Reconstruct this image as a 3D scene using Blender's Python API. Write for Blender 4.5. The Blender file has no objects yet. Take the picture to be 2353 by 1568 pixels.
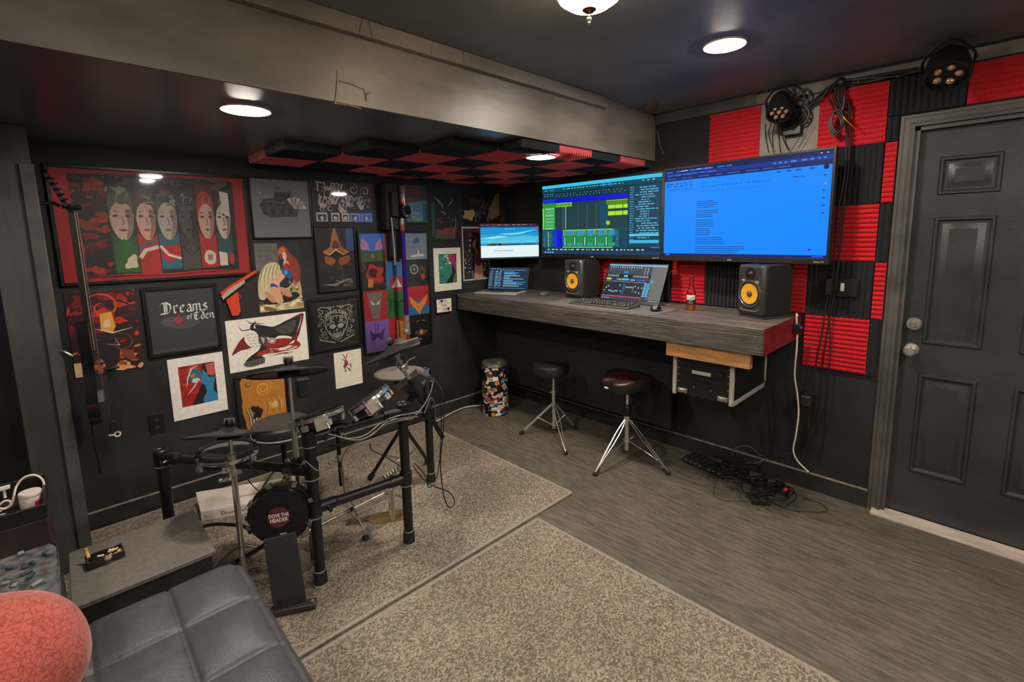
import bpy, math, random
from mathutils import Vector, Matrix, Euler
R = math.radians
V = Vector
PI = math.pi
SC = bpy.context.scene
COL = SC.collection

# ---------------------------------------------------------------- camera
FPX, CX, CY, H = 1091.0, 1176.5, 697.0, 1.55
yaw, pit, rol = R(46.14), R(-7.96), R(-1.14)
Fv = V((math.cos(yaw)*math.cos(pit), math.sin(yaw)*math.cos(pit), math.sin(pit)))
r0 = V((math.sin(yaw), -math.cos(yaw), 0)); u0 = r0.cross(Fv)
Rv = math.cos(rol)*r0 + math.sin(rol)*u0
Uv = -math.sin(rol)*r0 + math.cos(rol)*u0
CAM = V((0, 0, H))
def ray(x, y): return Fv + Rv*((x-CX)/FPX) - Uv*((y-CY)/FPX)
def atz(x, y, z=0.0): d = ray(x, y); return CAM + d*((z-H)/d.z)
def atx(x, y, X): d = ray(x, y); return CAM + d*(X/d.x)
def aty(x, y, Y): d = ray(x, y); return CAM + d*(Y/d.y)
def atd(x, y, d): return CAM + ray(x, y)*d
cd = bpy.data.cameras.new('camera'); cam = bpy.data.objects.new('camera', cd); COL.objects.link(cam)
M = Matrix((Rv, Uv, -Fv)).transposed().to_4x4(); M.translation = CAM
cam.matrix_world = M
cd.sensor_width = 36; cd.lens = FPX/2353*36; cd.sensor_fit = 'HORIZONTAL'
cd.shift_x = 0; cd.shift_y = (CY-784)/2353.0   # set below after sign test
cd.clip_start = .02
SC.camera = cam
SC.view_settings.view_transform = 'Standard'; SC.view_settings.look = 'None'
SC.view_settings.exposure = 0; SC.view_settings.gamma = 1
SC.view_settings.use_curve_mapping = False

# ---------------------------------------------------------------- colour + materials
def lin(c):
    if isinstance(c, str):
        c = c.lstrip('#'); c = tuple(int(c[i:i+2], 16)/255 for i in (0, 2, 4))
    return tuple((v/12.92 if v <= .04045 else ((v+.055)/1.055)**2.4) for v in c)
_m = {}
def mat(name, col, rough=.6, metal=0., noise=0., nscale=20., bump=0., bscale=None, spec=.5, emit=0., trans=0., col2=None, stretch=None, coat=0., sheen=0.):
    key = (name,)
    if key in _m: return _m[key]
    m = bpy.data.materials.new(name); m.use_nodes = True; nt = m.node_tree; b = nt.nodes['Principled BSDF']
    c = (*lin(col), 1)
    b.inputs['Base Color'].default_value = c
    b.inputs['Roughness'].default_value = rough; b.inputs['Metallic'].default_value = metal
    b.inputs['Specular IOR Level'].default_value = spec
    if coat: b.inputs['Coat Weight'].default_value = coat; b.inputs['Coat Roughness'].default_value = .08
    if sheen: b.inputs['Sheen Weight'].default_value = sheen
    if emit:
        b.inputs['Emission Color'].default_value = c; b.inputs['Emission Strength'].default_value = emit
    if trans: b.inputs['Transmission Weight'].default_value = trans; b.inputs['IOR'].default_value = 1.45
    L = nt.links
    if noise or bump or col2:
        tc = nt.nodes.new('ShaderNodeTexCoord'); mp = nt.nodes.new('ShaderNodeMapping')
        if stretch: mp.inputs['Scale'].default_value = stretch
        L.new(tc.outputs['Object'], mp.inputs['Vector'])
    if noise or col2:
        n = nt.nodes.new('ShaderNodeTexNoise'); n.inputs['Scale'].default_value = nscale; n.inputs['Detail'].default_value = 6
        L.new(mp.outputs[0], n.inputs['Vector'])
        rp = nt.nodes.new('ShaderNodeValToRGB')
        k = noise if noise else .3
        c2 = lin(col2) if col2 else tuple(min(1, v*(1+k)+.02*k) for v in c[:3])
        c1 = c[:3] if col2 else tuple(v*(1-k) for v in c[:3])
        rp.color_ramp.elements[0].color = (*c1, 1); rp.color_ramp.elements[0].position = .35
        rp.color_ramp.elements[1].color = (*c2, 1); rp.color_ramp.elements[1].position = .65
        L.new(n.outputs['Fac'], rp.inputs['Fac']); L.new(rp.outputs['Color'], b.inputs['Base Color'])
    if bump:
        n2 = nt.nodes.new('ShaderNodeTexNoise'); n2.inputs['Scale'].default_value = bscale or nscale*2; n2.inputs['Detail'].default_value = 5
        L.new(mp.outputs[0], n2.inputs['Vector'])
        bp = nt.nodes.new('ShaderNodeBump'); bp.inputs['Strength'].default_value = bump; bp.inputs['Distance'].default_value = .01
        L.new(n2.outputs['Fac'], bp.inputs['Height']); L.new(bp.outputs[0], b.inputs['Normal'])
    _m[key] = m
    return m
def ink(c, rough=.5, coat=0.):            # flat printed colour, very slightly uneven
    return mat('ink_%s_%d_%d' % (c.lstrip('#'), int(rough*100), int(coat*10)), c, rough, noise=.06, nscale=40, coat=coat)
def glow(c, s=1.0):
    k = 'glow_%s_%d' % (c.lstrip('#'), int(s*100))
    if k in _m: return _m[k]
    m = bpy.data.materials.new(k); m.use_nodes = True; b = m.node_tree.nodes['Principled BSDF']
    b.inputs['Base Color'].default_value = (.004, .004, .005, 1); b.inputs['Roughness'].default_value = .5; b.inputs['Specular IOR Level'].default_value = .12
    b.inputs['Emission Color'].default_value = (*lin(c), 1); b.inputs['Emission Strength'].default_value = s
    _m[k] = m; return m

# ---------------------------------------------------------------- mesh builder
class MB:
    def __init__(s): s.v = []; s.f = []; s.fm = []; s.ms = []; s.M = Matrix(); s.cur = 0; s.sm = []; s.smooth = True
    def m(s, mt):
        if mt not in s.ms: s.ms.append(mt)
        s.cur = s.ms.index(mt); return s
    def add(s, vs, fs, smooth=None):
        o = len(s.v); s.v += [s.M @ V(p) for p in vs]
        for f in fs: s.f.append([i+o for i in f]); s.fm.append(s.cur); s.sm.append(s.smooth if smooth is None else smooth)
        return s
    def box(s, a, b, M=None):
        x0, y0, z0 = a; x1, y1, z1 = b
        vs = [V(p) for p in ((x0,y0,z0),(x1,y0,z0),(x1,y1,z0),(x0,y1,z0),(x0,y0,z1),(x1,y0,z1),(x1,y1,z1),(x0,y1,z1))]
        if M: vs = [M @ p for p in vs]
        return s.add(vs, [(3,2,1,0),(4,5,6,7),(0,1,5,4),(1,2,6,5),(2,3,7,6),(3,0,4,7)], False)
    def cbox(s, c, d, M=None):
        c = V(c); h = V(d)/2
        if M is None: return s.box(c-h, c+h)
        return s.box(-h, h, Matrix.Translation(c) @ M.to_4x4())
    def tube(s, p, q, r, r2=None, n=12, cap=True):
        p, q = V(p), V(q); r2 = r if r2 is None else r2; d = (q-p)
        if d.length < 1e-7: return s
        d.normalize(); a = d.orthogonal().normalized(); b = d.cross(a)
        vs = []
        for c, rr in ((p, r), (q, r2)):
            for i in range(n):
                t = 2*PI*i/n; vs.append(c + (a*math.cos(t)+b*math.sin(t))*rr)
        fs = [(i, (i+1) % n, n+(i+1) % n, n+i) for i in range(n)]
        s.add(vs, fs, True)
        if cap: s.add(vs, [tuple(range(n-1, -1, -1)), tuple(range(n, 2*n))], False)
        return s
    def path(s, pts, r, n=7, sub=5, closed=False):
        pts = [V(p) for p in pts]
        if sub > 1 and len(pts) > 2:
            o = []; N = len(pts)
            for i in range(N-1 if not closed else N):
                if closed: p0, p1, p2, p3 = pts[i-1], pts[i], pts[(i+1) % N], pts[(i+2) % N]
                else: p0 = pts[max(i-1, 0)]; p1 = pts[i]; p2 = pts[i+1]; p3 = pts[min(i+2, N-1)]
                for k in range(sub):
                    t = k/sub
                    o.append(.5*((2*p1)+(p2-p0)*t+(2*p0-5*p1+4*p2-p3)*t*t+(3*p1-p0-3*p2+p3)*t**3))
            if not closed: o.append(pts[-1])
            pts = o
        N = len(pts); rs = r if isinstance(r, (list, tuple)) else None
        vs = []; a = None
        for i, p in enumerate(pts):
            d = (pts[(i+1) % N]-pts[i-1]) if closed else (pts[min(i+1, N-1)]-pts[max(i-1, 0)])
            if d.length < 1e-9: d = V((0, 0, 1))
            d.normalize()
            if a is None: a = d.orthogonal().normalized()
            a = (a - d*a.dot(d))
            a = a.normalized() if a.length > 1e-6 else d.orthogonal().normalized()
            b = d.cross(a)
            rr = r if rs is None else rs[min(int(i/(N-1)*(len(rs)-1)+.5), len(rs)-1)]
            for k in range(n):
                t = 2*PI*k/n; vs.append(p+(a*math.cos(t)+b*math.sin(t))*rr)
        fs = []
        for i in range(N if closed else N-1):
            j = (i+1) % N
            for k in range(n): fs.append((i*n+k, i*n+(k+1) % n, j*n+(k+1) % n, j*n+k))
        s.add(vs, fs, True)
        if not closed: s.add(vs, [tuple(range(n-1, -1, -1)), tuple(range((N-1)*n, N*n))], False)
        return s
    def lathe(s, prof, n=32, M=None, cap=True, smooth=True, a0=0, a1=2*PI, sx=1, sy=1):
        M = M or Matrix(); full = abs(a1-a0-2*PI) < 1e-6; k = n if full else n+1
        vs = []
        for (r, z) in prof:
            for i in range(k):
                t = a0+(a1-a0)*i/n; vs.append(M @ V((r*math.cos(t)*sx, r*math.sin(t)*sy, z)))
        fs = []
        for j in range(len(prof)-1):
            for i in range(n):
                i2 = (i+1) % k
                fs.append((j*k+i, j*k+i2, (j+1)*k+i2, (j+1)*k+i))
        s.add(vs, fs, smooth)
        if cap and full:
            if prof[0][0] > 1e-5: s.add(vs[:k], [tuple(range(k-1, -1, -1))], False)
            if prof[-1][0] > 1e-5: s.add(vs[-k:], [tuple(range(k))], False)
        return s
    def prism(s, poly, h0, h1, M=None, smooth=False):
        M = M or Matrix(); n = len(poly)
        ar = sum(poly[i][0]*poly[(i+1) % n][1]-poly[(i+1) % n][0]*poly[i][1] for i in range(n))
        if ar < 0: poly = poly[::-1]
        vs = [M @ V((x, y, h0)) for x, y in poly]+[M @ V((x, y, h1)) for x, y in poly]
        s.add(vs, [tuple(range(n-1, -1, -1)), tuple(range(n, 2*n))], False)
        return s.add(vs, [(i, (i+1) % n, n+(i+1) % n, n+i) for i in range(n)], smooth)
    def ball(s, c, r, n=12, sc=(1, 1, 1)):
        m = n//2
        return s.lathe([(r*math.sin(PI*j/m), -r*math.cos(PI*j/m)) for j in range(m+1)], n, Matrix.Translation(V(c)) @ Matrix.Diagonal((*sc, 1)), cap=False)
    def build(s, name, mt=None, parent=None, world=False, bevel=0, bseg=2, sub=0, loc=None, angle=35):
        vs = s.v
        if parent is not None and world:
            wi = wmat(parent).inverted(); vs = [wi @ p for p in vs]
        off = V((0, 0, 0))
        if parent is None:
            if loc is not None: off = V(loc)
            else:
                xs = [p.x for p in vs]; ys = [p.y for p in vs]; zs = [p.z for p in vs]
                off = V(((min(xs)+max(xs))/2, (min(ys)+max(ys))/2, min(zs)))
            vs = [p-off for p in vs]
        me = bpy.data.meshes.new(name); me.from_pydata([tuple(p) for p in vs], [], s.f)
        ms = s.ms if s.ms else [mt]
        for q in ms: me.materials.append(q)
        for i, p in enumerate(me.polygons):
            p.material_index = s.fm[i] if s.ms else 0; p.use_smooth = s.sm[i]
        me.update()
        try: me.set_sharp_from_angle(angle=R(angle))
        except Exception: pass
        o = bpy.data.objects.new(name, me); COL.objects.link(o); o.location = off
        if parent is not None: o.parent = parent
        if bevel:
            md = o.modifiers.new('bevel', 'BEVEL'); md.width = bevel; md.segments = bseg; md.limit_method = 'ANGLE'; md.angle_limit = R(40)
        if sub:
            md = o.modifiers.new('subdivision', 'SUBSURF'); md.levels = sub; md.render_levels = sub
        return o
def wmat(o):
    m = o.matrix_basis.copy() if not o.parent else wmat(o.parent) @ o.matrix_basis
    return m
def tag(o, label=None, cat=None, group=None, kind=None):
    if label: o['label'] = label
    if cat: o['category'] = cat
    if group: o['group'] = group
    if kind: o['kind'] = kind
    return o
def thing(name, label, cat, loc=(0, 0, 0), rz=0, group=None, M=None):
    o = bpy.data.objects.new(name, None); COL.objects.link(o); o.empty_display_size = .05
    if M is not None: o.matrix_basis = M
    else: o.location = loc; o.rotation_euler = (0, 0, rz)
    return tag(o, label, cat, group)
def struct(o): o['kind'] = 'structure'; return o
def dup(o, parent=None):
    c = o.copy(); COL.objects.link(c)
    if parent is not None: c.parent = parent
    for ch in [x for x in bpy.data.objects if x.parent == o and x != c]: dup(ch, c)
    return c
def frame3(x, y, z, o):      # matrix from axes
    m = Matrix((V(x).normalized(), V(y).normalized(), V(z).normalized())).transposed().to_4x4(); m.translation = V(o); return m
def orient(d, o=(0, 0, 0), up=(0, 0, 1)):   # local z -> d
    z = V(d).normalized(); x = V(up).cross(z)
    if x.length < 1e-5: x = V((1, 0, 0))
    x.normalize(); return frame3(x, z.cross(x), z, o)

# ---------------------------------------------------------------- flat printed / lit artwork: one mesh per part, local u right, v up, w out
_txt = {}
def text_mesh(s, bold=0.):
    k = (s, bold)
    if k in _txt: return _txt[k]
    cu = bpy.data.curves.new('t', 'FONT'); cu.body = s; cu.size = 1; cu.resolution_u = 2; cu.align_x = 'CENTER'; cu.align_y = 'CENTER'; cu.offset = bold
    ob = bpy.data.objects.new('t', cu); COL.objects.link(ob); bpy.context.view_layer.update()
    me = bpy.data.meshes.new_from_object(ob)
    r = ([v.co.copy() for v in me.vertices], [tuple(p.vertices) for p in me.polygons])
    bpy.data.objects.remove(ob); bpy.data.meshes.remove(me); bpy.data.curves.remove(cu)
    xs = [p.x for p in r[0]] or [0]; r = r+((max(xs)-min(xs)),)
    _txt[k] = r; return r
class Flat(MB):
    def __init__(s, w, h, mk=ink): super().__init__(); s.W = w; s.Hh = h; s.lay = 0; s.mk = mk; s.wf = None
    def P(s, u, v, l=None):
        l = s.lay if l is None else l
        p = V((u*s.W, v*s.Hh, l*.00003))
        return s.wf(p) if s.wf else p
    def poly(s, pts, c):
        s.lay += 1; s.m(s.mk(c))
        n = len(pts); ar = sum(pts[i][0]*pts[(i+1) % n][1]-pts[(i+1) % n][0]*pts[i][1] for i in range(n))
        if ar < 0: pts = pts[::-1]
        s.add([s.P(min(1, max(0, u)), min(1, max(0, v))) for u, v in pts], [tuple(range(n))], False); return s
    def sp(s, pts, c, k=4):
        n = len(pts); o = []
        for i in range(n):
            a, b, d, e = pts[i-1], pts[i], pts[(i+1) % n], pts[(i+2) % n]
            for q in range(k):
                t = q/k; o.append(tuple(.5*(2*b[m]+(d[m]-a[m])*t+(2*a[m]-5*b[m]+4*d[m]-e[m])*t*t+(3*b[m]-a[m]-3*d[m]+e[m])*t**3) for m in (0, 1)))
        return s.poly(o, c)
    def rect(s, u0, v0, u1, v1, c): return s.poly([(u0, v0), (u1, v0), (u1, v1), (u0, v1)], c)
    def rects(s, rs, c):
        s.lay += 1; s.m(s.mk(c))
        for u0, v0, u1, v1 in rs: s.add([s.P(u0, v0), s.P(u1, v0), s.P(u1, v1), s.P(u0, v1)], [(0, 1, 2, 3)], False)
        return s
    def blob(s, u, v, a, b, c, seed=0, n=22, j=.12, rot=0):
        rg = random.Random(seed); ks = [(rg.uniform(-j, j), rg.uniform(0, 6.28)) for _ in range(4)]
        pts = []
        for i in range(n):
            t = 2*PI*i/n; q = 1+sum(ks[k][0]*math.sin((k+2)*t+ks[k][1]) for k in range(4))
            x = a*q*math.cos(t); y = b*q*math.sin(t)
            pts.append((u+x*math.cos(rot)-y*math.sin(rot)*s.Hh/s.W, v+y*math.cos(rot)+x*math.sin(rot)*s.W/s.Hh))
        return s.poly(pts, c)
    def disc(s, u, v, r, c, n=24): return s.blob(u, v, r, r*s.W/s.Hh, c, 0, n, 0)
    def line(s, pts, w, c, taper=False):      # w in metres; stroke along polyline
        s.lay += 1; s.m(s.mk(c)); q = [V((u*s.W, v*s.Hh)) for u, v in pts]; vs = []
        for i, p in enumerate(q):
            d = (q[min(i+1, len(q)-1)]-q[max(i-1, 0)])
            if d.length < 1e-9: d = V((1, 0))
            d.normalize(); nn = V((-d.y, d.x))*w/2
            if taper: nn *= max(.08, math.sin(PI*(i+.15)/(len(q)-.7)))
            vs += [p+nn, p-nn]
        W, Hh = s.W, s.Hh
        s.add([s.P(min(1, max(0, p.x/W)), min(1, max(0, p.y/Hh))) for p in vs], [(2*i, 2*i+1, 2*i+3, 2*i+2) for i in range(len(q)-1)], False); return s
    def text(s, t, u, v, size, c, maxw=None, rot=0, bold=0., mir=False, up=1.):
        vs, fs, w = text_mesh(t, bold); s.lay += 1; s.m(s.mk(c)); sx = size
        if maxw and w*size > maxw: sx = maxw/w
        out = []
        for p in vs:
            x = p.x*sx*(-1 if mir else 1); y = p.y*size*up
            X = x*math.cos(rot)-y*math.sin(rot); Y = x*math.sin(rot)+y*math.cos(rot)
            out.append(s.P(u+X/s.W, v+Y/s.Hh))
        s.add(out, [f[::-1] if mir else f for f in fs], False); return s
    def mottle(s, u0, v0, u1, v1, cols, n, seed, size=.08, el=2.0):
        rg = random.Random(seed)
        for i in range(n):
            u = rg.uniform(u0, u1); v = rg.uniform(v0, v1); a = size*rg.uniform(.4, 1); b = a*rg.uniform(.3, 1)*s.W/s.Hh
            a = min(a*el, u-u0+.001, u1-u+.001) if el > 1 else min(a, u-u0+.001, u1-u+.001); b = min(b, v-v0+.001, v1-v+.001)
            s.blob(u, v, max(a, .004), max(b, .004), rg.choice(cols), seed*131+i, 9, .25, rg.uniform(-.5, .5))
        return s
    def swirl(s, u, v, r0, r1, turns, w, c, ph=0, taper=True, flip=1):
        N = int(18*abs(turns))+3
        return s.line([(u+(r0+(r1-r0)*i/N)*math.cos(ph+flip*turns*2*PI*i/N), v+(r0+(r1-r0)*i/N)*s.W/s.Hh*math.sin(ph+flip*turns*2*PI*i/N)) for i in range(N+1)], w, c, taper)
def put_flat(fl, name, M, parent=None):
    """place artwork: M maps local u,v,w to world"""
    old = fl.v; fl.v = [M @ p for p in old]
    return fl.build(name, None, parent, world=True) if parent is not None else fl.build(name)
LAMP, DOME = 425.0, 24.0
# ================================================================ THE ROOM
XW, YW = 3.15, 3.35          # desk wall plane, poster wall plane
XL, YN = -1.7, -1.6          # unseen side and rear walls
ZC, ZL, YB = 2.375, 2.062, 1.80   # main ceiling, dropped ceiling, face of the dropped beam
black = mat('matt_black_wall', '#262626', .55, noise=.25, nscale=3, bump=.12, bscale=260, spec=.35)
blackg = mat('satin_black_paint', '#323130', .42, noise=.35, nscale=2.2, bump=.25, bscale=60, spec=.5)
ceilm = mat('ceiling_black', '#77797a', .5, noise=.2, nscale=1.5, bump=.1, bscale=200, spec=.45)
beamm = mat('beam_paint', '#7d766c', .38, noise=.32, nscale=3.5, bump=.2, bscale=9, spec=.6, stretch=(.6, 1, 1.6))
doorm = mat('door_black_paint', '#343432', .33, noise=.2, nscale=4, bump=.08, bscale=90, spec=.55)
trimb = mat('trim_black_paint', '#55524e', .38, noise=.25, nscale=6, bump=.1, bscale=60, spec=.5)
chrome = mat('chrome', '#e0dcd4', .16, .88)
steel = mat('brushed_steel', '#b5b0a6', .34, .75, noise=.1, nscale=60, stretch=(1, 1, .1))
dkmetal = mat('dark_metal', '#2b2b2c', .35, .7)
blk = mat('black_plastic', '#121214', .42, noise=.15, nscale=50)
blkm = mat('black_matt_plastic', '#1c1c1d', .7, noise=.15, nscale=70)
rub = mat('black_rubber', '#141414', .8, noise=.2, nscale=60)
pwdr = mat('black_powder_coat', '#131314', .36, noise=.15, nscale=150, bump=.05, bscale=400)
white = mat('white_plastic', '#dcd5cc', .45, noise=.05, nscale=30)
cabl = mat('black_cable', '#1a1a1b', .5, noise=.1, nscale=40)
cablg = mat('grey_cable', '#5a5852', .5, noise=.1, nscale=40)
wht_cable = mat('white_cable', '#d9cfc0', .5, noise=.1, nscale=40)
gold = mat('brass', '#d9a441', .25, 1.)

def floor_mat():
    m = bpy.data.materials.new('grey_vinyl_floor'); m.use_nodes = True; nt = m.node_tree; L = nt.links; b = nt.nodes['Principled BSDF']
    tc = nt.nodes.new('ShaderNodeTexCoord')
    def noise(scale, st, det=6, rough=.6):
        mp = nt.nodes.new('ShaderNodeMapping'); mp.inputs['Scale'].default_value = st; L.new(tc.outputs['Object'], mp.inputs[0])
        n = nt.nodes.new('ShaderNodeTexNoise'); n.inputs['Scale'].default_value = scale; n.inputs['Detail'].default_value = det; n.inputs['Roughness'].default_value = rough
        L.new(mp.outputs[0], n.inputs['Vector']); return n
    a = noise(14, (4.5, .55, 1)); c = noise(2.2, (1, 1, 1), 4); d = noise(70, (3, .5, 1), 3)
    r1 = nt.nodes.new('ShaderNodeValToRGB'); r1.color_ramp.elements[0].position = .34; r1.color_ramp.elements[1].position = .68
    r1.color_ramp.elements[0].color = (*lin('#534d45'), 1); r1.color_ramp.elements[1].color = (*lin('#776f62'), 1)
    L.new(a.outputs['Fac'], r1.inputs[0])
    mx = nt.nodes.new('ShaderNodeMix'); mx.data_type = 'RGBA'; mx.blend_type = 'MULTIPLY'; mx.inputs[0].default_value = .55
    L.new(r1.outputs[0], mx.inputs[6])
    r2 = nt.nodes.new('ShaderNodeValToRGB'); r2.color_ramp.elements[0].position = .3; r2.color_ramp.elements[1].position = .7
    r2.color_ramp.elements[0].color = (.55, .53, .5, 1); r2.color_ramp.elements[1].color = (1, 1, 1, 1); L.new(c.outputs['Fac'], r2.inputs[0]); L.new(r2.outputs[0], mx.inputs[7])
    mx2 = nt.nodes.new('ShaderNodeMix'); mx2.data_type = 'RGBA'; mx2.blend_type = 'OVERLAY'; mx2.inputs[0].default_value = .35
    L.new(mx.outputs[2], mx2.inputs[6]); L.new(d.outputs['Fac'], mx2.inputs[7]); L.new(mx2.outputs[2], b.inputs['Base Color'])
    b.inputs['Roughness'].default_value = .5; b.inputs['Specular IOR Level'].default_value = .4
    bp = nt.nodes.new('ShaderNodeBump'); bp.inputs['Strength'].default_value = .15; bp.inputs['Distance'].default_value = .004
    L.new(a.outputs['Fac'], bp.inputs['Height']); L.new(bp.outputs[0], b.inputs['Normal']); return m
def carpet_mat():
    m = bpy.data.materials.new('speckled_grey_carpet'); m.use_nodes = True; nt = m.node_tree; L = nt.links; b = nt.nodes['Principled BSDF']
    tc = nt.nodes.new('ShaderNodeTexCoord')
    n = nt.nodes.new('ShaderNodeTexNoise'); n.inputs['Scale'].default_value = 150; n.inputs['Detail'].default_value = 2; n.inputs['Roughness'].default_value = .8
    L.new(tc.outputs['Object'], n.inputs['Vector'])
    vo = nt.nodes.new('ShaderNodeTexVoronoi'); vo.inputs['Scale'].default_value = 140; L.new(tc.outputs['Object'], vo.inputs['Vector'])
    sp = nt.nodes.new('ShaderNodeSeparateColor'); L.new(vo.outputs['Color'], sp.inputs[0])
    ml = nt.nodes.new('ShaderNodeMath'); ml.operation = 'MULTIPLY_ADD'; ml.inputs[1].default_value = .34; L.new(sp.outputs[0], ml.inputs[0])
    m3 = nt.nodes.new('ShaderNodeMath'); m3.operation = 'MULTIPLY'; m3.inputs[1].default_value = .66; L.new(n.outputs['Fac'], m3.inputs[0]); L.new(m3.outputs[0], ml.inputs[2])
    r = nt.nodes.new('ShaderNodeValToRGB'); e = r.color_ramp.elements
    e[0].position = .36; e[0].color = (*lin('#6a6054'), 1); e[1].position = .66; e[1].color = (*lin('#a99d8b'), 1)
    q = r.color_ramp.elements.new(.5); q.color = (*lin('#867c70'), 1)
    L.new(ml.outputs[0], r.inputs[0])
    n2 = nt.nodes.new('ShaderNodeTexNoise'); n2.inputs['Scale'].default_value = 2.5; L.new(tc.outputs['Object'], n2.inputs['Vector'])
    r2 = nt.nodes.new('ShaderNodeValToRGB'); r2.color_ramp.elements[0].color = (.82, .8, .78, 1); r2.color_ramp.elements[1].color = (1, 1, 1, 1)
    r2.color_ramp.elements[0].position = .35; r2.color_ramp.elements[1].position = .65
    L.new(n2.outputs['Fac'], r2.inputs[0])
    mx = nt.nodes.new('ShaderNodeMix'); mx.data_type = 'RGBA'; mx.blend_type = 'MULTIPLY'; mx.inputs[0].default_value = 1
    L.new(r.outputs[0], mx.inputs[6]); L.new(r2.outputs[0], mx.inputs[7]); L.new(mx.outputs[2], b.inputs['Base Color'])
    b.inputs['Roughness'].default_value = .95; b.inputs['Specular IOR Level'].default_value = .1
    bp = nt.nodes.new('ShaderNodeBump'); bp.inputs['Strength'].default_value = .7; bp.inputs['Distance'].default_value = .004
    L.new(n.outputs['Fac'], bp.inputs['Height']); L.new(bp.outputs[0], b.inputs['Normal']); return m
fm = floor_mat(); cpm = carpet_mat()
struct(MB().box((XL, YN, -.06), (XW+.12, YW+.02, 0)).build('floor', fm))
struct(MB().box((XL, YW, 0), (XW+.12, YW+.1, ZC+.1)).build('wall_far', black))
struct(MB().box((XL-.1, YN, 0), (XL, YW+.1, ZC+.1)).build('wall_left', black))
struct(MB().box((XL, YN-.1, 0), (XW+.12, YN, ZC+.1)).build('wall_near', black))
# desk wall with the door opening (y -.58 .. .36)
DY0, DY1, DZ = -.41, .365, 2.05
w = MB(); w.box((XW, DY1, 0), (XW+.12, YW, ZC+.1)); w.box((XW, YN, 0), (XW+.12, DY0, ZC+.1)); w.box((XW, DY0, DZ), (XW+.12, DY1, ZC+.1))
struct(w.build('wall_right', black))
struct(MB().box((XL, YN, ZC), (XW+.12, YB+.02, ZC+.08)).build('ceiling', ceilm))
struct(MB().box((XL, YB-.002, ZL), (XW, YW, ZL+.08)).build('ceiling', mat('low_ceiling_satin', '#4f5355', .3, noise=.2, nscale=1.5, bump=.04, bscale=30, spec=.6)))
b_ = MB(); b_.box((XL, YB-.012, ZL+.0005), (XW, YB+.03, ZC)); struct(b_.build('beam', beamm))
# batten along the beam top with dented drywall seams
b_ = MB().m(beamm); b_.box((XL, YB-.045, ZC-.062), (XW-.62, YB-.008, ZC-.001))
for i, xx in enumerate((.55, .93, .97, 1.25, 1.42)):
    b_.cbox((xx, YB-.046, ZC-.032), (.006, .004, .055), Euler((0, .25 if i % 2 else -.2, 0)).to_matrix())
struct(b_.build('trim_1', beamm, bevel=.003))
# plaster repair on the beam face: raised ridges
b_ = MB().m(mat('bare_plaster_edge', '#a39880', .6, noise=.4, nscale=30, bump=.4))
for p, q in (((776, 162), (770, 238)), ((779, 186), (838, 206)), ((770, 238), (830, 250)), ((836, 206), (842, 232)), ((843, 216), (852, 214))):
    b_.path([aty(*p, YB-.0135), (aty(*p, YB-.014)+aty(*q, YB-.014))/2+V((.003, 0, .004)), aty(*q, YB-.0135)], .0028, 5, 3)
struct(b_.build('trim_2'))
# square post against the left side, with a corner batten
struct(MB().box((-.175, 2.96, 0), (-.02, 3.12, ZL)).build('column', mat('post_paint', '#403e3b', .5, noise=.3, nscale=5, bump=.2, bscale=40, stretch=(1, 1, .3)), bevel=.004))
struct(MB().box((-.06, 2.945, .0), (-.012, 2.96, ZL-.16)).build('trim_3', mat('post_batten', '#474441', .5, noise=.25, nscale=7, bump=.15, bscale=40), bevel=.003))
# baseboards
bbm = mat('baseboard_black', '#2b2926', .45, noise=.2, nscale=8)
bbt = mat('baseboard_top_worn', '#8e8474', .5, noise=.3, nscale=20)
b_ = MB().m(bbm); b_.box((XL, YW-.013, 0), (XW, YW, .1)); b_.m(bbt).box((XL, YW-.014, .1), (XW, YW, .106)); struct(b_.build('baseboard_far'))
b_ = MB().m(bbm); b_.box((XW-.013, .425, 0), (XW, YW-.013, .1)); b_.m(bbt).box((XW-.014, .425, .1), (XW, YW-.013, .106)); struct(b_.build('baseboard_right'))
# top band of the desk wall + bare wall square
greyw = mat('lit_grey_wall', '#7f786d', .6, noise=.25, nscale=8, bump=.15, bscale=60)  # dark grey wall paint, with the bright light on it put into the colour
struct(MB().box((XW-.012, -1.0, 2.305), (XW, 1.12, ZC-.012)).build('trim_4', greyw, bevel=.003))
struct(MB().box((XW-.012, 1.12, 2.305), (XW, 1.78, ZC-.002)).build('trim_5', trimb, bevel=.003))
struct(MB().box((XW-.006, .785, 1.99), (XW, 1.09, 2.3)).build('wall_lit_patch', greyw))
# rough patch and cable stain where the beam dies into the desk wall
b_ = MB(); b_.blobs = None
pc = mat('smoke_stained_patch', '#7a6b5c', .7, noise=.35, nscale=25, bump=.3)
pq = [atz(*p, ZC) for p in ((1466, 258), (1470, 270), (1484, 272), (1498, 262), (1512, 250), (1515, 233), (1505, 226), (1487, 232), (1477, 243))]
b_.m(pc).prism([(p.x, min(p.y, YB-.016)) for p in pq], ZC-.006, ZC-.0005)
b_.path([(XW-.004, 1.77, 2.26), (XW-.006, 1.745, 2.16), (XW-.006, 1.72, 2.1)], .004, 5, 4)
struct(b_.build('trim_6'))
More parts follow.
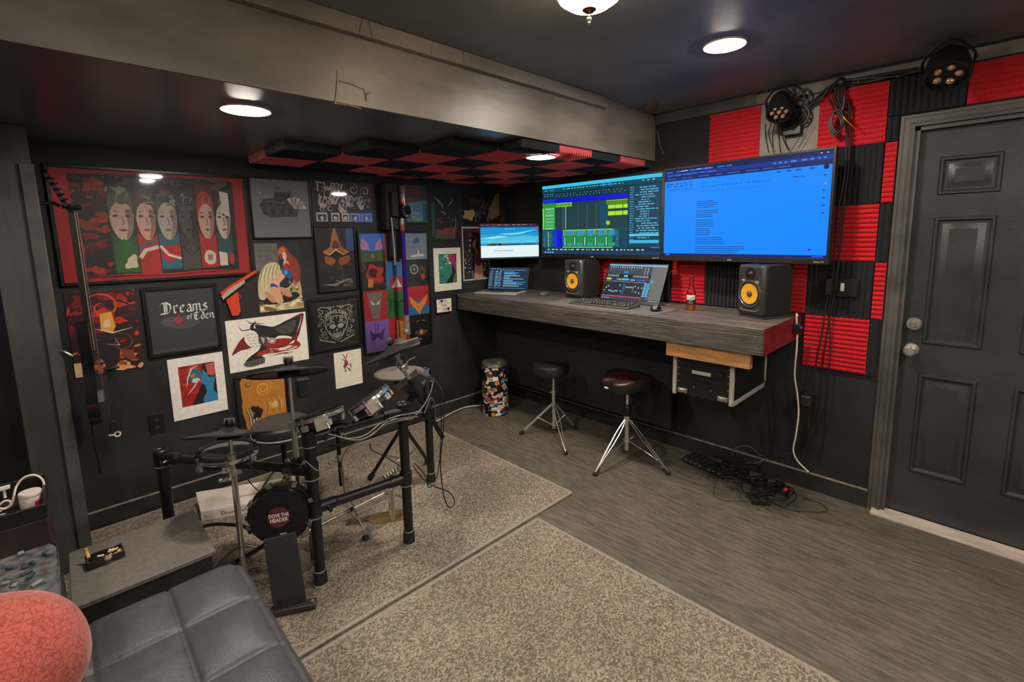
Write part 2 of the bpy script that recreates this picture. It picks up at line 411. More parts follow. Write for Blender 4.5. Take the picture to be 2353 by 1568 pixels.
# ---- door
dx = XW+.035
d_ = thing('door_1', None, None, (dx, (DY0+DY1)/2, .02)); struct(d_)
def panel_ring(mb, y0, y1, z0, z1, x):
    # recessed moulding + raised field, faces -X
    q = .016
    def ring(a, xa, c, xb):
        ya0, ya1, za0, za1 = y0+a, y1-a, z0+a, z1-a; yb0, yb1, zb0, zb1 = y0+c, y1-c, z0+c, z1-c
        A = [(xa, ya0, za0), (xa, ya1, za0), (xa, ya1, za1), (xa, ya0, za1)]; B = [(xb, yb0, zb0), (xb, yb1, zb0), (xb, yb1, zb1), (xb, yb0, zb1)]
        mb.add(A+B, [(i, 4+i, 4+(i+1) % 4, (i+1) % 4) for i in range(4)], False)
    ring(0, x, .006, x-.008); ring(.006, x-.008, .014, x-.008); ring(.014, x-.008, .024, x+.004); ring(.024, x+.004, .034, x+.004); ring(.034, x+.004, .06, x-.006)
    a = .06; mb.add([(x-.006, y0+a, z0+a), (x-.006, y0+a, z1-a), (x-.006, y1-a, z1-a), (x-.006, y1-a, z0+a)], [(0, 1, 2, 3)], False)
db = MB().m(doorm); sx0 = dx
ys = [(.042, .264), (-.302, -.08)]
zs = [(1.712, 1.895), (.962, 1.606), (.262, .803)]
ya, yb = DY0+.022, DY1-.018
# slab as boxes leaving panel cavities shallow (field panels sit in front of a back sheet)
cols = [ya]+[v for p in sorted(ys) for v in p]+[yb]; rows = [.02]+[v for p in sorted(zs) for v in p]+[DZ-.012]
for i in range(5):
    for j in range(7):
        if i % 2 == 1 and j % 2 == 1: continue
        db.box((sx0, cols[i], rows[j]), (sx0+.02, cols[i+1], rows[j+1]))
db.box((sx0+.012, ya, .02), (sx0+.04, yb, DZ-.012))
for y0, y1 in ys:
    for z0, z1 in zs: panel_ring(db, y0, y1, z0, z1, sx0+.001)
db.build('door_panel', None, d_, world=True)
def knob(nm, z, knobby, lab):
    k = MB().m(steel); Mx = orient((-1, 0, 0), (sx0, yb-.045, z))
    if knobby: k.lathe([(.0, 0), (.032, 0), (.034, .004), (.03, .01), (.013, .014), (.011, .034), (.02, .04), (.027, .05), (.028, .06), (.02, .068), (0, .07)], 28, Mx)
    else: k.lathe([(.0, 0), (.033, 0), (.034, .006), (.028, .016), (0, .018)], 28, Mx); k.box((sx0-.034, yb-.049, z-.014), (sx0-.016, yb-.041, z+.014))
    o = k.build(nm, None, d_, world=True); o['label'] = lab
knob('handle', .925, True, 'round brushed metal door knob'); knob('deadbolt', 1.06, False, 'round brushed metal deadbolt with thumb turn')
# jamb + casing
def casing():
    c = MB().m(trimb)
    prof = [(0, 0), (.018, 0), (.020, .012), (.014, .022), (.014, .040), (.009, .046), (.009, .058), (0, .062)]   # (thickness, offset from opening)
    yo0, yo1, zt = DY0, DY1, DZ
    for i in range(len(prof)-1):
        t0, o0 = prof[i]; t1, o1 = prof[i+1]
        a = [(XW-t0, yo1+o0, 0), (XW-t0, yo1+o0, zt+o0), (XW-t0, yo0-o0, zt+o0), (XW-t0, yo0-o0, 0)]
        b = [(XW-t1, yo1+o1, 0), (XW-t1, yo1+o1, zt+o1), (XW-t1, yo0-o1, zt+o1), (XW-t1, yo0-o1, 0)]
        c.add(a+b, [(k, k+1, 4+k+1, 4+k) for k in range(3)], False)
    c.box((XW-.001, yo1-.02, 0), (XW+.1, yo1, zt)); c.box((XW-.001, yo0, 0), (XW+.1, yo0+.02, zt)); c.box((XW-.001, yo0, zt-.02), (XW+.1, yo1, zt))
    return c.build('trim_7')
struct(casing())
sl = MB().m(mat('aluminium_threshold', '#cbbcae', .45, .1, noise=.15, nscale=30, stretch=(1, .2, 1)))
for i in range(6): sl.box((XW-.065+i*.016, DY0-.03, .0), (XW-.065+i*.016+.013, DY1+.035, .012+.0015*i))
sl.box((XW-.066, DY0-.03, 0), (XW+.035, DY1+.035, .009)); struct(sl.build('trim_8', bevel=.001))

# ================================================================ LIGHTS
def glowm(n, c, s):
    m = bpy.data.materials.new(n); m.use_nodes = True; nt = m.node_tree; nt.nodes.remove(nt.nodes['Principled BSDF'])
    e = nt.nodes.new('ShaderNodeEmission'); e.inputs[0].default_value = (*lin(c), 1); e.inputs[1].default_value = s
    nt.links.new(e.outputs[0], nt.nodes['Material Output'].inputs[0]); return m
lampw = glowm('warm_led_diffuser', '#fff4e6', LAMP)
ringm = mat('lamp_trim_ring', '#d8c9b4', .5)
def downlight(x, y, z, label):
    t = thing('recessed_downlight', label, 'ceiling light', (x, y, z), group='round recessed ceiling lights')
    MB().m(ringm).lathe([(.064, -.003), (.07, -.0045), (.088, -.006), (.092, 0), (.064, 0)], 40, cap=False).build('trim_ring', None, t)
    MB().lathe([(0, -.0105), (.05, -.010), (.062, -.0075), (.066, -.004), (.066, -.002), (0, -.002)], 40, cap=False).build('diffuser', lampw, t)
    return t
lp = atz(565, 252, ZL); downlight(lp.x, lp.y, ZL, 'round recessed ceiling light in the low ceiling above the hero poster side')['label'] = 'round recessed light in the low black ceiling above the drum kit'
lp = atz(1243, 360, ZL-.045); 
t = downlight(lp.x, lp.y, ZL-.046, 'round recessed light set among the red and black ceiling foam tiles')
lp = atz(1665, 103, ZC); downlight(lp.x, lp.y, ZC, 'round recessed light in the high ceiling above the big screens')
for x, y in ((.45, -.55), (2.2, -.75), (-.9, .6), (1.0, -1.2), (-1.1, -.8)): downlight(x, y, ZC, 'unseen round fill light added in the high ceiling behind the camera')  # out-of-view lights added to brighten the walls and even out the room
# dome lamp
lp = atz(1354, 24, 2.25)
t = thing('dome_ceiling_lamp', 'frosted glass bowl ceiling lamp with brass-brown cap and small finial', 'ceiling light', (lp.x, lp.y, ZC-.001))
MB().m(mat('lamp_bronze', '#5a3826', .4, .7)).lathe([(0, 0), (.13, 0), (.15, -.018), (.15, -.03), (0, -.03)], 40).build('canopy', None, t)
MB().lathe([(.115, -.03), (.112, -.06), (.095, -.09), (.066, -.11), (.03, -.12), (0, -.122)], 40, cap=False).build('glass_bowl', glowm('frosted_bowl_glow', '#ffe2bc', DOME), t)
k = MB().m(mat('lamp_bronze', '#5a3826', .4, .7)); k.lathe([(0, -.115), (.02, -.117), (.022, -.123), (.012, -.131), (0, -.132)], 24)
k.build('bowl_cap', None, t)
k = MB().m(chrome); k.tube((0, 0, -.13), (0, 0, -.16), .002); k.ball((0, 0, -.15), .008); k.ball((0, 0, -.161), .0055); k.build('finial', None, t)

# ================================================================ ACOUSTIC FOAM
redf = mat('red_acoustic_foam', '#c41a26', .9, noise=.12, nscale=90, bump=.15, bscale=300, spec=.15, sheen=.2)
redc = mat('red_ceiling_foam_hazed', '#d4535c', .9, noise=.12, nscale=90, bump=.15, bscale=300, spec=.15, sheen=.3)  # paler copy of the wall red, haze and ambient light put into the colour
blkf = mat('black_acoustic_foam', '#222327', .9, noise=.15, nscale=90, bump=.15, bscale=300, spec=.15, sheen=.15)
def foam(w_, h_, red, dirh=True, T=.024, n=12, up='wall'):
    """tile with rounded ridges; local u,v plane, w out. dirh: ridges run along u"""
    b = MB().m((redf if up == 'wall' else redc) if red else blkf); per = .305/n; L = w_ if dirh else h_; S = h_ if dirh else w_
    prof = []; k = max(1, round(S/per)); pe = S/k
    for i in range(k):
        for q in range(6):
            t = q/6; prof.append((i*pe+t*pe, T*(.55+.45*math.sin(PI*min(1, t))**.8) if t > 0 else T*.55))
    prof.append((S, T*.55))
    vs = []
    for a in (0, L):
        for s_, h in prof: vs.append((a, s_, h) if dirh else (s_, a, h))
        vs.append((a, S, 0) if dirh else (S, a, 0)); vs.append((a, 0, 0) if dirh else (0, a, 0))
    m_ = len(prof)+2
    fs = [((i, m_+i, m_+i+1, i+1) if dirh else (i, i+1, m_+i+1, m_+i)) for i in range(m_-1)]+[(m_-1, 2*m_-1, m_, 0) if dirh else (m_-1, 0, m_, 2*m_-1)]
    fs += [tuple(range(m_)) if dirh else tuple(range(m_-1, -1, -1)), tuple(range(2*m_-1, m_-1, -1)) if dirh else tuple(range(m_, 2*m_))]
    b.add(vs, [f[::-1] for f in fs], True); return b
g = .002
def wall_foam(y0, y1, z0, z1, red, label, dirh=None):
    b = foam(y1-y0-g, z1-z0-g, red, red if dirh is None else dirh)
    Mx = frame3((0, -1, 0), (0, 0, 1), (-1, 0, 0), (XW-.0005, y1-g/2, z0+g/2))
    b.v = [Mx @ p for p in b.v]
    o = b.build('acoustic_foam_tile', angle=50); tag(o, label, 'foam tile', 'foam tiles on the desk wall')
Z = [.76, 1.07, 1.378, 1.684, 1.99, 2.297]
wf = [
 (1.088, 1.393, Z[4], Z[5], 1, 'red ridged foam tile above the blue document screen, left of the stage light'),
 (.48, .783, Z[4], Z[5], 1, 'red ridged foam tile behind the hanging coiled cable with gold plug'),
 (-.115, .188, 2.116, Z[5], 1, 'red foam tile above the door at the top right corner'),
 (.19, .478, 2.116, Z[5], 0, 'black foam tile between the two top red tiles, left of the door head'),
 (.43, .478, Z[4], 2.114, 0, 'narrow black foam strip beside the upper corner of the door casing'),
 (.48, .783, Z[3], Z[4], 0, 'black foam tile just right of the top corner of the document screen'),
 (.429, .477, Z[3], Z[4], 1, 'narrow upper red foam strip against the door casing'),
 (.48, .783, Z[2], Z[3], 1, 'red ridged foam tile right of the document screen, crossed by cables'),
 (.429, .477, Z[2], Z[3], 0, 'narrow black foam strip against the door casing'),
 (.48, .787, Z[1], Z[2], 0, 'black foam tile with upright ridges around the wall socket'),
 (.429, .477, Z[1], Z[2], 1, 'narrow lower red foam strip against the door casing'),
 (.79, 1.088, Z[1], Z[2], 1, 'red foam tile behind the right monitor speaker'),
 (1.09, 1.388, Z[1], Z[2], 0, 'black upright ridged foam tile left of the right speaker'),
 (1.39, 1.625, Z[1], Z[2], 1, 'red foam tile behind the beer bottle'),
 (1.63, 1.93, Z[1], Z[2], 0, 'black foam tile hidden behind the touch display'),
 (1.935, 2.33, Z[1], Z[2], 1, 'red foam tile between the left speaker and the touch display'),
 (.48, .785, Z[0], Z[1], 1, 'lowest red ridged foam tile, right of the desk end'),
 (.438, .477, Z[0], Z[1], 0, 'narrow black foam strip beside the lowest red tile'),
]
for a in wf:
    if a[5].startswith('black foam tile with upright'): 
        wall_foam(*a); continue
    wall_foam(*a)
# ceiling foam, checkerboard with a stepped edge
ox, oy, s = 1.825, 1.985, .305
FN = {}
for j in range(-1, 5):
    for i in range(-4, 5):
        if i+j < -1 or (j == -1 and i < 0) or i < -3 or (j == 4 and i < 0): continue
        x0, x1, y0, y1 = ox+i*s, min(ox+(i+1)*s, XW-.002), oy+j*s, min(oy+(j+1)*s, YW-.002)
        if x1-x0 < .05: continue
        if j == -1: y0 = YB+.003
        red = (i+j) % 2 == 0
        hole = abs((x0+x1)/2-2.28) < 0
        dirh = bool((i+j) % 2)
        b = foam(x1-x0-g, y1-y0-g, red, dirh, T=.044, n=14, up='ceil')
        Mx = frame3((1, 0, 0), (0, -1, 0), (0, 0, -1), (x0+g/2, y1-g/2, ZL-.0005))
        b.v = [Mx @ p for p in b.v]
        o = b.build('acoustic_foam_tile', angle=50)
        rown = ['edge row along the beam', 'first full row behind the beam', 'second row behind the beam', 'third row behind the beam', 'row next to the posters', 'row touching the poster wall'][j+1]
        coln = ['first', 'second', 'third', 'fourth', 'fifth', 'sixth', 'seventh', 'eighth', 'ninth'][i+4-max(0, 0 if j < 0 else 0)]
        tag(o, '%s ceiling tile, %s, %s from the left' % ('red' if red else 'black', rown, coln), 'foam tile', 'foam tiles on the low ceiling')

# ================================================================ RUGS
bind = mat('rug_binding', '#8f8577', .85, noise=.2, nscale=80)
def rug(pts, label):
    t = thing('rug', label, 'rug', (sum(p[0] for p in pts)/4, sum(p[1] for p in pts)/4, 0), group='speckled grey carpet runners')
    MB().prism(pts, .0005, .011).build('pile', cpm, t, world=True, bevel=.002)
    e = MB()
    for i in range(4):
        a, b = V((*pts[i], .007)), V((*pts[(i+1) % 4], .007)); d = (b-a).normalized(); n_ = V((-d.y, d.x, 0))
        e.box((0, -.009, -.0068), ((b-a).length, .009, .0055), frame3(d, n_, (0, 0, 1), a))
    e.build('binding', bind, t, world=True, bevel=.003)
rug([(-1.45, 1.725), (2.105, 1.705), (2.10, 3.31), (-1.45, 3.31)], 'speckled grey rug under the drum kit')
rug([(-1.2, 1.69), (1.765, 1.665), (1.795, .25), (1.8, -1.3), (-1.2, -1.3)][:2]+[(1.80, -1.3), (-1.2, -1.3)], 'speckled grey rug nearest the camera, in the middle of the floor')
# ================================================================ POSTERS ON THE FAR WALL
glassy = 1.0
def rect_from(tl, tr, br, bl, Y):
    a, b, c, d = (aty(*p, Y) for p in (tl, tr, br, bl))
    return (a.x+d.x)/2, (b.x+c.x)/2, (c.z+d.z)/2, (a.z+b.z)/2
def poster(name, label, tl, tr, br, bl, draw, frame=0., fcol='#141414', thick=.004, cat='poster', back='#f0e8d8', gloss=0, group='posters and framed prints on the far wall', rot=0):
    """frame = visible moulding width (m), measured inside the given outer corners"""
    x0, x1, z0, z1 = rect_from(tl, tr, br, bl, YW-(.02 if frame else .005))
    cx, cz = (x0+x1)/2, (z0+z1)/2
    t = thing(name, label, cat, (cx, YW-.001, z0), group=group)
    w_, h_ = x1-x0, z1-z0
    Y = YW-(.012 if frame else thick)
    f = Flat(w_-2*frame, h_-2*frame, (lambda c: ink(c, .5, .0)))
    f.wf = lambda p: V((x0+frame+p.x, Y-.0006-p.z, z0+frame+p.y))
    draw(f)
    f.m(ink(back)).box((x0+frame, Y, z0+frame), (x1-frame, YW-.001, z1-frame))
    f.build('print', None, t, world=True)
    if frame:
        b = MB().m(mat('frame_'+fcol.lstrip('#'), fcol, .35, noise=.1, nscale=30))
        b.box((x0, YW-.024, z0), (x0+frame, YW-.001, z1)); b.box((x1-frame, YW-.024, z0), (x1, YW-.001, z1))
        b.box((x0+frame, YW-.024, z0), (x1-frame, YW-.001, z0+frame)); b.box((x0+frame, YW-.024, z1-frame), (x1-frame, YW-.001, z1))
        b.build('frame', None, t, world=True, bevel=.002)
    if gloss:
        gl = bpy.data.materials.get('poster_glazing')
        if not gl:
            gl = bpy.data.materials.new('poster_glazing'); gl.use_nodes = True; nt = gl.node_tree; bs = nt.nodes['Principled BSDF']
            tr_ = nt.nodes.new('ShaderNodeBsdfTransparent'); g_ = nt.nodes.new('ShaderNodeBsdfGlossy'); g_.inputs['Roughness'].default_value = .035
            fr = nt.nodes.new('ShaderNodeFresnel'); fr.inputs[0].default_value = 1.45; mx = nt.nodes.new('ShaderNodeMixShader')
            nt.links.new(fr.outputs[0], mx.inputs[0]); nt.links.new(tr_.outputs[0], mx.inputs[1]); nt.links.new(g_.outputs[0], mx.inputs[2]); nt.links.new(mx.outputs[0], nt.nodes['Material Output'].inputs[0]); nt.nodes.remove(bs)
        b = MB(); yg = Y-.012; b.add([(x0+frame, yg, z0+frame), (x1-frame, yg, z0+frame), (x1-frame, yg, z1-frame), (x0+frame, yg, z1-frame)], [(0, 1, 2, 3)], False)
        b.box((x0+frame, yg+.0002, z0+frame), (x1-frame, yg+.0015, z1-frame)); b.f = b.f[1:]; b.fm = b.fm[1:]; b.sm = b.sm[1:]
        b.build('glazing', gl, t, world=True)
    return t

def face(f, u, v, a, b, skin, hair, dark, hairtop=True, mask=None):
    f.sp([(u-a, v+b*.5), (u-a*.95, v-b*.2), (u-a*.6, v-b*.75), (u, v-b), (u+a*.6, v-b*.75), (u+a*.95, v-b*.2), (u+a, v+b*.5), (u+a*.6, v+b), (u-a*.6, v+b)], skin)
    f.sp([(u+a*.35, v+b*.4), (u+a*.9, v+b*.4), (u+a*.95, v-b*.2), (u+a*.6, v-b*.7), (u+a*.2, v-b*.9), (u+a*.45, v-b*.3)], dark if sum(lin(skin)) < .3 else '#8d7468')
    f.sp([(u-a, v+b*.1), (u-a*1.02, v+b*.9), (u-a*.3, v+b*1.4), (u+a*.6, v+b*1.3), (u+a*1.02, v+b*.8), (u+a, v+b*.2), (u+a*.7, v+b*.62), (u-a*.1, v+b*.8), (u-a*.75, v+b*.5)], hair)
    for k in range(4): f.line([(u-a*.8+a*.4*k, v+b*.75), (u-a*.6+a*.4*k, v+b*1.05), (u-a*.2+a*.35*k, v+b*1.2)], .004, '#9a9184' if k % 2 else dark, True)
    for sx in (-1, 1):
        f.line([(u+sx*a*.2, v+b*.3), (u+sx*a*.5, v+b*.37), (u+sx*a*.8, v+b*.3)], .005, dark, True)
        f.sp([(u+sx*a*.25, v+b*.14), (u+sx*a*.5, v+b*.2), (u+sx*a*.75, v+b*.13), (u+sx*a*.5, v+b*.08)], dark)
    f.line([(u+a*.02, v+b*.1), (u+a*.16, v-b*.24), (u-a*.08, v-b*.28)], .0035, dark)
    f.sp([(u-a*.38, v-b*.5), (u, v-b*.45), (u+a*.38, v-b*.5), (u, v-b*.58)], '#8c4a44' if sum(lin(skin)) > .3 else dark)
def d_big(f):
    f.rect(0, 0, 1, 1, '#a8242a'); f.poly([(.04, .03), (.93, .035), (.935, .96), (.5, .975), (.05, .955), (.06, .5)], '#2a2422')
    f.mottle(.07, .05, .24, .93, ['#7d1f1c', '#a83420', '#3b1d1a', '#571f1b', '#2e2422', '#8e3a22'], 46, 3, .05, .8)
    f.poly([(.0, 0), (.09, 0), (.11, .3), (.085, .6), (.07, 1), (0, 1)], '#b3262b')
    f.mottle(.3, .88, .95, .97, ['#57514a', '#6f675b', '#3b3733'], 14, 9, .06, 1.2)
    xs = [.235, .365, .475, .59, .70, .805, .905]
    C = [('#2f5530', '#c9a79a', '#57544c', '#29362a'), ('#b02f2c', '#d3a89b', '#4a443f', '#5b1f1f'), ('#2d6672', '#b9a89b', '#5d564d', '#26404a'), ('#3b3836', '#4b4744', '#2a2827', '#151515'), ('#ad2a2a', '#c49c8c', '#a72828', '#571717'), ('#2d5257', '#bfb3a4', '#302e2c', '#1d2b2e')]
    bt = [.06, .035, .075, .06, .075, .085]; tp = [.86, .84, .80, .83, .93, .86]
    for k in range(6):
        a, b = xs[k]+.002, xs[k+1]-.002; body, skin, hair, dk = C[k]; w = b-a
        f.rect(a, bt[k], b, tp[k], dk)
        f.poly([(a, bt[k]), (b, bt[k]), (b, .42), ((a+b)/2, .36), (a, .44)], body)
        face(f, (a+b)/2+.002, .565, w*.47, .2, skin, hair, dk)
        if k in (0, 1, 2, 3): f.mottle(a, .7, b, tp[k], [hair, '#8d8578', dk, '#3a3632'], 9, 40+k, .03, .9)
    # blocks of cloth colour under each face
    f.poly([(.242, .07), (.36, .06), (.36, .3), (.3, .38), (.242, .33)], '#35632f')
    f.blob(.325, .16, .032, .06, '#cfc3ae', 2, j=.2)
    f.poly([(.367, .04), (.473, .05), (.473, .2), (.41, .22), (.372, .12)], '#b02a2d'); f.line([(.37, .2), (.4, .27), (.47, .3)], .02, '#d8cdb9'); f.line([(.37, .27), (.4, .33), (.47, .36)], .012, '#3c6f7c')
    f.poly([(.477, .08), (.588, .08), (.588, .3), (.5, .33), (.478, .26)], '#2d6b80'); f.poly([(.478, .3), (.588, .32), (.588, .2), (.52, .14), (.48, .2)], '#b92b2b'); f.line([(.48, .31), (.52, .22), (.587, .18)], .014, '#ddd2bd')
    f.poly([(.592, .07), (.698, .07), (.698, .25), (.65, .33), (.6, .27)], '#4e4a47'); f.line([(.6, .3), (.645, .2), (.697, .28)], .008, '#27252a')
    f.poly([(.702, .08), (.8, .08), (.8, .34), (.75, .38), (.702, .34)], '#a82a2c'); f.blob(.755, .18, .036, .075, '#cfc3b0', 4, j=.03); f.rect(.74, .15, .77, .21, '#8d7a6c')
    f.poly([(.808, .09), (.9, .09), (.9, .2), (.81, .16)], '#1d2223'); f.poly([(.81, .09), (.86, .09), (.86, .22), (.81, .24)], '#cfc5b3'); f.blob(.885, .16, .018, .06, '#b02a2c', 5, j=.05)
    f.poly([(.845, .86), (.9, .84), (.9, .6), (.86, .62)], '#cfc5b6'); f.disc(.862, .62, .009, '#9d2b2b')
    f.line([(.1, .04), (.3, .05), (.5, .03), (.7, .045), (.93, .04)], .012, '#b02a2e', True)
poster('framed_poster', 'large black-framed comic collage poster with a red border and six narrow face panels', (98, 377), (562, 403), (583, 631), (140, 660), d_big, .016, gloss=1)
def d_tank(f):
    f.rect(0, 0, 1, 1, '#6e6d6c')
    b = '#3b3633'
    f.poly([(.12, .55), (.2, .66), (.38, .68), (.4, .8), (.46, .78), (.52, .8), (.66, .78), (.7, .68), (.78, .66), (.8, .5), (.76, .36), (.3, .34), (.22, .38)], b)
    for i in range(8): f.blob(.2+i*.075, .44, .03, .05, ['#2c2a28', '#4c4742'][i % 2], i, 10, .05)
    f.line([(.14, .6), (.3, .62), (.62, .6), (.78, .56)], .007, '#57504a'); f.rect(.38, .7, .66, .76, '#2d2a28')
    f.line([(.46, .8), (.42, .87), (.5, .84)], .006, b); f.line([(.62, .8), (.7, .86), (.66, .78)], .006, b)
    f.mottle(.2, .46, .74, .66, ['#2c2927', '#4a443f', '#57504a'], 20, 5, .035, 1)
    for i in range(5):
        a = R(118-i*26); u, v = .72, .5
        f.poly([(u, v), (u+.2*math.cos(a)-.03*math.sin(a), v+.2*math.sin(a)+.03*math.cos(a)), (u+.21*math.cos(a)+.04*math.sin(a), v+.21*math.sin(a)-.04*math.cos(a))], ['#c7bdb7', '#a9a09c'][i % 2])
        f.line([(u+.05*math.cos(a), v+.05*math.sin(a)), (u+.17*math.cos(a), v+.17*math.sin(a))], .004, '#6b5f5d')
    f.text('3', .15, .76, .022, '#c9c4c0'); f.text('Tues', .26, .7, .018, '#a7a19c')
poster('framed_print', 'grey framed print of a dark tank with fanned playing cards', (572, 406), (712, 414), (719, 546), (580, 550), d_tank, .009, gloss=0)
def d_comic(f):
    f.rect(0, 0, 1, 1, '#1d1a1c')
    rg = random.Random(4)
    for i in range(16): f.swirl(rg.uniform(.05, .95), rg.uniform(.3, .9), .01, rg.uniform(.04, .1), rg.uniform(.8, 1.6), .008, '#c3b3ad', rg.uniform(0, 6))
    for u, v in ((.15, .5), (.34, .6), (.6, .55), (.8, .5), (.48, .4)):
        f.blob(u, v, .07, .16, '#bcaaa4', int(u*99)); f.blob(u+.01, v+.03, .045, .09, '#2a2526', int(u*77), j=.2); f.line([(u-.03, v-.1), (u, v), (u+.03, v+.12)], .006, '#d8ccc4')
    f.rect(.52, .03, .99, .24, '#5b6aa6')
    for i, u in enumerate((.03, .27, .45, .6, .8)):
        w_ = (.18, .14, .12, .17, .18)[i]; f.rect(u, .03, u+w_, .24, '#cfc3bd' if i < 3 else '#8c9ad0'); f.rect(u+.02, .05, u+w_-.02, .2, '#3a3438' if i < 3 else '#46559a'); f.blob(u+w_/2, .11, .03, .05, '#cfc3bd', i)
    f.mottle(.02, .75, .5, .98, ['#c3b6b0', '#4b4446', '#8c8280'], 22, 8, .04, 1); f.mottle(.55, .35, .98, .7, ['#6c6a86', '#3a3744', '#a39a99', '#8f86a0'], 26, 18, .04, .8)
    for u in (.08, .3): f.line([(u, .74), (u, .95), (u+.12, .95), (u+.12, .74)], .008, '#c8bab4')
poster('art_print', 'busy black and white comic page print with violet lower strip', (718, 415), (851, 422), (857, 511), (722, 513), d_comic, 0, gloss=1)
def d_sliver(f):
    f.rect(0, 0, 1, 1, '#38504c'); f.rect(0, .52, .82, 1, '#5b463d'); f.mottle(.05, .8, .8, .98, ['#4a3530', '#6d4a40'], 14, 5, .06, .8)
    f.rect(.05, .04, .85, .5, '#56808c'); f.mottle(.1, .1, .8, .45, ['#5a6fb0', '#7a93b0', '#6f8a70', '#3f4aa0', '#8fa0b0'], 16, 6, .12, .8); f.rect(.3, .2, .7, .3, '#6f9a60')
poster('framed_print', 'small framed print half hidden behind the top of the cordless vacuum', (918, 422), (978, 430), (985, 512), (922, 514), d_sliver, .006, fcol='#3a5450', gloss=1)
def d_dark(f):
    f.rect(0, 0, 1, 1, '#1c2222'); f.rect(0, .1, .12, .75, '#2c4844')
    for i in range(14): f.line([(.15+.05*i, .06), (.18+.05*i, .24)], .007, '#b3a37c', True)
    f.poly([(.2, .24), (.9, .3), (.86, .2), (.6, .12), (.3, .16)], '#7a3a3a'); f.poly([(.3, .2), (.55, .3), (.5, .45), (.35, .35)], '#26211f')
    for a in ((.12, .85, .3, .7), (.25, .8, .42, .62), (.75, .85, .6, .68), (.3, .6, .5, .52), (.6, .5, .66, .3), (.85, .5, .8, .25)): f.line([(a[0], a[1]), ((a[0]+a[2])/2+.05, (a[1]+a[3])/2), (a[2], a[3])], .012, '#8d8a78', True)
    f.mottle(.5, .2, .95, .5, ['#55503f', '#2c2926', '#867a5c', '#3a2c2a'], 20, 12, .05, .7); f.mottle(.15, .3, .45, .5, ['#5b3030', '#3a2626'], 8, 3, .08, 1)
poster('art_print', 'dark tangled creature print with cream and wine-red base, above the green matted picture', (989, 430), (1055, 441), (1056, 556), (993, 556), d_dark, .0, back='#20302e')
def d_tan(f):
    f.rect(0, 0, 1, 1, '#1b1916'); f.blob(.18, .28, .17, .16, '#a98a62', 3, j=.2); f.poly([(.62, .05), (.72, .5), (.9, .95), (1, .98), (1, .3), (.8, .15)], '#79634a'); f.blob(.3, .7, .16, .12, '#3b2b20', 8)
    for i in range(9): f.line([(.35+i*.04, .2+.03*i), (.42+i*.04, .55), (.5+i*.035, .85-.03*i)], .008, ['#4c4840', '#2c2a26', '#6a655a'][i % 3], True)
    f.mottle(.3, .05, .75, .6, ['#141312', '#3a3732', '#57514a'], 20, 22, .06, 1)
poster('art_print', 'dark brown print with tan smoke shapes, last in the top row beside the corner', (1062, 438), (1147, 443), (1148, 515), (1064, 515), d_tan, 0, back='#1b1916')
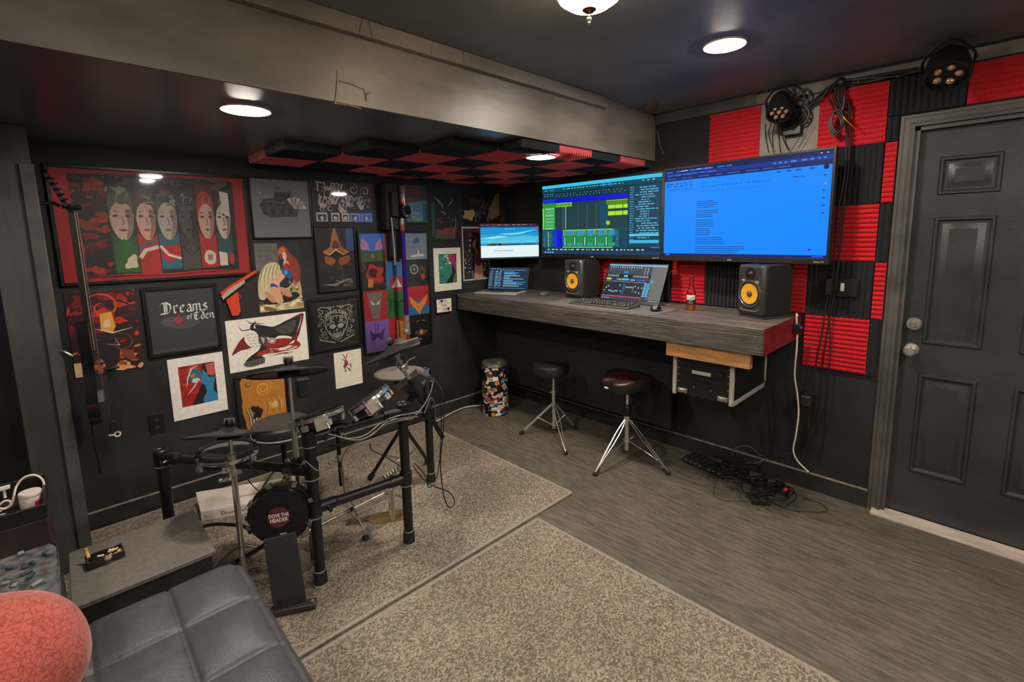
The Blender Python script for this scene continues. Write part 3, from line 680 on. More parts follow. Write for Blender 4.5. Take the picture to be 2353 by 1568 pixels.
def d_red(f):
    f.rect(0, 0, 1, 1, '#25272b'); f.rect(0, .6, .5, 1, '#64635f'); f.mottle(.0, .62, .5, .98, ['#5a5955', '#6d6b66'], 10, 3, .08, 2)
    for r in range(3): f.line([(.05, .95-.035*r), (.4, .95-.035*r)], .002, '#4f4e4a')
    f.sp([(.02, .2), (.02, .45), (.1, .6), (.24, .7), (.4, .72), (.52, .66), (.5, .5), (.45, .3), (.3, .2)], '#cdbf95')
    for k in range(9): f.line([(.04+k*.045, .3+.01*k), (.07+k*.045, .5+.01*k), (.14+k*.043, .62+.009*k), (.2+k*.038, .68)], .005, ['#8d8058', '#e4d8b0'][k % 2], True)
    f.sp([(.55, .3), (.7, .35), (.9, .5), (.97, .35), (.95, .15), (.7, .1), (.5, .12)], '#b3a578'); f.mottle(.7, .12, .98, .45, ['#d5c794', '#8d7f52', '#4c4430'], 10, 22, .06, 1)
    f.rect(0, 0, 1, .11, '#b7a777'); f.mottle(0, 0, 1, .13, ['#e0d3a2', '#a08c58', '#7a683f', '#efe3b8'], 18, 9, .12, 1.6)
    f.sp([(.08, .13), (.3, .1), (.7, .12), (.92, .2), (.8, .26), (.5, .22), (.2, .22)], '#201b1c')
    f.sp([(.52, .92), (.62, .955), (.7, .93), (.78, .84), (.92, .74), (.98, .6), (.96, .44), (.88, .4), (.8, .5), (.72, .62), (.66, .72), (.56, .76), (.49, .84)], '#8c3524'); f.sp([(.53, .9), (.62, .94), (.68, .9), (.66, .86), (.56, .84), (.5, .84)], '#cf6a34')
    for k in range(4): f.line([(.7+.04*k, .86-.05*k), (.78+.04*k, .72-.05*k), (.84+.03*k, .56-.03*k)], .004, ['#b04a2c', '#5c1f1a'][k % 2], True)
    f.sp([(.6, .85), (.66, .86), (.69, .81), (.67, .75), (.63, .745), (.6, .79)], '#e3bfa4'); f.line([(.63, .81), (.66, .812)], .002, '#3c2420'); f.line([(.635, .77), (.655, .77)], .002, '#9c3030')
    f.sp([(.62, .74), (.68, .74), (.73, .7), (.7, .63), (.6, .64)], '#dba888')
    f.sp([(.58, .62), (.64, .58), (.62, .5), (.5, .42), (.42, .34), (.32, .36), (.3, .42), (.4, .5), (.48, .56)], '#dca98a')
    f.sp([(.56, .62), (.66, .66), (.74, .62), (.78, .52), (.72, .46), (.64, .5), (.57, .54)], '#1f4f9a'); f.sp([(.6, .66), (.68, .7), (.74, .64), (.7, .58), (.64, .6)], '#a8222c'); f.sp([(.6, .58), (.66, .6), (.68, .54), (.62, .53)], '#4f8fd8')
    f.line([(.74, .64), (.8, .5), (.86, .38), (.86, .34)], .009, '#a8222c', True); f.line([(.72, .5), (.78, .42), (.84, .36)], .008, '#1f3c7a', True); f.sp([(.82, .34), (.88, .35), (.88, .31), (.82, .31)], '#d8a888')
    f.sp([(.27, .4), (.34, .41), (.44, .36), (.42, .32), (.3, .33)], '#1c4f9c')
    f.sp([(.3, .36), (.28, .26), (.36, .13), (.48, .1), (.53, .14), (.5, .24), (.46, .33)], '#d79f7e'); f.sp([(.46, .34), (.56, .34), (.7, .26), (.74, .2), (.66, .19), (.54, .24)], '#c98f6f'); f.sp([(.12, .27), (.18, .3), (.3, .22), (.36, .14), (.28, .13), (.18, .2)], '#c88c6c'); f.sp([(.1, .24), (.14, .28), (.16, .22), (.12, .2)], '#d8a888')
poster('art_print', 'painted poster of a red-haired figure kneeling on a cream shell', (586, 557), (687, 560), (698, 708), (595, 719), d_red, 0, gloss=0)
def d_org(f):
    f.rect(0, 0, 1, 1, '#191717'); f.rect(.78, .62, .98, .99, '#2d4f8c'); f.sp([(.48, 1), (.3, .7), (.14, .62), (.3, .55), (.5, .62), (.72, .55), (.86, .62), (.7, .72), (.56, .95)], '#3c2316')
    f.sp([(.44, .96), (.52, .96), (.64, .7), (.84, .62), (.7, .6), (.5, .66), (.3, .58), (.16, .62), (.34, .7)], '#a86a3a'); f.line([(.16, .62), (.32, .57), (.5, .65), (.68, .57), (.86, .62)], .012, '#e0b878', True)
    f.sp([(.2, .55), (.45, .5), (.4, .4), (.22, .44)], '#9a5528'); f.sp([(.56, .5), (.84, .55), (.82, .44), (.6, .4)], '#9a5528'); f.sp([(.45, .78), (.55, .78), (.6, .68), (.4, .68)], '#5d3a20')
    f.mottle(.08, .15, .9, .42, ['#26211f', '#332c2a', '#15181c', '#2b3436', '#4a3026'], 26, 5, .1, 1.2); f.line([(.1, .1), (.4, .09), (.7, .15), (.85, .17)], .016, '#a08a7a', True); f.mottle(.1, .05, .9, .16, ['#7a6a60', '#3c3634'], 10, 15, .1, 1.4)
poster('framed_poster', 'dark glossy poster with glowing orange armour shapes in a thin black frame', (722, 520), (815, 520), (824, 666), (732, 673), d_org, .008, gloss=1)
def d_grid(f):
    c3 = [0, .345, .66, 1]; r = [1, .765, .52, .262, 0]
    bg = [['#4a78c4', '#8c2222', '#7f8a9c'], ['#1d1a1d', '#2f6ca8', '#27262a'], ['#a82c30', '#2d6a34', '#b02434'], ['#7f5fae', '#b0281e', '#17151a']]
    for i in range(4):
        for j in range(3): f.rect(c3[j], r[i+1], c3[j+1], r[i], bg[i][j])
    f.poly([(0, .765), (.345, .765), (.345, .86), (.17, .85), (0, .87)], '#44663a')
    for s_ in (-1, 1): f.poly([(.17+s_*.04, .86), (.17+s_*.06, .92), (.17+s_*.13, .96), (.17+s_*.16, .9), (.17+s_*.15, .87)], '#d08a98')
    f.poly([(.15, .81), (.17, .835), (.19, .81), (.17, .785)], '#c87a42'); f.rect(.52, .765, .66, 1, '#a9869c')
    f.blob(.84, .93, .06, .025, '#4d6a78', 2); f.poly([(.74, .8), (.84, .81), (.86, .86), (.88, .81), (.95, .81), (.95, .79), (.74, .785)], '#d8c8bd')
    f.blob(.19, .66, .13, .075, '#b5282c', 4, j=.15); f.blob(.16, .67, .06, .04, '#2a2224', 5); f.poly([(.08, .55), (.15, .55), (.16, .62), (.09, .62)], '#d07a28')
    f.disc(.5, .56, .11, '#b03040'); f.poly([(.42, .53), (.58, .53), (.5, .62)], '#d9d3cc')
    f.disc(.78, .675, .07, '#8d8c8c'); f.disc(.78, .675, .045, '#27262a'); f.disc(.78, .675, .02, '#8d8c8c'); f.disc(.92, .6, .035, '#a83030')
    f.poly([(.06, .5), (.28, .5), (.22, .28), (.12, .28)], '#77706c'); f.poly([(.1, .44), (.17, .4), (.24, .44), (.22, .4), (.12, .4)], '#d9ccb8')
    f.poly([(.36, .5), (.42, .38), (.36, .3)], '#234f2b'); f.poly([(.65, .5), (.58, .38), (.65, .3)], '#234f2b'); f.line([(.38, .42), (.48, .4), (.5, .37), (.52, .4), (.64, .42)], .008, '#1a3a20')
    f.poly([(.66, .262), (1, .262), (1, .33), (.83, .4), (.66, .33)], '#2f6ca0'); f.poly([(.68, .44), (.82, .36), (.98, .44), (.96, .38), (.86, .29), (.84, .26), (.8, .29), (.7, .37)], '#d88a3a')
    f.poly([(.06, .2), (.1, .08), (.17, .12), (.24, .08), (.29, .2), (.22, .15), (.12, .15)], '#3b2a66'); f.line([(.15, .24), (.15, .15)], .006, '#3b2a66'); f.line([(.19, .24), (.19, .15)], .006, '#3b2a66')
    f.poly([(.48, .03), (.6, .03), (.6, .22), (.48, .24)], '#d07f36'); f.disc(.85, .1, .035, '#c8863c')
    for i in range(9): a = R(200+i*17.5); f.line([(.85+.06*math.cos(a), .12+.035*math.sin(a)), (.85+.11*math.cos(a), .12+.06*math.sin(a))], .004, '#c8863c')
    f.line([(.78, .2), (.83, .205)], .004, '#b9a888'); f.line([(.87, .205), (.92, .2)], .004, '#b9a888')
poster('framed_poster', 'tall black-framed poster of twelve coloured emblem squares behind the purple vacuum tube', (821, 531), (984, 532), (993, 788), (839, 815), d_grid, .014, gloss=1)
def d_fire(f):
    f.rect(0, 0, 1, 1, '#33161a'); f.mottle(0, .35, 1, 1, ['#7d1616', '#a81c18', '#4a1418', '#c4301c', '#2a1216', '#581a30'], 46, 2, .12, 1.2)
    f.swirl(.5, .8, .05, .3, 1.4, .012, '#d04a20', 1); f.swirl(.4, .62, .1, .42, 1.1, .008, '#8e2420', 3); f.mottle(0, 0, 1, .3, ['#c87a4a', '#a84e2a', '#8a3a22', '#e0a46c', '#c2603a'], 26, 5, .12, 1.2)
    f.rect(0, 0, .25, .17, '#d9b88a'); f.poly([(.45, .5), (.62, .52), (.7, .35), (.64, .12), (.5, .05), (.38, .2)], '#2b1b1f'); f.poly([(.45, .72), (.62, .74), (.66, .56), (.6, .48), (.44, .52)], '#e0a040'); f.blob(.54, .6, .06, .05, '#e8bd96', 2); f.line([(.35, .55), (.6, .48), (.9, .52)], .007, '#e0dccf', True); f.line([(.5, .35), (.68, .32), (.62, .42)], .006, '#e0dccf', True)
    f.swirl(.72, .35, .06, .2, 1.5, .007, '#5d4640', 0); f.text('AK', .93, .06, .022, '#3a2620')
poster('art_print', 'fiery red fantasy poster with a golden-haired figure, behind the hanging guitar', (147, 668), (312, 667), (327, 845), (171, 869), d_fire, 0)
def d_dreams(f):
    f.rect(0, 0, 1, 1, '#35393b'); f.rect(0, 0, 1, .05, '#3f4345')
    f.blob(.45, .46, .29, .1, '#4c4d4c', 6, j=.06, rot=-.12); f.blob(.28, .5, .09, .06, '#545554', 7, rot=-.1)
    for k in range(15):
        a = 2*PI*k/15; L = (.11, .15, .09)[k % 3]; f.poly([(.42+.03*math.cos(a+.3), .5+.04*math.sin(a+.3)), (.42+L*math.cos(a), .5+L*1.15*math.sin(a)), (.42+.03*math.cos(a-.3), .5+.04*math.sin(a-.3))], '#7c3238')
    f.disc(.42, .5, .06, '#9c3a40')
    # black-letter lettering drawn with a broad nib
    G = {'D': ([(0, .95), (.35, 1), (.62, .8), (.66, .4), (.45, .05), (.1, 0)], [(.2, .98), (.2, .05)], [(.35, .9), (.35, .15)], [(-.18, .72), (.1, .98)], [(-.15, .0), (.2, .06)]),
         'r': ([(.08, .66), (.08, .08), (.2, 0)], [(.08, .58), (.28, .68), (.38, .6)]), 'e': ([(.38, .12), (.2, 0), (.06, .14), (.06, .52), (.22, .68), (.38, .54), (.1, .36)],),
         'a': ([(.06, .58), (.24, .68), (.36, .56), (.36, .08), (.46, 0)], [(.36, .38), (.12, .32), (.06, .12), (.2, 0), (.36, .14)]),
         'm': ([(.06, .66), (.06, .04)], [(.06, .58), (.22, .68), (.32, .58), (.32, .04)], [(.32, .58), (.48, .68), (.58, .58), (.58, .08), (.68, 0)]),
         's': ([(.38, .6), (.22, .68), (.08, .54), (.34, .28), (.34, .1), (.18, 0), (.04, .08)],), 'o': ([(.2, .68), (.06, .52), (.06, .16), (.2, 0), (.36, .16), (.36, .52), (.2, .68)],),
         'f': ([(.4, .9), (.26, 1), (.16, .86), (.16, 0)], [(0, .64), (.34, .64)]), 'E': ([(.6, .86), (.34, 1), (.12, .8), (.12, .2), (.36, 0), (.62, .14)], [(.1, .52), (.5, .54)], [(.3, .95), (.3, .05)]),
         'd': ([(.16, 1), (.36, .74), (.36, .12), (.2, 0), (.06, .16), (.06, .48), (.2, .62), (.36, .5)],), 'n': ([(.06, .66), (.06, .04)], [(.06, .58), (.24, .68), (.36, .56), (.36, .06), (.46, 0)])}
    adv = {'D': .82, 'm': .78, 'E': .8}
    def write(s_, u, v, sz, col):
        x = u
        for ch in s_:
            if ch == ' ': x += sz*.3/f.W; continue
            for st in G[ch]:
                f.lay += 0; f.m(ink(col)); f.lay += 1
                nb = V((.055, .06))*sz; pts = [V((x*f.W+p[0]*sz, v*f.Hh+p[1]*sz)) for p in st]
                for i in range(len(pts)-1):
                    a, b = pts[i], pts[i+1]; d = b-a; n_ = V((-d.y, d.x)).normalized()*sz*.03
                    q = [a-nb, b-nb, b+nb, a+nb] if abs(d.x*nb.y-d.y*nb.x) > 1e-5 else [a-n_, b-n_, b+n_, a+n_]
                    cr = (q[1]-q[0]).x*(q[2]-q[1]).y-(q[1]-q[0]).y*(q[2]-q[1]).x
                    if cr < 0: q = q[::-1]
                    f.add([f.P(p.x/f.W, p.y/f.Hh) for p in q], [(0, 1, 2, 3)], False)
            x += sz*adv.get(ch, .5)/f.W
        return x
    write('Dreams', .2, .62, .064, '#d9d6d0'); write('of', .55, .5, .031, '#d9d6d0'); write('Eden', .65, .475, .047, '#d9d6d0')
poster('framed_shirt', 'black framed dark shirt print lettered Dreams of Eden with a red burst', (322, 662), (498, 652), (512, 804), (343, 819), d_dreams, .02, fcol='#121212', gloss=0)
def d_bat(f):
    f.rect(0, 0, 1, 1, '#efe8dc'); r_, k_, g_, w_ = '#7c241f', '#262426', '#4f4a48', '#ede6d9'
    f.sp([(.04, .34), (.1, .5), (.18, .64), (.3, .7), (.42, .62), (.4, .5), (.26, .42), (.14, .4)], r_); f.sp([(.36, .36), (.5, .5), (.66, .52), (.82, .46), (.9, .34), (.84, .26), (.74, .3), (.62, .26), (.48, .26), (.34, .26)], '#97281f')
    f.sp([(.66, .8), (.8, .9), (.95, .98), (.97, .9), (.9, .6), (.84, .42), (.76, .4), (.8, .6)], r_)
    f.sp([(.34, .86), (.46, .82), (.56, .78), (.7, .84), (.88, .92), (.93, .88), (.88, .68), (.82, .52), (.72, .56), (.62, .58), (.56, .54), (.46, .6), (.38, .7)], k_); f.sp([(.58, .74), (.72, .8), (.86, .86), (.84, .72), (.78, .6), (.66, .62)], g_)
    f.line([(.56, .76), (.68, .72), (.82, .56)], .006, k_, True); f.line([(.6, .78), (.76, .78), (.88, .66)], .005, k_, True)
    f.sp([(.28, .84), (.36, .93), (.32, .8), (.44, .8), (.5, .72), (.44, .62), (.36, .64), (.3, .72)], k_); f.line([(.24, .97), (.29, .9), (.36, .88), (.46, .86)], .008, k_, True); f.line([(.14, .87), (.18, .78), (.26, .78), (.34, .82)], .007, k_, True)
    f.sp([(.22, .72), (.3, .76), (.36, .68), (.37, .54), (.4, .44), (.3, .4), (.24, .48), (.2, .6)], w_)
    for r in range(5):
        for c in range(3): f.line([(.22+.05*c+.008*r, .7-.06*r), (.245+.05*c+.008*r, .67-.06*r), (.27+.05*c+.008*r, .71-.06*r)], .003, '#2c2a2a', True)
    f.sp([(.38, .62), (.46, .6), (.48, .5), (.42, .44), (.37, .5)], g_); f.sp([(.4, .6), (.44, .56), (.42, .48)], '#b8b2aa'); f.sp([(.5, .56), (.56, .55), (.58, .48), (.53, .44), (.48, .49)], '#a89f98'); f.disc(.53, .5, .018, w_)
    f.sp([(.4, .46), (.36, .36), (.27, .28), (.2, .2), (.17, .1), (.24, .06), (.4, .09), (.42, .18), (.38, .26), (.46, .36)], k_)
    f.sp([(.17, .1), (.19, .16), (.4, .19), (.42, .13), (.4, .08), (.24, .055)], '#5c5754')
    for i in range(5): f.line([(.21+i*.042, .085), (.215+i*.042, .15)], .003, k_)
    f.sp([(.34, .3), (.42, .34), (.46, .3), (.4, .24), (.34, .24)], '#a83226'); f.mottle(.5, .28, .86, .44, ['#b33a2c', '#6c1c18', '#efe8dc'], 12, 4, .045, 2)
    for a in ((.46, .24, .84, .26), (.5, .2, .8, .21), (.56, .25, .74, .17), (.88, .5, .97, .96), (.84, .44, .93, .74)): f.line([(a[0], a[1]), ((a[0]+a[2])/2, (a[1]+a[3])/2+.015), (a[2], a[3])], .007, r_, True)
    f.line([(.5, .35), (.66, .3), (.84, .33)], .006, w_, True); f.line([(.52, .25), (.66, .23), (.78, .24)], .004, w_, True); f.line([(.86, .6), (.91, .76), (.94, .92)], .006, w_, True)
poster('art_print', 'white paper print of jagged black and red winged strokes', (517, 738), (702, 717), (710, 826), (529, 858), d_bat, 0)
def d_skull(f):
    f.rect(0, 0, 1, 1, '#33312e'); c = '#cfc9ba'
    X = lambda u: .5+u; 
    for s_ in (-1, 1):
        for (u, v, r1, t, ph, fl) in ((.3, .78, .07, 1.3, 0, 1), (.2, .72, .06, 1.2, 2, -1), (.34, .68, .05, 1.2, 4, 1), (.3, .57, .06, 1.2, 1, -1), (.36, .5, .045, 1.3, 2, 1), (.3, .4, .07, 1.1, 3, -1), (.25, .32, .05, 1.2, 0, 1), (.33, .28, .06, 1.3, 5, 1), (.24, .23, .05, 1.1, 2, -1), (.12, .84, .05, 1.1, 1, 1), (.2, .5, .04, 1, 0, 1)):
            f.swirl(.5+s_*u, v, .008, r1, t, .006, c, ph if s_ > 0 else PI-ph, True, fl*s_)
        f.line([(.5+s_*.02, .86), (.5+s_*.15, .84), (.5+s_*.3, .87), (.5+s_*.38, .82)], .005, c); f.line([(.5+s_*.2, .64), (.5+s_*.25, .5), (.5+s_*.2, .36), (.5+s_*.1, .2), (.5, .13)], .006, c); f.line([(.5+s_*.38, .2), (.5+s_*.2, .14), (.5+s_*.05, .09)], .009, c)
        f.line([(.5+s_*.0, .66), (.5+s_*.12, .65), (.5+s_*.2, .58)], .006, c); f.blob(.5+s_*.085, .44, .07, .05, c, 3, j=.04, rot=s_*.1); f.line([(.5+s_*.04, .52), (.5+s_*.1, .54), (.5+s_*.16, .5)], .007, c)
        f.swirl(.5+s_*.1, .58, .005, .05, 1.2, .008, c, 1, True, s_); f.line([(.5+s_*.16, .36), (.5+s_*.12, .26), (.5, .18)], .007, c)
    f.poly([(.5, .4), (.53, .33), (.47, .33)], c); f.poly([(.4, .3), (.6, .3), (.57, .22), (.5, .2), (.43, .22)], c); f.mottle(.38, .58, .62, .66, [c], 8, 3, .02, 1); f.mottle(.36, .2, .64, .4, [c], 8, 13, .015, 1)
    for i in range(4): f.line([(.43+i*.045, .3), (.435+i*.043, .23)], .003, '#33312e')
    f.text('HILL', .5, .745, .042, c, bold=.02); f.text('GREEN', .335, .69, .036, c, rot=.62, bold=.02, maxw=.07); f.text('DRIVE', .665, .69, .036, c, rot=-.62, bold=.02, maxw=.07)
poster('framed_print', 'black framed white ornamental skull design on dark cloth', (708, 690), (828, 677), (833, 796), (718, 809), d_skull, .018, fcol='#151413', gloss=1)
def d_mat1(f):
    f.rect(0, 0, 1, 1, '#ece6e0'); u0, v0, u1, v1 = .17, .2, .83, .86
    f.rect(u0, v0, u1, v1, '#a02220'); f.mottle(u0, v0, .55, v1, ['#b83028', '#8c1a18', '#c4483c'], 24, 3, .06, 1.6)
    f.poly([(.6, v1), (u1, v1), (u1, v0), (.34, v0), (.5, .42), (.56, .55)], '#1f1c1e'); f.poly([(.56, v1), (.66, v1), (.68, .66), (.8, .62), (u1, .68), (u1, v1), (.7, .84)], '#c45a50')
    f.poly([(.6, .76), (.66, .7), (.7, .62), (.82, .6), (.78, .48), (.76, .4), (u1, .3), (u1, v0), (.56, v0), (.56, .28), (.64, .38), (.62, .48), (.54, .56)], '#3581b0')
    f.poly([(.3, .66), (.36, .78), (.5, .8), (.58, .7), (.5, .58), (.4, .54)], '#2c6f86'); f.poly([(.36, .7), (.46, .72), (.44, .66), (.37, .66)], '#c47a30'); f.blob(.46, .6, .07, .04, '#d8cfca', 3); f.line([(.28, .5), (.32, .66), (.4, .8), (.52, .84)], .008, '#d9d2ca', True); f.line([(.28, .38), (.42, .5), (.52, .62)], .007, '#d9d2ca', True)
poster('matted_print', 'white-matted red, black and blue painting hung above the wall socket', (385, 828), (512, 808), (523, 945), (398, 966), d_mat1, 0, thick=.006)
def d_parch(f):
    f.rect(0, 0, 1, 1, '#1e1c19')
    f.blob(.52, .5, .44, .46, '#b9752c', 5, 30, .03); f.poly([(.08, .93), (.12, .985), (.6, .97), (.97, .99), (.96, .5), (.97, .1), (.7, .02), (.35, .04), (.2, .03), (.12, .3), (.15, .5), (.09, .7)], '#b8772f')
    f.swirl(.52, .78, .02, .17, 2.2, .012, '#d99a3c', 0); f.swirl(.52, .78, .06, .26, 1.2, .01, '#c98a3a', 2); f.swirl(.22, .88, .01, .07, 1.2, .006, '#4a2c14', 0)
    for i in range(12): f.line([(.14+.02*i, .55-.005*i), (.2+.02*i, .4-.01*i), (.2+.015*i, .22)], .007, ['#211f1d', '#cfc0a0', '#8b8372'][i % 3], True)
    for i in range(10): f.line([(.5+.04*i, .62), (.55+.04*i, .5), (.5+.045*i, .38)], .006, ['#d9a85a', '#8e5a22', '#e0bc7c'][i % 3], True)
    f.blob(.36, .45, .1, .1, '#191716', 8, j=.2); f.blob(.72, .5, .07, .05, '#d8b070', 2); f.mottle(.2, .06, .9, .3, ['#c98a3a', '#a0621f', '#d9a24c'], 18, 3, .08, 1.4)
poster('framed_print', 'orange torn-edge parchment print with dark swirl, partly hidden behind the round drum pads', (534, 866), (658, 850), (672, 1003), (556, 1024), d_parch, .008)
def d_sp(f):
    f.rect(0, 0, 1, 1, '#e6dfca'); c1, c2 = '#8e2430', '#3a3462'
    f.line([(.3, .95), (.38, .85), (.42, .72)], .008, c1, True); f.line([(.5, .97), (.45, .85), (.42, .72)], .007, c1, True); f.line([(.28, .8), (.36, .76), (.42, .72)], .007, c1, True)
    f.blob(.42, .66, .07, .09, c1, 3); f.blob(.36, .58, .05, .05, c1, 5); f.line([(.45, .6), (.58, .62), (.6, .48)], .012, c2, True); f.line([(.4, .56), (.5, .5), (.56, .42), (.62, .46)], .012, c1, True); f.line([(.34, .54), (.4, .44), (.34, .42)], .012, c2, True)
    for i in range(5): f.line([(.2, .9-.1*i), (.8, .96-.12*i)], .0012, '#b8b2a4')
poster('art_print', 'small cream sheet with a tiny red and purple leaping figure', (766, 813), (830, 801), (833, 882), (773, 893), d_sp, 0)
def d_mat2(f):
    f.rect(0, 0, 1, 1, '#dfdbc8'); u0, v0, u1, v1 = .17, .17, .83, .86; f.rect(u0, v0, u1, v1, '#2f7a68'); f.mottle(u0, v0, .55, v1, ['#3a8a78', '#1f5a4c', '#8fb8a4'], 24, 3, .05, 2)
    f.poly([(.5, .78), (.62, .8), (.72, .84), (.8, .86), (u1, .4), (.7, .42), (.66, .6)], '#a02a58'); f.poly([(.56, .78), (.66, .62), (.66, .4), (.4, v0), (.66, v0), (.8, .44)], '#221f20'); f.poly([(.66, v0), (u1, v0), (u1, .42), (.74, .36)], '#6d6255'); f.mottle(.42, .6, .62, .84, ['#d9d2c4', '#a83048', '#c8c0b4'], 10, 9, .05, 1.2); f.poly([(.8, .86), (.8, .7), (u1, .66), (u1, .86)], '#191718')
poster('matted_print', 'white-matted green and magenta painting above the little letter board', (995, 572), (1057, 568), (1061, 665), (1000, 670), d_mat2, 0, thick=.006)
def d_pin(f):
    f.rect(0, 0, 1, 1, '#b8b3aa'); f.rect(.03, .03, .97, .97, '#2b2828'); f.mottle(.03, .8, .97, .97, ['#5b2228', '#7a3038', '#3a2024'], 24, 3, .08, 1.4); f.mottle(.03, .45, .97, .8, ['#1f2224', '#3a3d40', '#57524e', '#8a8580'], 60, 4, .05, 1); f.mottle(.03, .03, .97, .42, ['#c9c4bb', '#8f8a84', '#26282a', '#4d4844', '#d9d4ca'], 150, 5, .03, 1)
    s_ = '#c08f72'
    f.sp([(.4, .03), (.42, .3), (.4, .38), (.46, .5), (.42, .6), (.34, .66), (.4, .74), (.5, .78), (.64, .76), (.74, .64), (.66, .52), (.7, .38), (.7, .3), (.7, .03)], s_); f.sp([(.44, .62), (.5, .8), (.62, .8), (.68, .6), (.6, .5), (.5, .54)], '#4a372c')
    f.sp([(.4, .38), (.46, .5), (.66, .5), (.71, .38), (.62, .28), (.5, .27)], '#7c2336'); f.line([(.47, .5), (.62, .62)], .003, '#3a1a22'); f.line([(.64, .5), (.5, .62)], .003, '#3a1a22'); f.line([(.56, .03), (.56, .26)], .003, '#7a5644')
poster('art_print', 'black and white crowd poster with a woman in a wine-red bodysuit seen from behind', (1061, 522), (1123, 521), (1126, 642), (1066, 645), d_pin, 0)
# letter board
t = thing('letter_board', 'small white light box with the words F*CK THIS JOB above the desk end', 'sign'); x0, x1, z0, z1 = rect_from((1002, 689), (1036, 686), (1038, 714), (1005, 720), YW-.04)
b = MB().m(mat('lightbox_side', '#2a3560', .4)); b.box((x0, YW-.04, z0), (x1, YW-.001, z1)); b.build('case', None, t, world=True, bevel=.002)
f = Flat(x1-x0, z1-z0); f.wf = lambda p: V((x0+p.x, YW-.0415-p.z, z0+p.y)); f.rect(0, 0, 1, 1, '#e8dcc8')
for k in (1, 2): f.rect(0, k/3-.012, 1, k/3+.012, '#7d7364')
hh = z1-z0
f.text('F♥CK', .42, .83, hh*.24, '#2a2622', bold=.02); f.text('THIS', .5, .5, hh*.24, '#2a2622', bold=.02); f.text('JOB♥', .64, .17, hh*.24, '#2a2622', bold=.02)
f.build('letter_panel', None, t, world=True)
# light gun toy
t = thing('toy_light_gun', 'orange and grey toy light gun mounted on the wall, muzzle up to the right', 'toy gun')
a, b2 = aty(510, 684, YW-.03), aty(590, 628, YW-.03); dd = (b2-a).normalized(); up = V((0, -1, 0)).cross(dd); up = up if up.z > 0 else -up
L = (b2-a).length; Mx = frame3(dd, up, dd.cross(up), a); orm = mat('toy_orange', '#d2431f', .45); gry = mat('toy_grey', '#b3a392', .5)
b = MB().m(orm); b.prism([(L*.3, .014), (L, .006), (L*1.02, .014), (L, .022), (L*.3, .034)], -.012, .012, Mx); b.prism([(L*.02, .005), (L*.3, .012), (L*.32, .032), (L*.04, .03)], -.010, .010, Mx); b.build('barrel', None, t, world=True, bevel=.002)
b = MB().m(gry); b.prism([(-.005, -.012), (L*.62, -.004), (L*.66, .014), (L*.2, .020), (0, .008)], -.0145, .0145, Mx); b.tube(Mx @ V((L*.3, .006, -.016)), Mx @ V((L*.3, .006, .016)), .004); b.build('receiver', None, t, world=True, bevel=.002)
pts = [aty(*p, YW-.03) for p in ((519, 690), (546, 670), (548, 690), (552, 714), (546, 725), (533, 726), (526, 708))]
b = MB().m(orm); Mg = frame3((1, 0, 0), (0, 0, 1), (0, -1, 0), (0, YW-.03, 0)); b.prism([(p.x, p.z) for p in pts], -.010, .012, Mg); b.build('grip', None, t, world=True, bevel=.003)
b = MB().m(orm); pts = [aty(*p, YW-.03) for p in ((545, 676), (553, 680), (549, 690))]; b.path(pts, .002, 5, 3); b.build('trigger', None, t, world=True)

# socket on the far wall
def outlet(t, M):     # local: x right, y up, z out; 7 x 11.5 cm
    b = MB().m(blk); b.box((-.036, -.058, 0), (.036, .058, .006), M); b.build('cover_plate', None, t, world=True, bevel=.002)
    for s_ in (-1, 1):
        b = MB().m(mat('socket_face_black', '#242322', .35)); b.lathe([(.0, .009), (.015, .009), (.016, .006)], 20, M @ Matrix.Translation((0, s_*.02, 0)), cap=False)
        b.m(mat('socket_slot', '#b5aa98', .4, .5)); b.box((-.006, s_*.02-.003, .009), (-.004, s_*.02+.005, .0096), M); b.box((.004, s_*.02-.003, .009), (.006, s_*.02+.005, .0096), M)
        b.build('receptacle', None, t, world=True)
pc_ = aty(360, 973, YW); t = thing('wall_socket', 'black double wall socket below the white-matted painting', 'socket', tuple(pc_)); outlet(t, frame3((1, 0, 0), (0, 0, 1), (0, -1, 0), (pc_.x, YW, pc_.z)))
# ================================================================ DESK
ZD, DX, DYR = 1.065, 2.525, .81
woodb = mat('black_stained_pine', '#37332f', .5, noise=.4, nscale=9, bump=.5, bscale=22, stretch=(14, .8, 14), spec=.5, col2='#57504a')
woodt = mat('black_stained_desktop', '#4a4440', .42, noise=.4, nscale=7, bump=.3, bscale=18, stretch=(9, .6, 9), spec=.5, col2='#6b625b')
t = thing('wall_desk', 'long black-stained timber desk fixed to the wall with a deep front board', 'desk', ((DX+XW)/2, (DYR+YW)/2, .93))
wd = (XW-.001-DX)/4
for i in range(4):
    b = MB(); b.box((DX+i*wd+.0008, DYR, ZD-.036), (DX+(i+1)*wd-.0008, YW-.03, ZD)); b.build('desktop_board', woodt, t, world=True, bevel=.003)
b = MB(); b.box((DX-.001, DYR, ZD-.14), (DX+.037, YW-.03, ZD-.037)); 
b.build('front_apron', woodb, t, world=True, bevel=.003)
b = MB(); b.box((DX+.038, DYR-.0005, ZD-.14), (XW-.001, DYR+.036, ZD-.037)); b.box((DX+.0, DYR-.003, ZD-.139), (XW-.001, DYR-.0004, ZD-.002)); o = b.build('end_apron', mat('dark_red_paint', '#7a2229', .45, noise=.2, nscale=8), t, world=True); o['label'] = 'dark red painted end board'
for yy, zz in ((.845, .96), (.85, 1.02), (1.55, 1.03), (1.58, .95), (2.2, .96), (2.6, 1.03), (3.0, .99)): b = MB(); b.tube((DX-.0005, yy, zz), (DX-.0025, yy, zz), .0035, n=8); b.build('screw_head', steel, t, world=True)

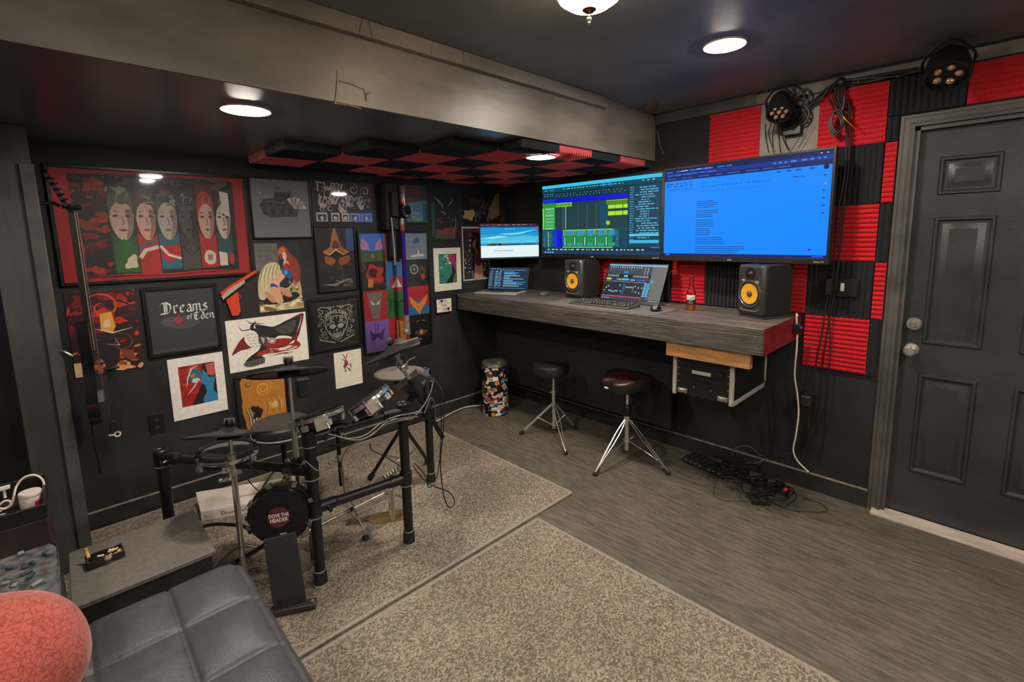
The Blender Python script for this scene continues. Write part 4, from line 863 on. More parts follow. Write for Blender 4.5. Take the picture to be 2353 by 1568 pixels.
for yy in (1.32, 2.0, 1.75):
    kn = MB()
    for r_ in (.012, .022, .034): kn.path([(DX-.0014, yy+r_*1.9*math.cos(a), 1.0+r_*.62*math.sin(a)) for a in [k*PI/6 for k in range(12)]], .0011, 4, 2, closed=True)
    kn.build('wood_knot', woodb, t, world=True)
b = MB(); b.box((2.545, .875, ZD-.225), (2.583, 1.345, ZD-.1405))
tag(b.build('light_wood_batten', mat('raw_pine', '#c08a55', .6, noise=.25, nscale=8, stretch=(8, 1, 8)), bevel=.002), 'raw light pine board screwed under the front edge of the black desk', 'board')
# back panel below the desk
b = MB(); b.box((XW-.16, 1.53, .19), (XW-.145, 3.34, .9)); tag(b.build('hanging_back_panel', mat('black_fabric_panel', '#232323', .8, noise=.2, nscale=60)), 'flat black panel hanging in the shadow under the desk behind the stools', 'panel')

# ---- rack case
t = thing('rack_case', 'small black rack flight case with aluminium edges slung under the desk', 'flight case', (2.86, 1.15, .585))
cx0, cx1, cy0, cy1, cz0, cz1 = 2.60, 3.12, .975, 1.325, .60, .828
b = MB(); b.box((cx0+.012, cy0+.004, cz0+.004), (cx1, cy1-.004, cz1)); b.build('shell', mat('case_laminate', '#1b1b1c', .4, noise=.15, nscale=120), t, world=True, bevel=.003)
al = mat('aluminium_edge', '#cfc7ba', .4, .3, noise=.1, nscale=40)
for yy in (cy0-.002, cy1-.02):
    b = MB(); b.box((cx0, yy, cz0-.004), (cx0+.022, yy+.024, cz1)); b.build('corner_extrusion', al, t, world=True, bevel=.005)
for yy in (cy0-.002,):
    b = MB(); b.box((cx0+.015, yy, cz0-.006), (cx1, yy+.008, cz0+.02)); b.box((cx1-.02, yy, cz0-.006), (cx1, yy+.008, cz1)); b.build('edge_extrusion', al, t, world=True, bevel=.003)
b = MB().m(al); ym = (cy0+cy1)/2; b.box((cx0-.012, ym-.055, .745), (cx0+.004, ym+.055, .765)); b.m(blk)
for s_ in (-1, 1): b.box((cx0-.004, ym+s_*.085-.035, .738), (cx0+.012, ym+s_*.085+.035, .772))
b.box((cx0-.001, ym-.055, .7), (cx0+.012, ym+.055, .722)); b.build('handle', None, t, world=True, bevel=.003)
for yy in (cy1-.06, cy0+.055):
    b = MB().m(steel); b.box((cx0-.001, yy-.028, cz0+.015), (cx0+.013, yy+.028, cz0+.04)); b.box((cx0-.006, yy-.014, cz0+.02), (cx0, yy+.014, cz0+.036)); b.build('latch', None, t, world=True, bevel=.002)
for yy, zz in [(y_, z_) for z_ in (.8, .76, .72, .68) for y_ in (cy0+.03, cy1-.03)]+[(1.1, .66), (1.2, .66)]: b = MB(); b.ball((cx0+.012, yy, zz), .004, 8); b.build('rivet', steel, t, world=True)
b = MB(); b.box((cx0+.03, cy0+.02, cz1), (cx1-.02, cy1-.02, ZD-.037)); b.build('hanger_block', blkm, t, world=True)

# ================================================================ SCREENS
def screen_thing(name, label, cat, L, Rr, z0, z1, thick, draw, bez=.012, chin=.02, group=None, bezm=blk, tilt=0):
    """L, Rr: front-face xy at the viewer's left / right; picture faces the room"""
    u = V((Rr[0]-L[0], Rr[1]-L[1], 0)); W_ = u.length; u.normalize(); v = V((0, 0, 1)); w_ = u.cross(v)
    if tilt: q = Matrix.Rotation(tilt, 3, u); v = q @ v; w_ = q @ w_
    Mx = frame3(u, v, w_, (L[0], L[1], z0)); Hs = z1-z0
    t = thing(name, label, cat, M=Mx, group=group)
    b = MB(); b.box((0, 0, -thick), (W_, Hs, 0)); b.box((W_*.2, Hs*.2, -thick-.03), (W_*.8, Hs*.75, -thick)); b.build('housing', blkm, t, bevel=.004)
    b = MB(); b.box((0, 0, 0), (bez, Hs, .004)); b.box((W_-bez, 0, 0), (W_, Hs, .004)); b.box((bez, Hs-bez, 0), (W_-bez, Hs, .004)); b.box((bez, 0, 0), (W_-bez, chin, .004)); b.build('bezel', bezm, t, bevel=.0012)
    f = Flat(W_-2*bez, Hs-bez-chin, glow); f.wf = lambda p: V((bez+p.x, chin+p.y, .0006+p.z)); draw(f); f.build('display', None, t)
    return t, Mx, W_, Hs
def dashes(f, u0, v0, u1, rows, dv, c, seed, wmin=.02, wmax=.08, gap=.012, th=.4):
    rg = random.Random(seed); rs = []
    for r in range(rows):
        u = u0; v = v0-r*dv
        while u < u1-.004:
            w = min(rg.uniform(wmin, wmax), u1-u); rs.append((u, v, u+w, v+dv*th)); u += w+gap*rg.uniform(.6, 1.6)
    f.rects(rs, c)
def d_daw(f):
    f.rect(0, 0, 1, 1, '#0c3442'); f.rect(0, .955, 1, 1, '#3cc4ea'); f.rect(0, .90, 1, .955, '#12465a'); f.rect(0, .80, .755, .90, '#0e3340')
    dashes(f, .02, .925, .13, 1, .02, '#5fb4c8', 1, .03, .05); dashes(f, .2, .925, .72, 1, .022, '#7fd4e4', 2, .008, .02, .01); dashes(f, .86, .93, .95, 1, .03, '#9ce0f0', 3, .012, .015, .02)
    f.rect(.55, .915, .57, .95, '#2f8ff0'); f.rect(.6, .915, .62, .95, '#2f8ff0')
    dashes(f, .13, .855, .74, 2, .03, '#4f9aa8', 4, .006, .012, .02, .35); dashes(f, .02, .87, .11, 2, .03, '#4f9aa8', 14, .01, .02, .01, .35)
    f.rect(0, .74, .125, .80, '#1430c8'); f.rect(.13, .735, .755, .80, '#0d12cc'); f.rect(0, .36, .015, .74, '#78d63c'); f.rect(.015, .36, .125, .74, '#2f9a4c'); f.rect(0, .67, .125, .735, '#2f8e36')
    for k in range(7): dashes(f, .03, .665-k*.048, .115, 2, .016, '#8fe0b0' if k % 2 else '#c0f0d0', 20+k, .006, .012, .004, .5)
    f.rect(.13, .36, .755, .735, '#1f3c42'); f.rects([(.14+k*.0135, .36, .142+k*.0135, .7) for k in range(45)], '#2b4a50'); f.rects([(.2, .36, .206, .7), (.34, .36, .344, .7), (.42, .36, .424, .7), (.5, .36, .503, .7)], '#3f6a70')
    f.rect(.225, .36, .23, .74, '#9fd8dc'); f.rect(.53, .36, .6, .72, '#0f4a62')
    f.rect(.13, .68, .285, .735, '#4fa814'); f.rects([(.13, .68, .285, .684), (.13, .731, .285, .735), (.17, .68, .173, .735), (.283, .68, .285, .735)], '#b8f03c')
    for a, b in ((.60, .655), (.658, .715), (.72, .755)):
        f.rect(a, .61, b, .66, '#9fe01c'); f.rect(a, .52, b, .575, '#9fe01c'); f.rect(a-.015, .665, b, .72, '#4c8a14'); f.rects([(a, .632, b, .636), (a, .545, b, .549), (a-.015, .716, b, .72)], '#e0ff6c')
    f.rect(.585, .4, .615, .45, '#8fd81c')
    f.rect(.765, .1, .99, .88, '#0e3f58'); 
    for k in range(23): dashes(f, .77, .855-k*.03, .80, 1, .02, '#4fa0c0', 50+k, .01, .03, .004, .5); 
    rg = random.Random(5)
    for k in range(22):
        a = rg.uniform(.81, .86); dashes(f, a, .845-k*.03, rg.uniform(.9, .985), 1, .024, '#6fc0e0', 80+k, .01, .04, .006, .45)
    f.rect(.77, .15, .985, .19, '#3fb4dc'); f.rect(.77, .24, .985, .27, '#58c4e8'); f.rect(.93, .055, .99, .1, '#2f7fd8')
    f.rect(0, .09, .755, .345, '#0f4a5c'); f.rect(0, .345, .755, .36, '#144a50'); f.rect(.115, .09, .145, .345, '#1430d8'); f.rect(.145, .09, .2, .345, '#1018c4')
    for k in range(9): dashes(f, .005, .32-k*.026, .1, 1, .02, '#3f90a8', 120+k, .012, .03, .012, .45)
    f.rect(.058, .1, .062, .33, '#c8f8a0')
    f.rect(.2, .09, .64, .345, '#1f8a4a'); f.rects([(.2, .335, .64, .345), (.2, .09, .64, .1)], '#9fe03c')
    for k in range(5):
        u = .205+k*.092; f.rect(u+.035, .26, u+.088, .335, '#2f8fc0'); f.rect(u+.035, .12, u+.088, .16, '#2b9aa0'); f.rect(u+.003, .11, u+.03, .335, '#176a3c'); f.rect(u+.012, .12, u+.02, .24, '#a8e8d0'); dashes(f, u+.003, .32, u+.03, 4, .018, '#b8e8c8', 150+k, .004, .008, .006, .5)
    f.rect(.66, .1, .75, .33, '#0e4258'); dashes(f, .665, .31, .69, 9, .024, '#4fb0d0', 170, .006, .012, .006); f.rect(0, .045, 1, .088, '#0b2f3c'); dashes(f, .05, .055, .9, 1, .024, '#9fc8d0', 171, .008, .03, .014, .7)
    f.rect(0, 0, 1, .045, '#123a58'); f.rects([(.02+.025*k, .01, .035+.025*k, .032) for k in range(4)], '#6fb8e0'); f.text('>', .49, .067, .02, '#4fe07c')
t, Mx, W1, H1 = screen_thing('wall_television', 'left wall television showing a blue and green music editing program', 'television', (3.0, 2.742), (3.03, 1.646), 1.372, 1.972, .045, d_daw, .013, .032, 'pair of large black televisions over the desk')
f = Flat(W1, .03, ink); f.wf = lambda p: V((p.x, p.y, .0042+p.z)); f.text('onn', .47, .45, .018, '#c8c0b8'); f.text('Roku TV', .955, .4, .013, '#c8c0b8'); f.build('maker_mark', None, t)
def d_doc(f):
    f.rect(0, 0, 1, 1, '#0888ff'); f.rect(0, .955, 1, 1, '#0c1f5a'); f.rect(0, .915, 1, .955, '#12348c'); f.rect(0, .87, 1, .915, '#0d2260')
    dashes(f, .01, .965, .46, 1, .03, '#2f6fe8', 1, .04, .09, .02, .45); dashes(f, .12, .972, .3, 1, .02, '#d8e4ff', 2, .03, .05, .04, .3); f.disc(.315, .975, .006, '#e04a4a'); dashes(f, .94, .975, .99, 1, .02, '#d8e4ff', 8, .008, .01, .014, .4)
    dashes(f, .02, .93, .36, 1, .02, '#3f7ce8', 3, .03, .08, .01, .4); dashes(f, .7, .93, .97, 1, .03, '#4f90ff', 4, .01, .03, .02, .4); dashes(f, .02, .89, .8, 1, .02, '#3f74d8', 5, .04, .08, .03, .35)
    ik = '#064a9c'
    dashes(f, .03, .83, .2, 2, .028, ik, 6, .01, .04, .012, .35); f.rect(.015, .8, .026, .845, '#0c50c8'); dashes(f, .03, .765, .2, 1, .02, ik, 7, .008, .02, .012, .4); dashes(f, .27, .77, .68, 1, .02, '#0a5cc0', 9, .006, .014, .012, .6); f.rect(.25, .725, .68, .727, '#0a64c8')
    dashes(f, .72, .84, .92, 1, .03, ik, 10, .014, .03, .03, .5); dashes(f, .81, .78, .87, 1, .02, ik, 11, .02, .04, .01, .4)
    f.disc(.972, .85, .013, '#0a1030'); dashes(f, .962, .77, .98, 6, .07, ik, 12, .012, .016, .01, .18); f.disc(.972, .70, .007, '#8f8fd8')
    def para(v, n, w, seed):
        rg = random.Random(seed); f.rects([(.235, v-k*.0215, .235+w*rg.uniform(.72, 1), v-k*.0215+.006) for k in range(n)], '#06407c')
    para(.61, 4, .15, 1); para(.505, 4, .15, 2); para(.4, 4, .14, 3); para(.305, 4, .12, 4); para(.205, 4, .2, 5); para(.105, 4, .34, 6)
    f.rect(0, 0, 1, .028, '#101f6c'); f.rects([(.02, .005, .032, .022), (.038, .005, .048, .022)], '#3f90ff'); f.rect(.93, .004, .985, .024, '#1f50e0'); f.blob(.915, .08, .009, .011, '#5a1ac8', 2)
t, Mx, W1, H1 = screen_thing('wall_television', 'right wall television showing a bright blue text document', 'television', (2.995, 1.632), (2.94, .646), 1.372, 1.976, .045, d_doc, .013, .032, 'pair of large black televisions over the desk')
f = Flat(W1, .03, ink); f.wf = lambda p: V((p.x, p.y, .0042+p.z)); f.text('onn', .47, .45, .018, '#c8c0b8'); f.text('Roku TV', .955, .4, .013, '#c8c0b8'); f.build('maker_mark', None, t)
def d_web(f):
    f.rect(0, 0, 1, 1, '#1f9fd8'); f.rect(0, .7, 1, .93, '#0e8fd4'); f.rect(0, .45, 1, .62, '#5cc8e4'); f.poly([(0, .62), (.4, .6), (.75, .66), (1, .62), (1, .5), (0, .52)], '#4cc0e0')
    f.poly([(.3, .72), (.6, .74), (.98, .84), (.7, .71), (.5, .68)], '#7fdcf0'); f.poly([(.02, .6), (.3, .66), (.5, .64), (.2, .58)], '#9ce4f0')
    f.rect(.3, .37, 1, .42, '#1c5a78'); f.mottle(.0, .36, .35, .43, ['#1c3a34', '#3a4a2c', '#0c1a20'], 16, 2, .04, 1.6); f.mottle(.5, .36, .98, .41, ['#18283a', '#c8d8d8', '#18283a'], 9, 4, .014, 1.4); f.poly([(.36, .44), (.42, .44), (.4, .48), (.37, .48)], '#e08a3a')
    f.rect(0, 0, 1, .37, '#e4f2f4'); f.text('TN Travel Newsletter', .38, .22, .02, '#38484c'); f.rect(.26, .14, .75, .146, '#c4d2d4'); f.rect(.95, .11, .965, .125, '#8898a0')
    f.rect(0, .94, 1, 1, '#141f30'); dashes(f, .01, .975, .95, 1, .02, '#e87878', 3, .05, .09, .02, .35); dashes(f, .3, .975, .8, 1, .02, '#e8ecf0', 13, .04, .07, .05, .35); f.rect(0, .9, 1, .94, '#20386a'); dashes(f, .02, .915, .3, 1, .02, '#7fa0d8', 5, .04, .09, .01, .3)
    f.rect(.94, .83, .985, .92, '#c8305a'); dashes(f, .42, .855, .58, 1, .02, '#e0f4ff', 6, .02, .03, .02, .35); f.line([(.43, .68), (.5, .7), (.47, .64), (.44, .66)], .002, '#1c4a70'); f.line([(.955, .4), (.965, .52)], .002, '#103048')
    f.rect(0, 0, 1, .025, '#0e4a64')
screen_thing('desktop_monitor', 'smaller monitor across the corner showing a beach photo web page', 'monitor', (2.628, 3.112), (3.072, 2.838), 1.362, 1.664, .03, d_web, .006, .008)
b = MB(); b.tube((2.9, 3.02, 1.5), (3.1, 3.33, 1.5), .014); b.build('wall_arm', blk, [o for o in bpy.data.objects if o.name.startswith('desktop_monitor')][0], world=True)

# ---- tv brackets
for y, xx in ((2.2, 3.02), (1.14, 2.975)):
    tv = [o for o in bpy.data.objects if o.name.startswith('wall_television')]
    tv = sorted(tv, key=lambda o: abs(o.location.y-(y+.55)))[0]
    b = MB(); b.box((xx+.05, y-.1, 1.5), (XW-.001, y+.1, 1.8)); b.build('wall_bracket', dkmetal, tv, world=True)

# ---- laptop
t = thing('laptop', 'silver laptop open on the desk below the corner monitor, showing a message list', 'laptop', (2.72, 3.0, ZD))
A, B_, C_, D_ = atz(1090, 676, ZD), atz(1186, 679, ZD), atz(1213, 669, ZD), atz(1122, 665.5, ZD)
u = ((B_-A)+(C_-D_)).normalized(); 
wv = V((-u.y, u.x, 0)); Wl, Dl = .36, .235; 
O = V((A.x, A.y, ZD)) ; wv = wv if wv.dot(D_-A) > 0 else -wv
slv = mat('laptop_silver', '#b8b2a9', .4, .25)
Ml = frame3(u, wv, (0, 0, 1), O); Wl = (B_-A).length
b = MB(); b.box((0, 0, .001), (Wl, Dl, .016), Ml); b.build('base', slv, t, world=True, bevel=.003)
b = MB(); rs = [(.03+c*(Wl-.06)/14+.001, .1+r*.02+.001, .03+(c+1)*(Wl-.06)/14-.001, .118+r*.02) for r in range(6) for c in range(14)]
for q in rs: b.box((q[0], q[1], .016), (q[2], q[3], .0172), Ml)
b.build('keyboard', blkm, t, world=True)
b = MB(); b.box((Wl*.34, .02, .016), (Wl*.66, .085, .0163), Ml); b.build('touchpad', mat('touchpad_grey', '#8c8780', .3, .5), t, world=True)
def lcd(t, Mb, W_, hgt, ang, draw, m_, bez=.006):
    q = Mb @ Matrix.Rotation(ang, 4, 'X')          # local x right, y up the screen, z out
    b = MB(); b.box((0, 0, -.007), (W_, hgt, 0), q); b.build('lid', m_, t, world=True, bevel=.002)
    f = Flat(W_-2*bez, hgt-2*bez-.008, glow); f.wf = lambda p: q @ V((bez+p.x, bez+.008+p.y, .0006+p.z)); draw(f); f.build('display', None, t, world=True)
    b = MB(); 
    for bx in (((0, 0, 0), (W_, bez+.008, .0009)), ((0, hgt-bez, 0), (W_, hgt, .0009)), ((0, bez+.008, 0), (bez, hgt-bez, .0009)), ((W_-bez, bez+.008, 0), (W_, hgt-bez, .0009))): b.box(*bx, q)
    b.build('bezel', blk, t, world=True)
def d_mail(f):
    f.rect(0, 0, 1, 1, '#1c3448'); f.rect(0, .93, 1, 1, '#28465e'); dashes(f, .02, .945, .28, 1, .03, '#a8c4d8', 1, .02, .04, .01, .5); dashes(f, .28, .885, .95, 1, .02, '#b0c8dc', 3, .06, .1, .01, .6)
    for k in range(14): dashes(f, .03, .84-k*.055, .1, 1, .03, '#9ac0e0', 20+k, .02, .05, .01, .45)
    for k in range(16): dashes(f, .16, .83-k*.048, .33, 1, .03, '#7ab8e8' if k % 3 else '#d0e4f0', 40+k, .04, .12, .03, .5)
    f.rect(.375, .06, .38, .88, '#10202c')
    rg = random.Random(3)
    for k in range(15): f.rect(.39, .8-k*.048, .39+rg.uniform(.15, .58), .8-k*.048+.026, ['#2f9ae0', '#58b0e8', '#8fc0d8', '#1f6fa8', '#b8c8a8'][k % 5])
    f.rect(.36, .0, 1, .03, '#1a3040'); dashes(f, .02, .02, .95, 1, .03, '#8fc4e8', 9, .02, .04, .02, .5); f.rect(0, .1, .02, .8, '#3a6a8a')
lcd(t, Ml @ Matrix.Translation((0, Dl, .012)), Wl, .212, R(90-18), d_mail, slv)
# ---- touch display
def d_mix(f):
    f.rect(0, 0, 1, 1, '#26343f'); f.rect(.78, 0, 1, 1, '#6d6a66'); f.rect(0, .96, 1, 1, '#8fb8e8'); f.rect(0, .72, .78, .95, '#3c454f')
    for k in range(14): f.disc(.04+k*.042, .92, .012, ['#3fd0e8', '#d8dce0', '#e0a0a8', '#3fd0e8'][k % 4], 8)
    for k in range(9): f.disc(.05+k*.06, .86-.01*(k % 2), .009, ['#3fc0f0', '#f05070', '#3f80f0'][k % 3], 8)
    for k in range(6): f.disc(.66, .92-k*.035, .008, '#d8a0b8', 8); f.disc(.71, .92-k*.035, .008, '#8fd0c8', 8)
    f.rect(.3, .76, .38, .8, '#2f90e8')
    f.rect(0, .63, .78, .71, '#101820'); f.rects([(.02+k*.036, .645, .045+k*.036, .695) for k in range(6)]+[(.32+k*.036, .645, .345+k*.036, .695) for k in range(2)]+[(.48+k*.03, .645, .5+k*.03, .695) for k in range(9)], '#c8d8e0'); f.rects([(.024+k*.036, .652, .041+k*.036, .688) for k in range(6)]+[(.484+k*.03, .652, .496+k*.03, .688) for k in range(9)], '#182028')
    f.rect(0, .53, .78, .62, '#2c3a48'); f.rect(.01, .55, .1, .6, '#b0e828'); f.rect(.2, .55, .24, .59, '#f04060'); f.rect(.24, .55, .28, .59, '#30e070'); f.rect(.29, .55, .42, .6, '#3fb8f0'); f.rect(.45, .55, .53, .58, '#6fc8e0'); f.rect(.57, .55, .66, .59, '#1f50e0'); f.rect(.66, .55, .7, .59, '#a030c0'); dashes(f, .02, .5, .74, 1, .03, '#c8d4dc', 5, .008, .012, .014, .5)
    f.rect(0, .12, .72, .48, '#1a222c'); f.rects([(.02+k*.03, .14, .022+k*.03, .46) for k in range(23)], '#46525e'); rg = random.Random(8); f.rects([(.014+k*.03, q, .028+k*.03, q+.04) for k in range(23) for q in [rg.choice((.2, .22, .3, .34, .38))]], '#bfe4f8'); f.rect(.34, .14, .39, .46, '#24506c'); f.rect(.53, .22, .536, .34, '#50e050')
    f.rect(0, .07, .72, .115, '#7c3850'); dashes(f, .01, .08, .7, 1, .04, '#c85a70', 6, .012, .016, .006, .6); f.rect(.7, .1, .82, .5, '#2c4a64'); dashes(f, .71, .47, .81, 9, .042, '#6fc8f0', 7, .03, .05, .01, .6); f.rect(.8, .5, .84, .58, '#2fa8e8')
    f.rect(0, 0, 1, .065, '#35404c'); dashes(f, .01, .02, .16, 1, .04, '#6fb8f0', 9, .015, .02, .008, .6); dashes(f, .84, .02, .99, 1, .04, '#8fc0f0', 10, .015, .02, .008, .5)
t = thing('touch_display', 'flat touch display leaning back on the desk, showing a mixing console', 'monitor', (2.95, 1.9, ZD))
A, B_ = atz(1377, 687, ZD+.004), atz(1513, 700, ZD+.004); A.x = B_.x = 2.925; A.y = 2.12; B_.y = 1.60
A = atx(1377, 687, 2.90); B_ = atx(1513, 700, 2.90)
A = V((2.90, A.y, ZD+.005)); B_ = V((2.90, B_.y, ZD+.005)); u = (B_-A).normalized(); wv = V((0, 0, 1)); nn = u.cross(wv)
Mt = frame3(u, V((-nn.x, -nn.y, 0)), (0, 0, 1), A)
lcd(t, Mt, (B_-A).length, .30, R(90-26), d_mix, mat('display_grey', '#3a3836', .4), .009)
b = MB(); b.box(((B_-A).length*.3, .005, 0), ((B_-A).length*.7, .1, .006), Mt @ Matrix.Translation((0, 0, -.0045))); b.build('stand', blk, t, world=True)
# arm post behind it
b = MB().m(steel); pp = atz(1535, 694, ZD); px, py_ = 3.05, pp.y*3.05/pp.x; b.tube((px, py_, ZD), (px, py_, ZD+.006), .035, n=24); b.m(dkmetal).tube((px, py_, ZD+.006), (px, py_, 1.37), .0095)
tag(b.build('display_mount_pole', None), 'thin dark mounting pole with a round steel foot behind the touch display', 'pole')
# ---- keyboard, mat, mice
t = thing('desk_mat', 'thin grey desk mat under the keyboard and mouse', 'mat', (2.66, 1.8, ZD)); 
b = MB(); b.box((2.545, 1.432, ZD), (2.86, 2.32, ZD+.003)); b.build('mat_sheet', mat('grey_desk_mat', '#5d5a56', .8, noise=.1, nscale=100), t, world=True, bevel=.001)
t = thing('keyboard', 'full-size computer keyboard with pale key legends on the desk mat', 'keyboard', (2.7, 1.95, ZD+.003))
Mk = frame3((0.03, -1, 0), (1, .03, 0), (0, 0, 1), (2.615, 2.135, ZD+.0031)); Wk = .475
b = MB(); b.add([Mk @ V(p) for p in ((0, 0, 0), (Wk, 0, 0), (Wk, .155, 0), (0, .155, 0), (0, 0, .012), (Wk, 0, .012), (Wk, .155, .024), (0, .155, .024))], [(3, 2, 1, 0), (4, 5, 6, 7), (0, 1, 5, 4), (1, 2, 6, 5), (2, 3, 7, 6), (3, 0, 4, 7)], False)
b.build('case', mat('keyboard_case', '#4c4843', .5), t, world=True, bevel=.002)
km = mat('keycap_dark', '#25231f', .5); lg = ink('#bcb3a4')
rg = random.Random(2); kz = lambda y: .0125+y/.155*.012
b = MB()
for r in range(6):
    c = 0; xx = .012
    while xx < Wk-.02:
        w_ = .0175 if rg.random() < .86 else .028
        if r == 0 and .1 < xx < .13: w_ = .1
        if xx+w_ > Wk-.01: break
        if abs(xx-.315) > .012 and abs(xx-.385) > .008:
            y = .014+r*.0225; z = kz(y); b.m(km).box((xx, y, z-.002), (xx+w_, y+.018, z+.006), Mk); b.m(lg).box((xx+.004, y+.005, z+.0061), (xx+w_*.62, y+.013, z+.0064), Mk)
        xx += w_+.0025
b.build('keycap', None, t, world=True)['kind'] = 'stuff'
def mouse(p, rz, label, m1, m2):
    t = thing('computer_mouse', label, 'mouse', tuple(p), rz)
    b = MB(); b.lathe([(.0, 0), (.028, 0), (.033, .006), (.0335, .013), (.031, .021), (.024, .029), (.012, .034), (0, .0355)], 24, Matrix.Diagonal((1.75, 1, 1, 1)), cap=False); b.build('shell', m1, t)
    b = MB(); b.lathe([(.0315, .0215), (.0245, .0298), (.0125, .0348), (0, .0363)], 24, Matrix.Translation((.002, 0, 0)) @ Matrix.Diagonal((1.7, .8, 1, 1)), cap=False); b.build('top_cover', m2, t)
    b = MB(); b.tube((.03, -.004, .029), (.03, .004, .029), .008, n=14); b.build('scroll_wheel', rub, t)
    return t
q = atz(1507, 708, ZD+.02); mouse((q.x, q.y, ZD+.0032), R(200), 'black computer mouse with a silver top on the desk mat', blk, mat('mouse_silver', '#b0aba2', .25, .6))
q = atz(1252, 674, ZD+.02); mouse((q.x, q.y, ZD), R(170), 'dark grey computer mouse between the laptop and left speaker', mat('mouse_grey', '#4a4846', .3), mat('mouse_grey_top', '#6a6662', .25, .3))
# ---- speakers
yel = mat('yellow_woven_cone', '#e0a21c', .5, noise=.15, nscale=150)
def speaker(x, y, rz, label):
    t = thing('studio_speaker', label, 'speaker', (x, y, ZD+.019), rz, 'pair of black studio speakers with yellow cones')
    w_, h_, d_ = .188, .283, .2       # local: front faces -X
    b = MB(); b.box((.012, -w_/2, 0), (d_, w_/2, h_)); b.build('cabinet', mat('speaker_vinyl', '#1b1a1c', .6, noise=.15, nscale=120), t, bevel=.004)
    b = MB(); Mf = frame3((0, -1, 0), (0, 0, 1), (-1, 0, 0), (.014, 0, 0)); c_ = .02
    oct_ = [(-w_/2, .012), (-w_/2+.012, 0), (w_/2-.012, 0), (w_/2, .012), (w_/2, h_-.012), (w_/2-.012, h_), (-w_/2+.012, h_), (-w_/2, h_-.012)]
    inn = [(x_*.84, .012+(y_)*.93) for x_, y_ in oct_]
    b.add([Mf @ V((*p, 0)) for p in oct_]+[Mf @ V((*p, .014)) for p in oct_]+[Mf @ V((*p, .026)) for p in inn], [(i, (i+1) % 8, 8+(i+1) % 8, 8+i) for i in range(8)]+[(8+i, 8+(i+1) % 8, 16+(i+1) % 8, 16+i) for i in range(8)]+[tuple(range(16, 24))], False)
    b.build('front_baffle', mat('speaker_front', '#343231', .38), t, bevel=.003)
    def ringm_(prof, y_, z_, nm, m_, n=36): b = MB(); b.lathe(prof, n, orient((-1, 0, 0), (-.012, y_, z_)), cap=False); return b.build(nm, m_, t)
    ringm_([(.08, -.001), (.078, .006), (.071, .007), (.066, .001)], 0, .12, 'woofer_ring', mat('ring_grey', '#5a5653', .3, .4))
    ringm_([(.067, .0012), (.064, .005), (.06, .005), (.057, .002)], 0, .12, 'woofer_surround', rub)
    ringm_([(.058, .004), (.04, .002), (.015, .001)], 0, .12, 'woofer_cone', yel)
    ringm_([(.018, .001), (.015, .007), (.008, .0105), (0, .0115)], 0, .12, 'dust_cap', mat('dust_cap_grey', '#4a4744', .35))
    ringm_([(.038, .0005), (.032, .002), (.02, .001)], 0, .232, 'waveguide', mat('waveguide_black', '#1d1c1d', .25))
    ringm_([(.018, .001), (.014, .008), (.006, .012), (0, .013)], 0, .232, 'tweeter', blk)
    b = MB().m(blkm); zz = .035; b.prism([(-.06, .004), (-.045, -.008), (.045, -.008), (.06, .004), (.045, .010), (-.045, .010)], .0125, .0135, frame3((0, -1, 0), (0, 0, 1), (-1, 0, 0), (0, 0, zz)))
    b.build('bass_port', None, t)
    b = MB().m(mat('port_lip', '#8c867e', .3, .3)); b.path([(-.0135, .06, zz+.004), (-.0145, .045, zz-.010), (-.0145, -.045, zz-.010), (-.0135, -.06, zz+.004)], .003, 6, 4); b.build('port_lip', None, t)
    f = Flat(w_, .03, ink); f.wf = lambda p: V((-.0125-p.z, w_/2-p.x, .178+p.y)); f.text('KRK', .25, .55, .013, '#cfc8bc', bold=.03); f.text('rokit 5', .72, .45, .013, '#cfc8bc', bold=.03); f.rect(.56, .2, .84, .26, '#cfc8bc'); f.build('maker_mark', None, t)
    b = MB(); b.box((.01, -w_/2+.008, -.019), (d_-.01, w_/2-.008, -.0002)); b.build('foam_pad', mat('grey_foam_pad', '#3c3a38', .9), t)
speaker(2.868, 2.295, R(-5), 'left studio speaker, standing between the mouse and the touch display')
speaker(2.83, .985, R(-24), 'right studio speaker, standing near the red end of the desk')
# ---- beer bottle
q = atz(1587, 713, ZD); t = thing('beer_bottle', 'clear beer bottle with a white and blue label, standing on the desk', 'bottle', (q.x, q.y, ZD), R(22))
glass = bpy.data.materials.new('bottle_glass'); glass.use_nodes = True; gb = glass.node_tree.nodes['Principled BSDF']; gb.inputs['Base Color'].default_value = (.95, .93, .88, 1); gb.inputs['Roughness'].default_value = .03; gb.inputs['Transmission Weight'].default_value = 1; gb.inputs['IOR'].default_value = 1.3
pr = [(0, 0), (.026, 0), (.0285, .004), (.0285, .105), (.026, .122), (.015, .148), (.0125, .165), (.0122, .205), (.0138, .207), (.0138, .214), (.0118, .216)]
MB().lathe(pr, 28, cap=False).build('glass', glass, t)
MB().lathe([(0, .003), (.026, .003), (.0265, .036), (0, .037)], 24, cap=False).build('beer', mat('beer_amber', '#d08a3a', .1, trans=.5), t)
def wrap(r, z0, z1, a0, a1, draw, nm, t, mk=ink):
    f = Flat((a1-a0)*r, z1-z0, mk); f.wf = lambda p: V(((r+p.z)*math.cos(a0+p.x/r), (r+p.z)*math.sin(a0+p.x/r), z0+p.y))
    draw(f); return f.build(nm, None, t)
def stripq(f, v0, v1, c, n=14, u0=0, u1=1): f.rects([(u0+(u1-u0)*i/n, v0, u0+(u1-u0)*(i+1)/n, v1) for i in range(n)], c)
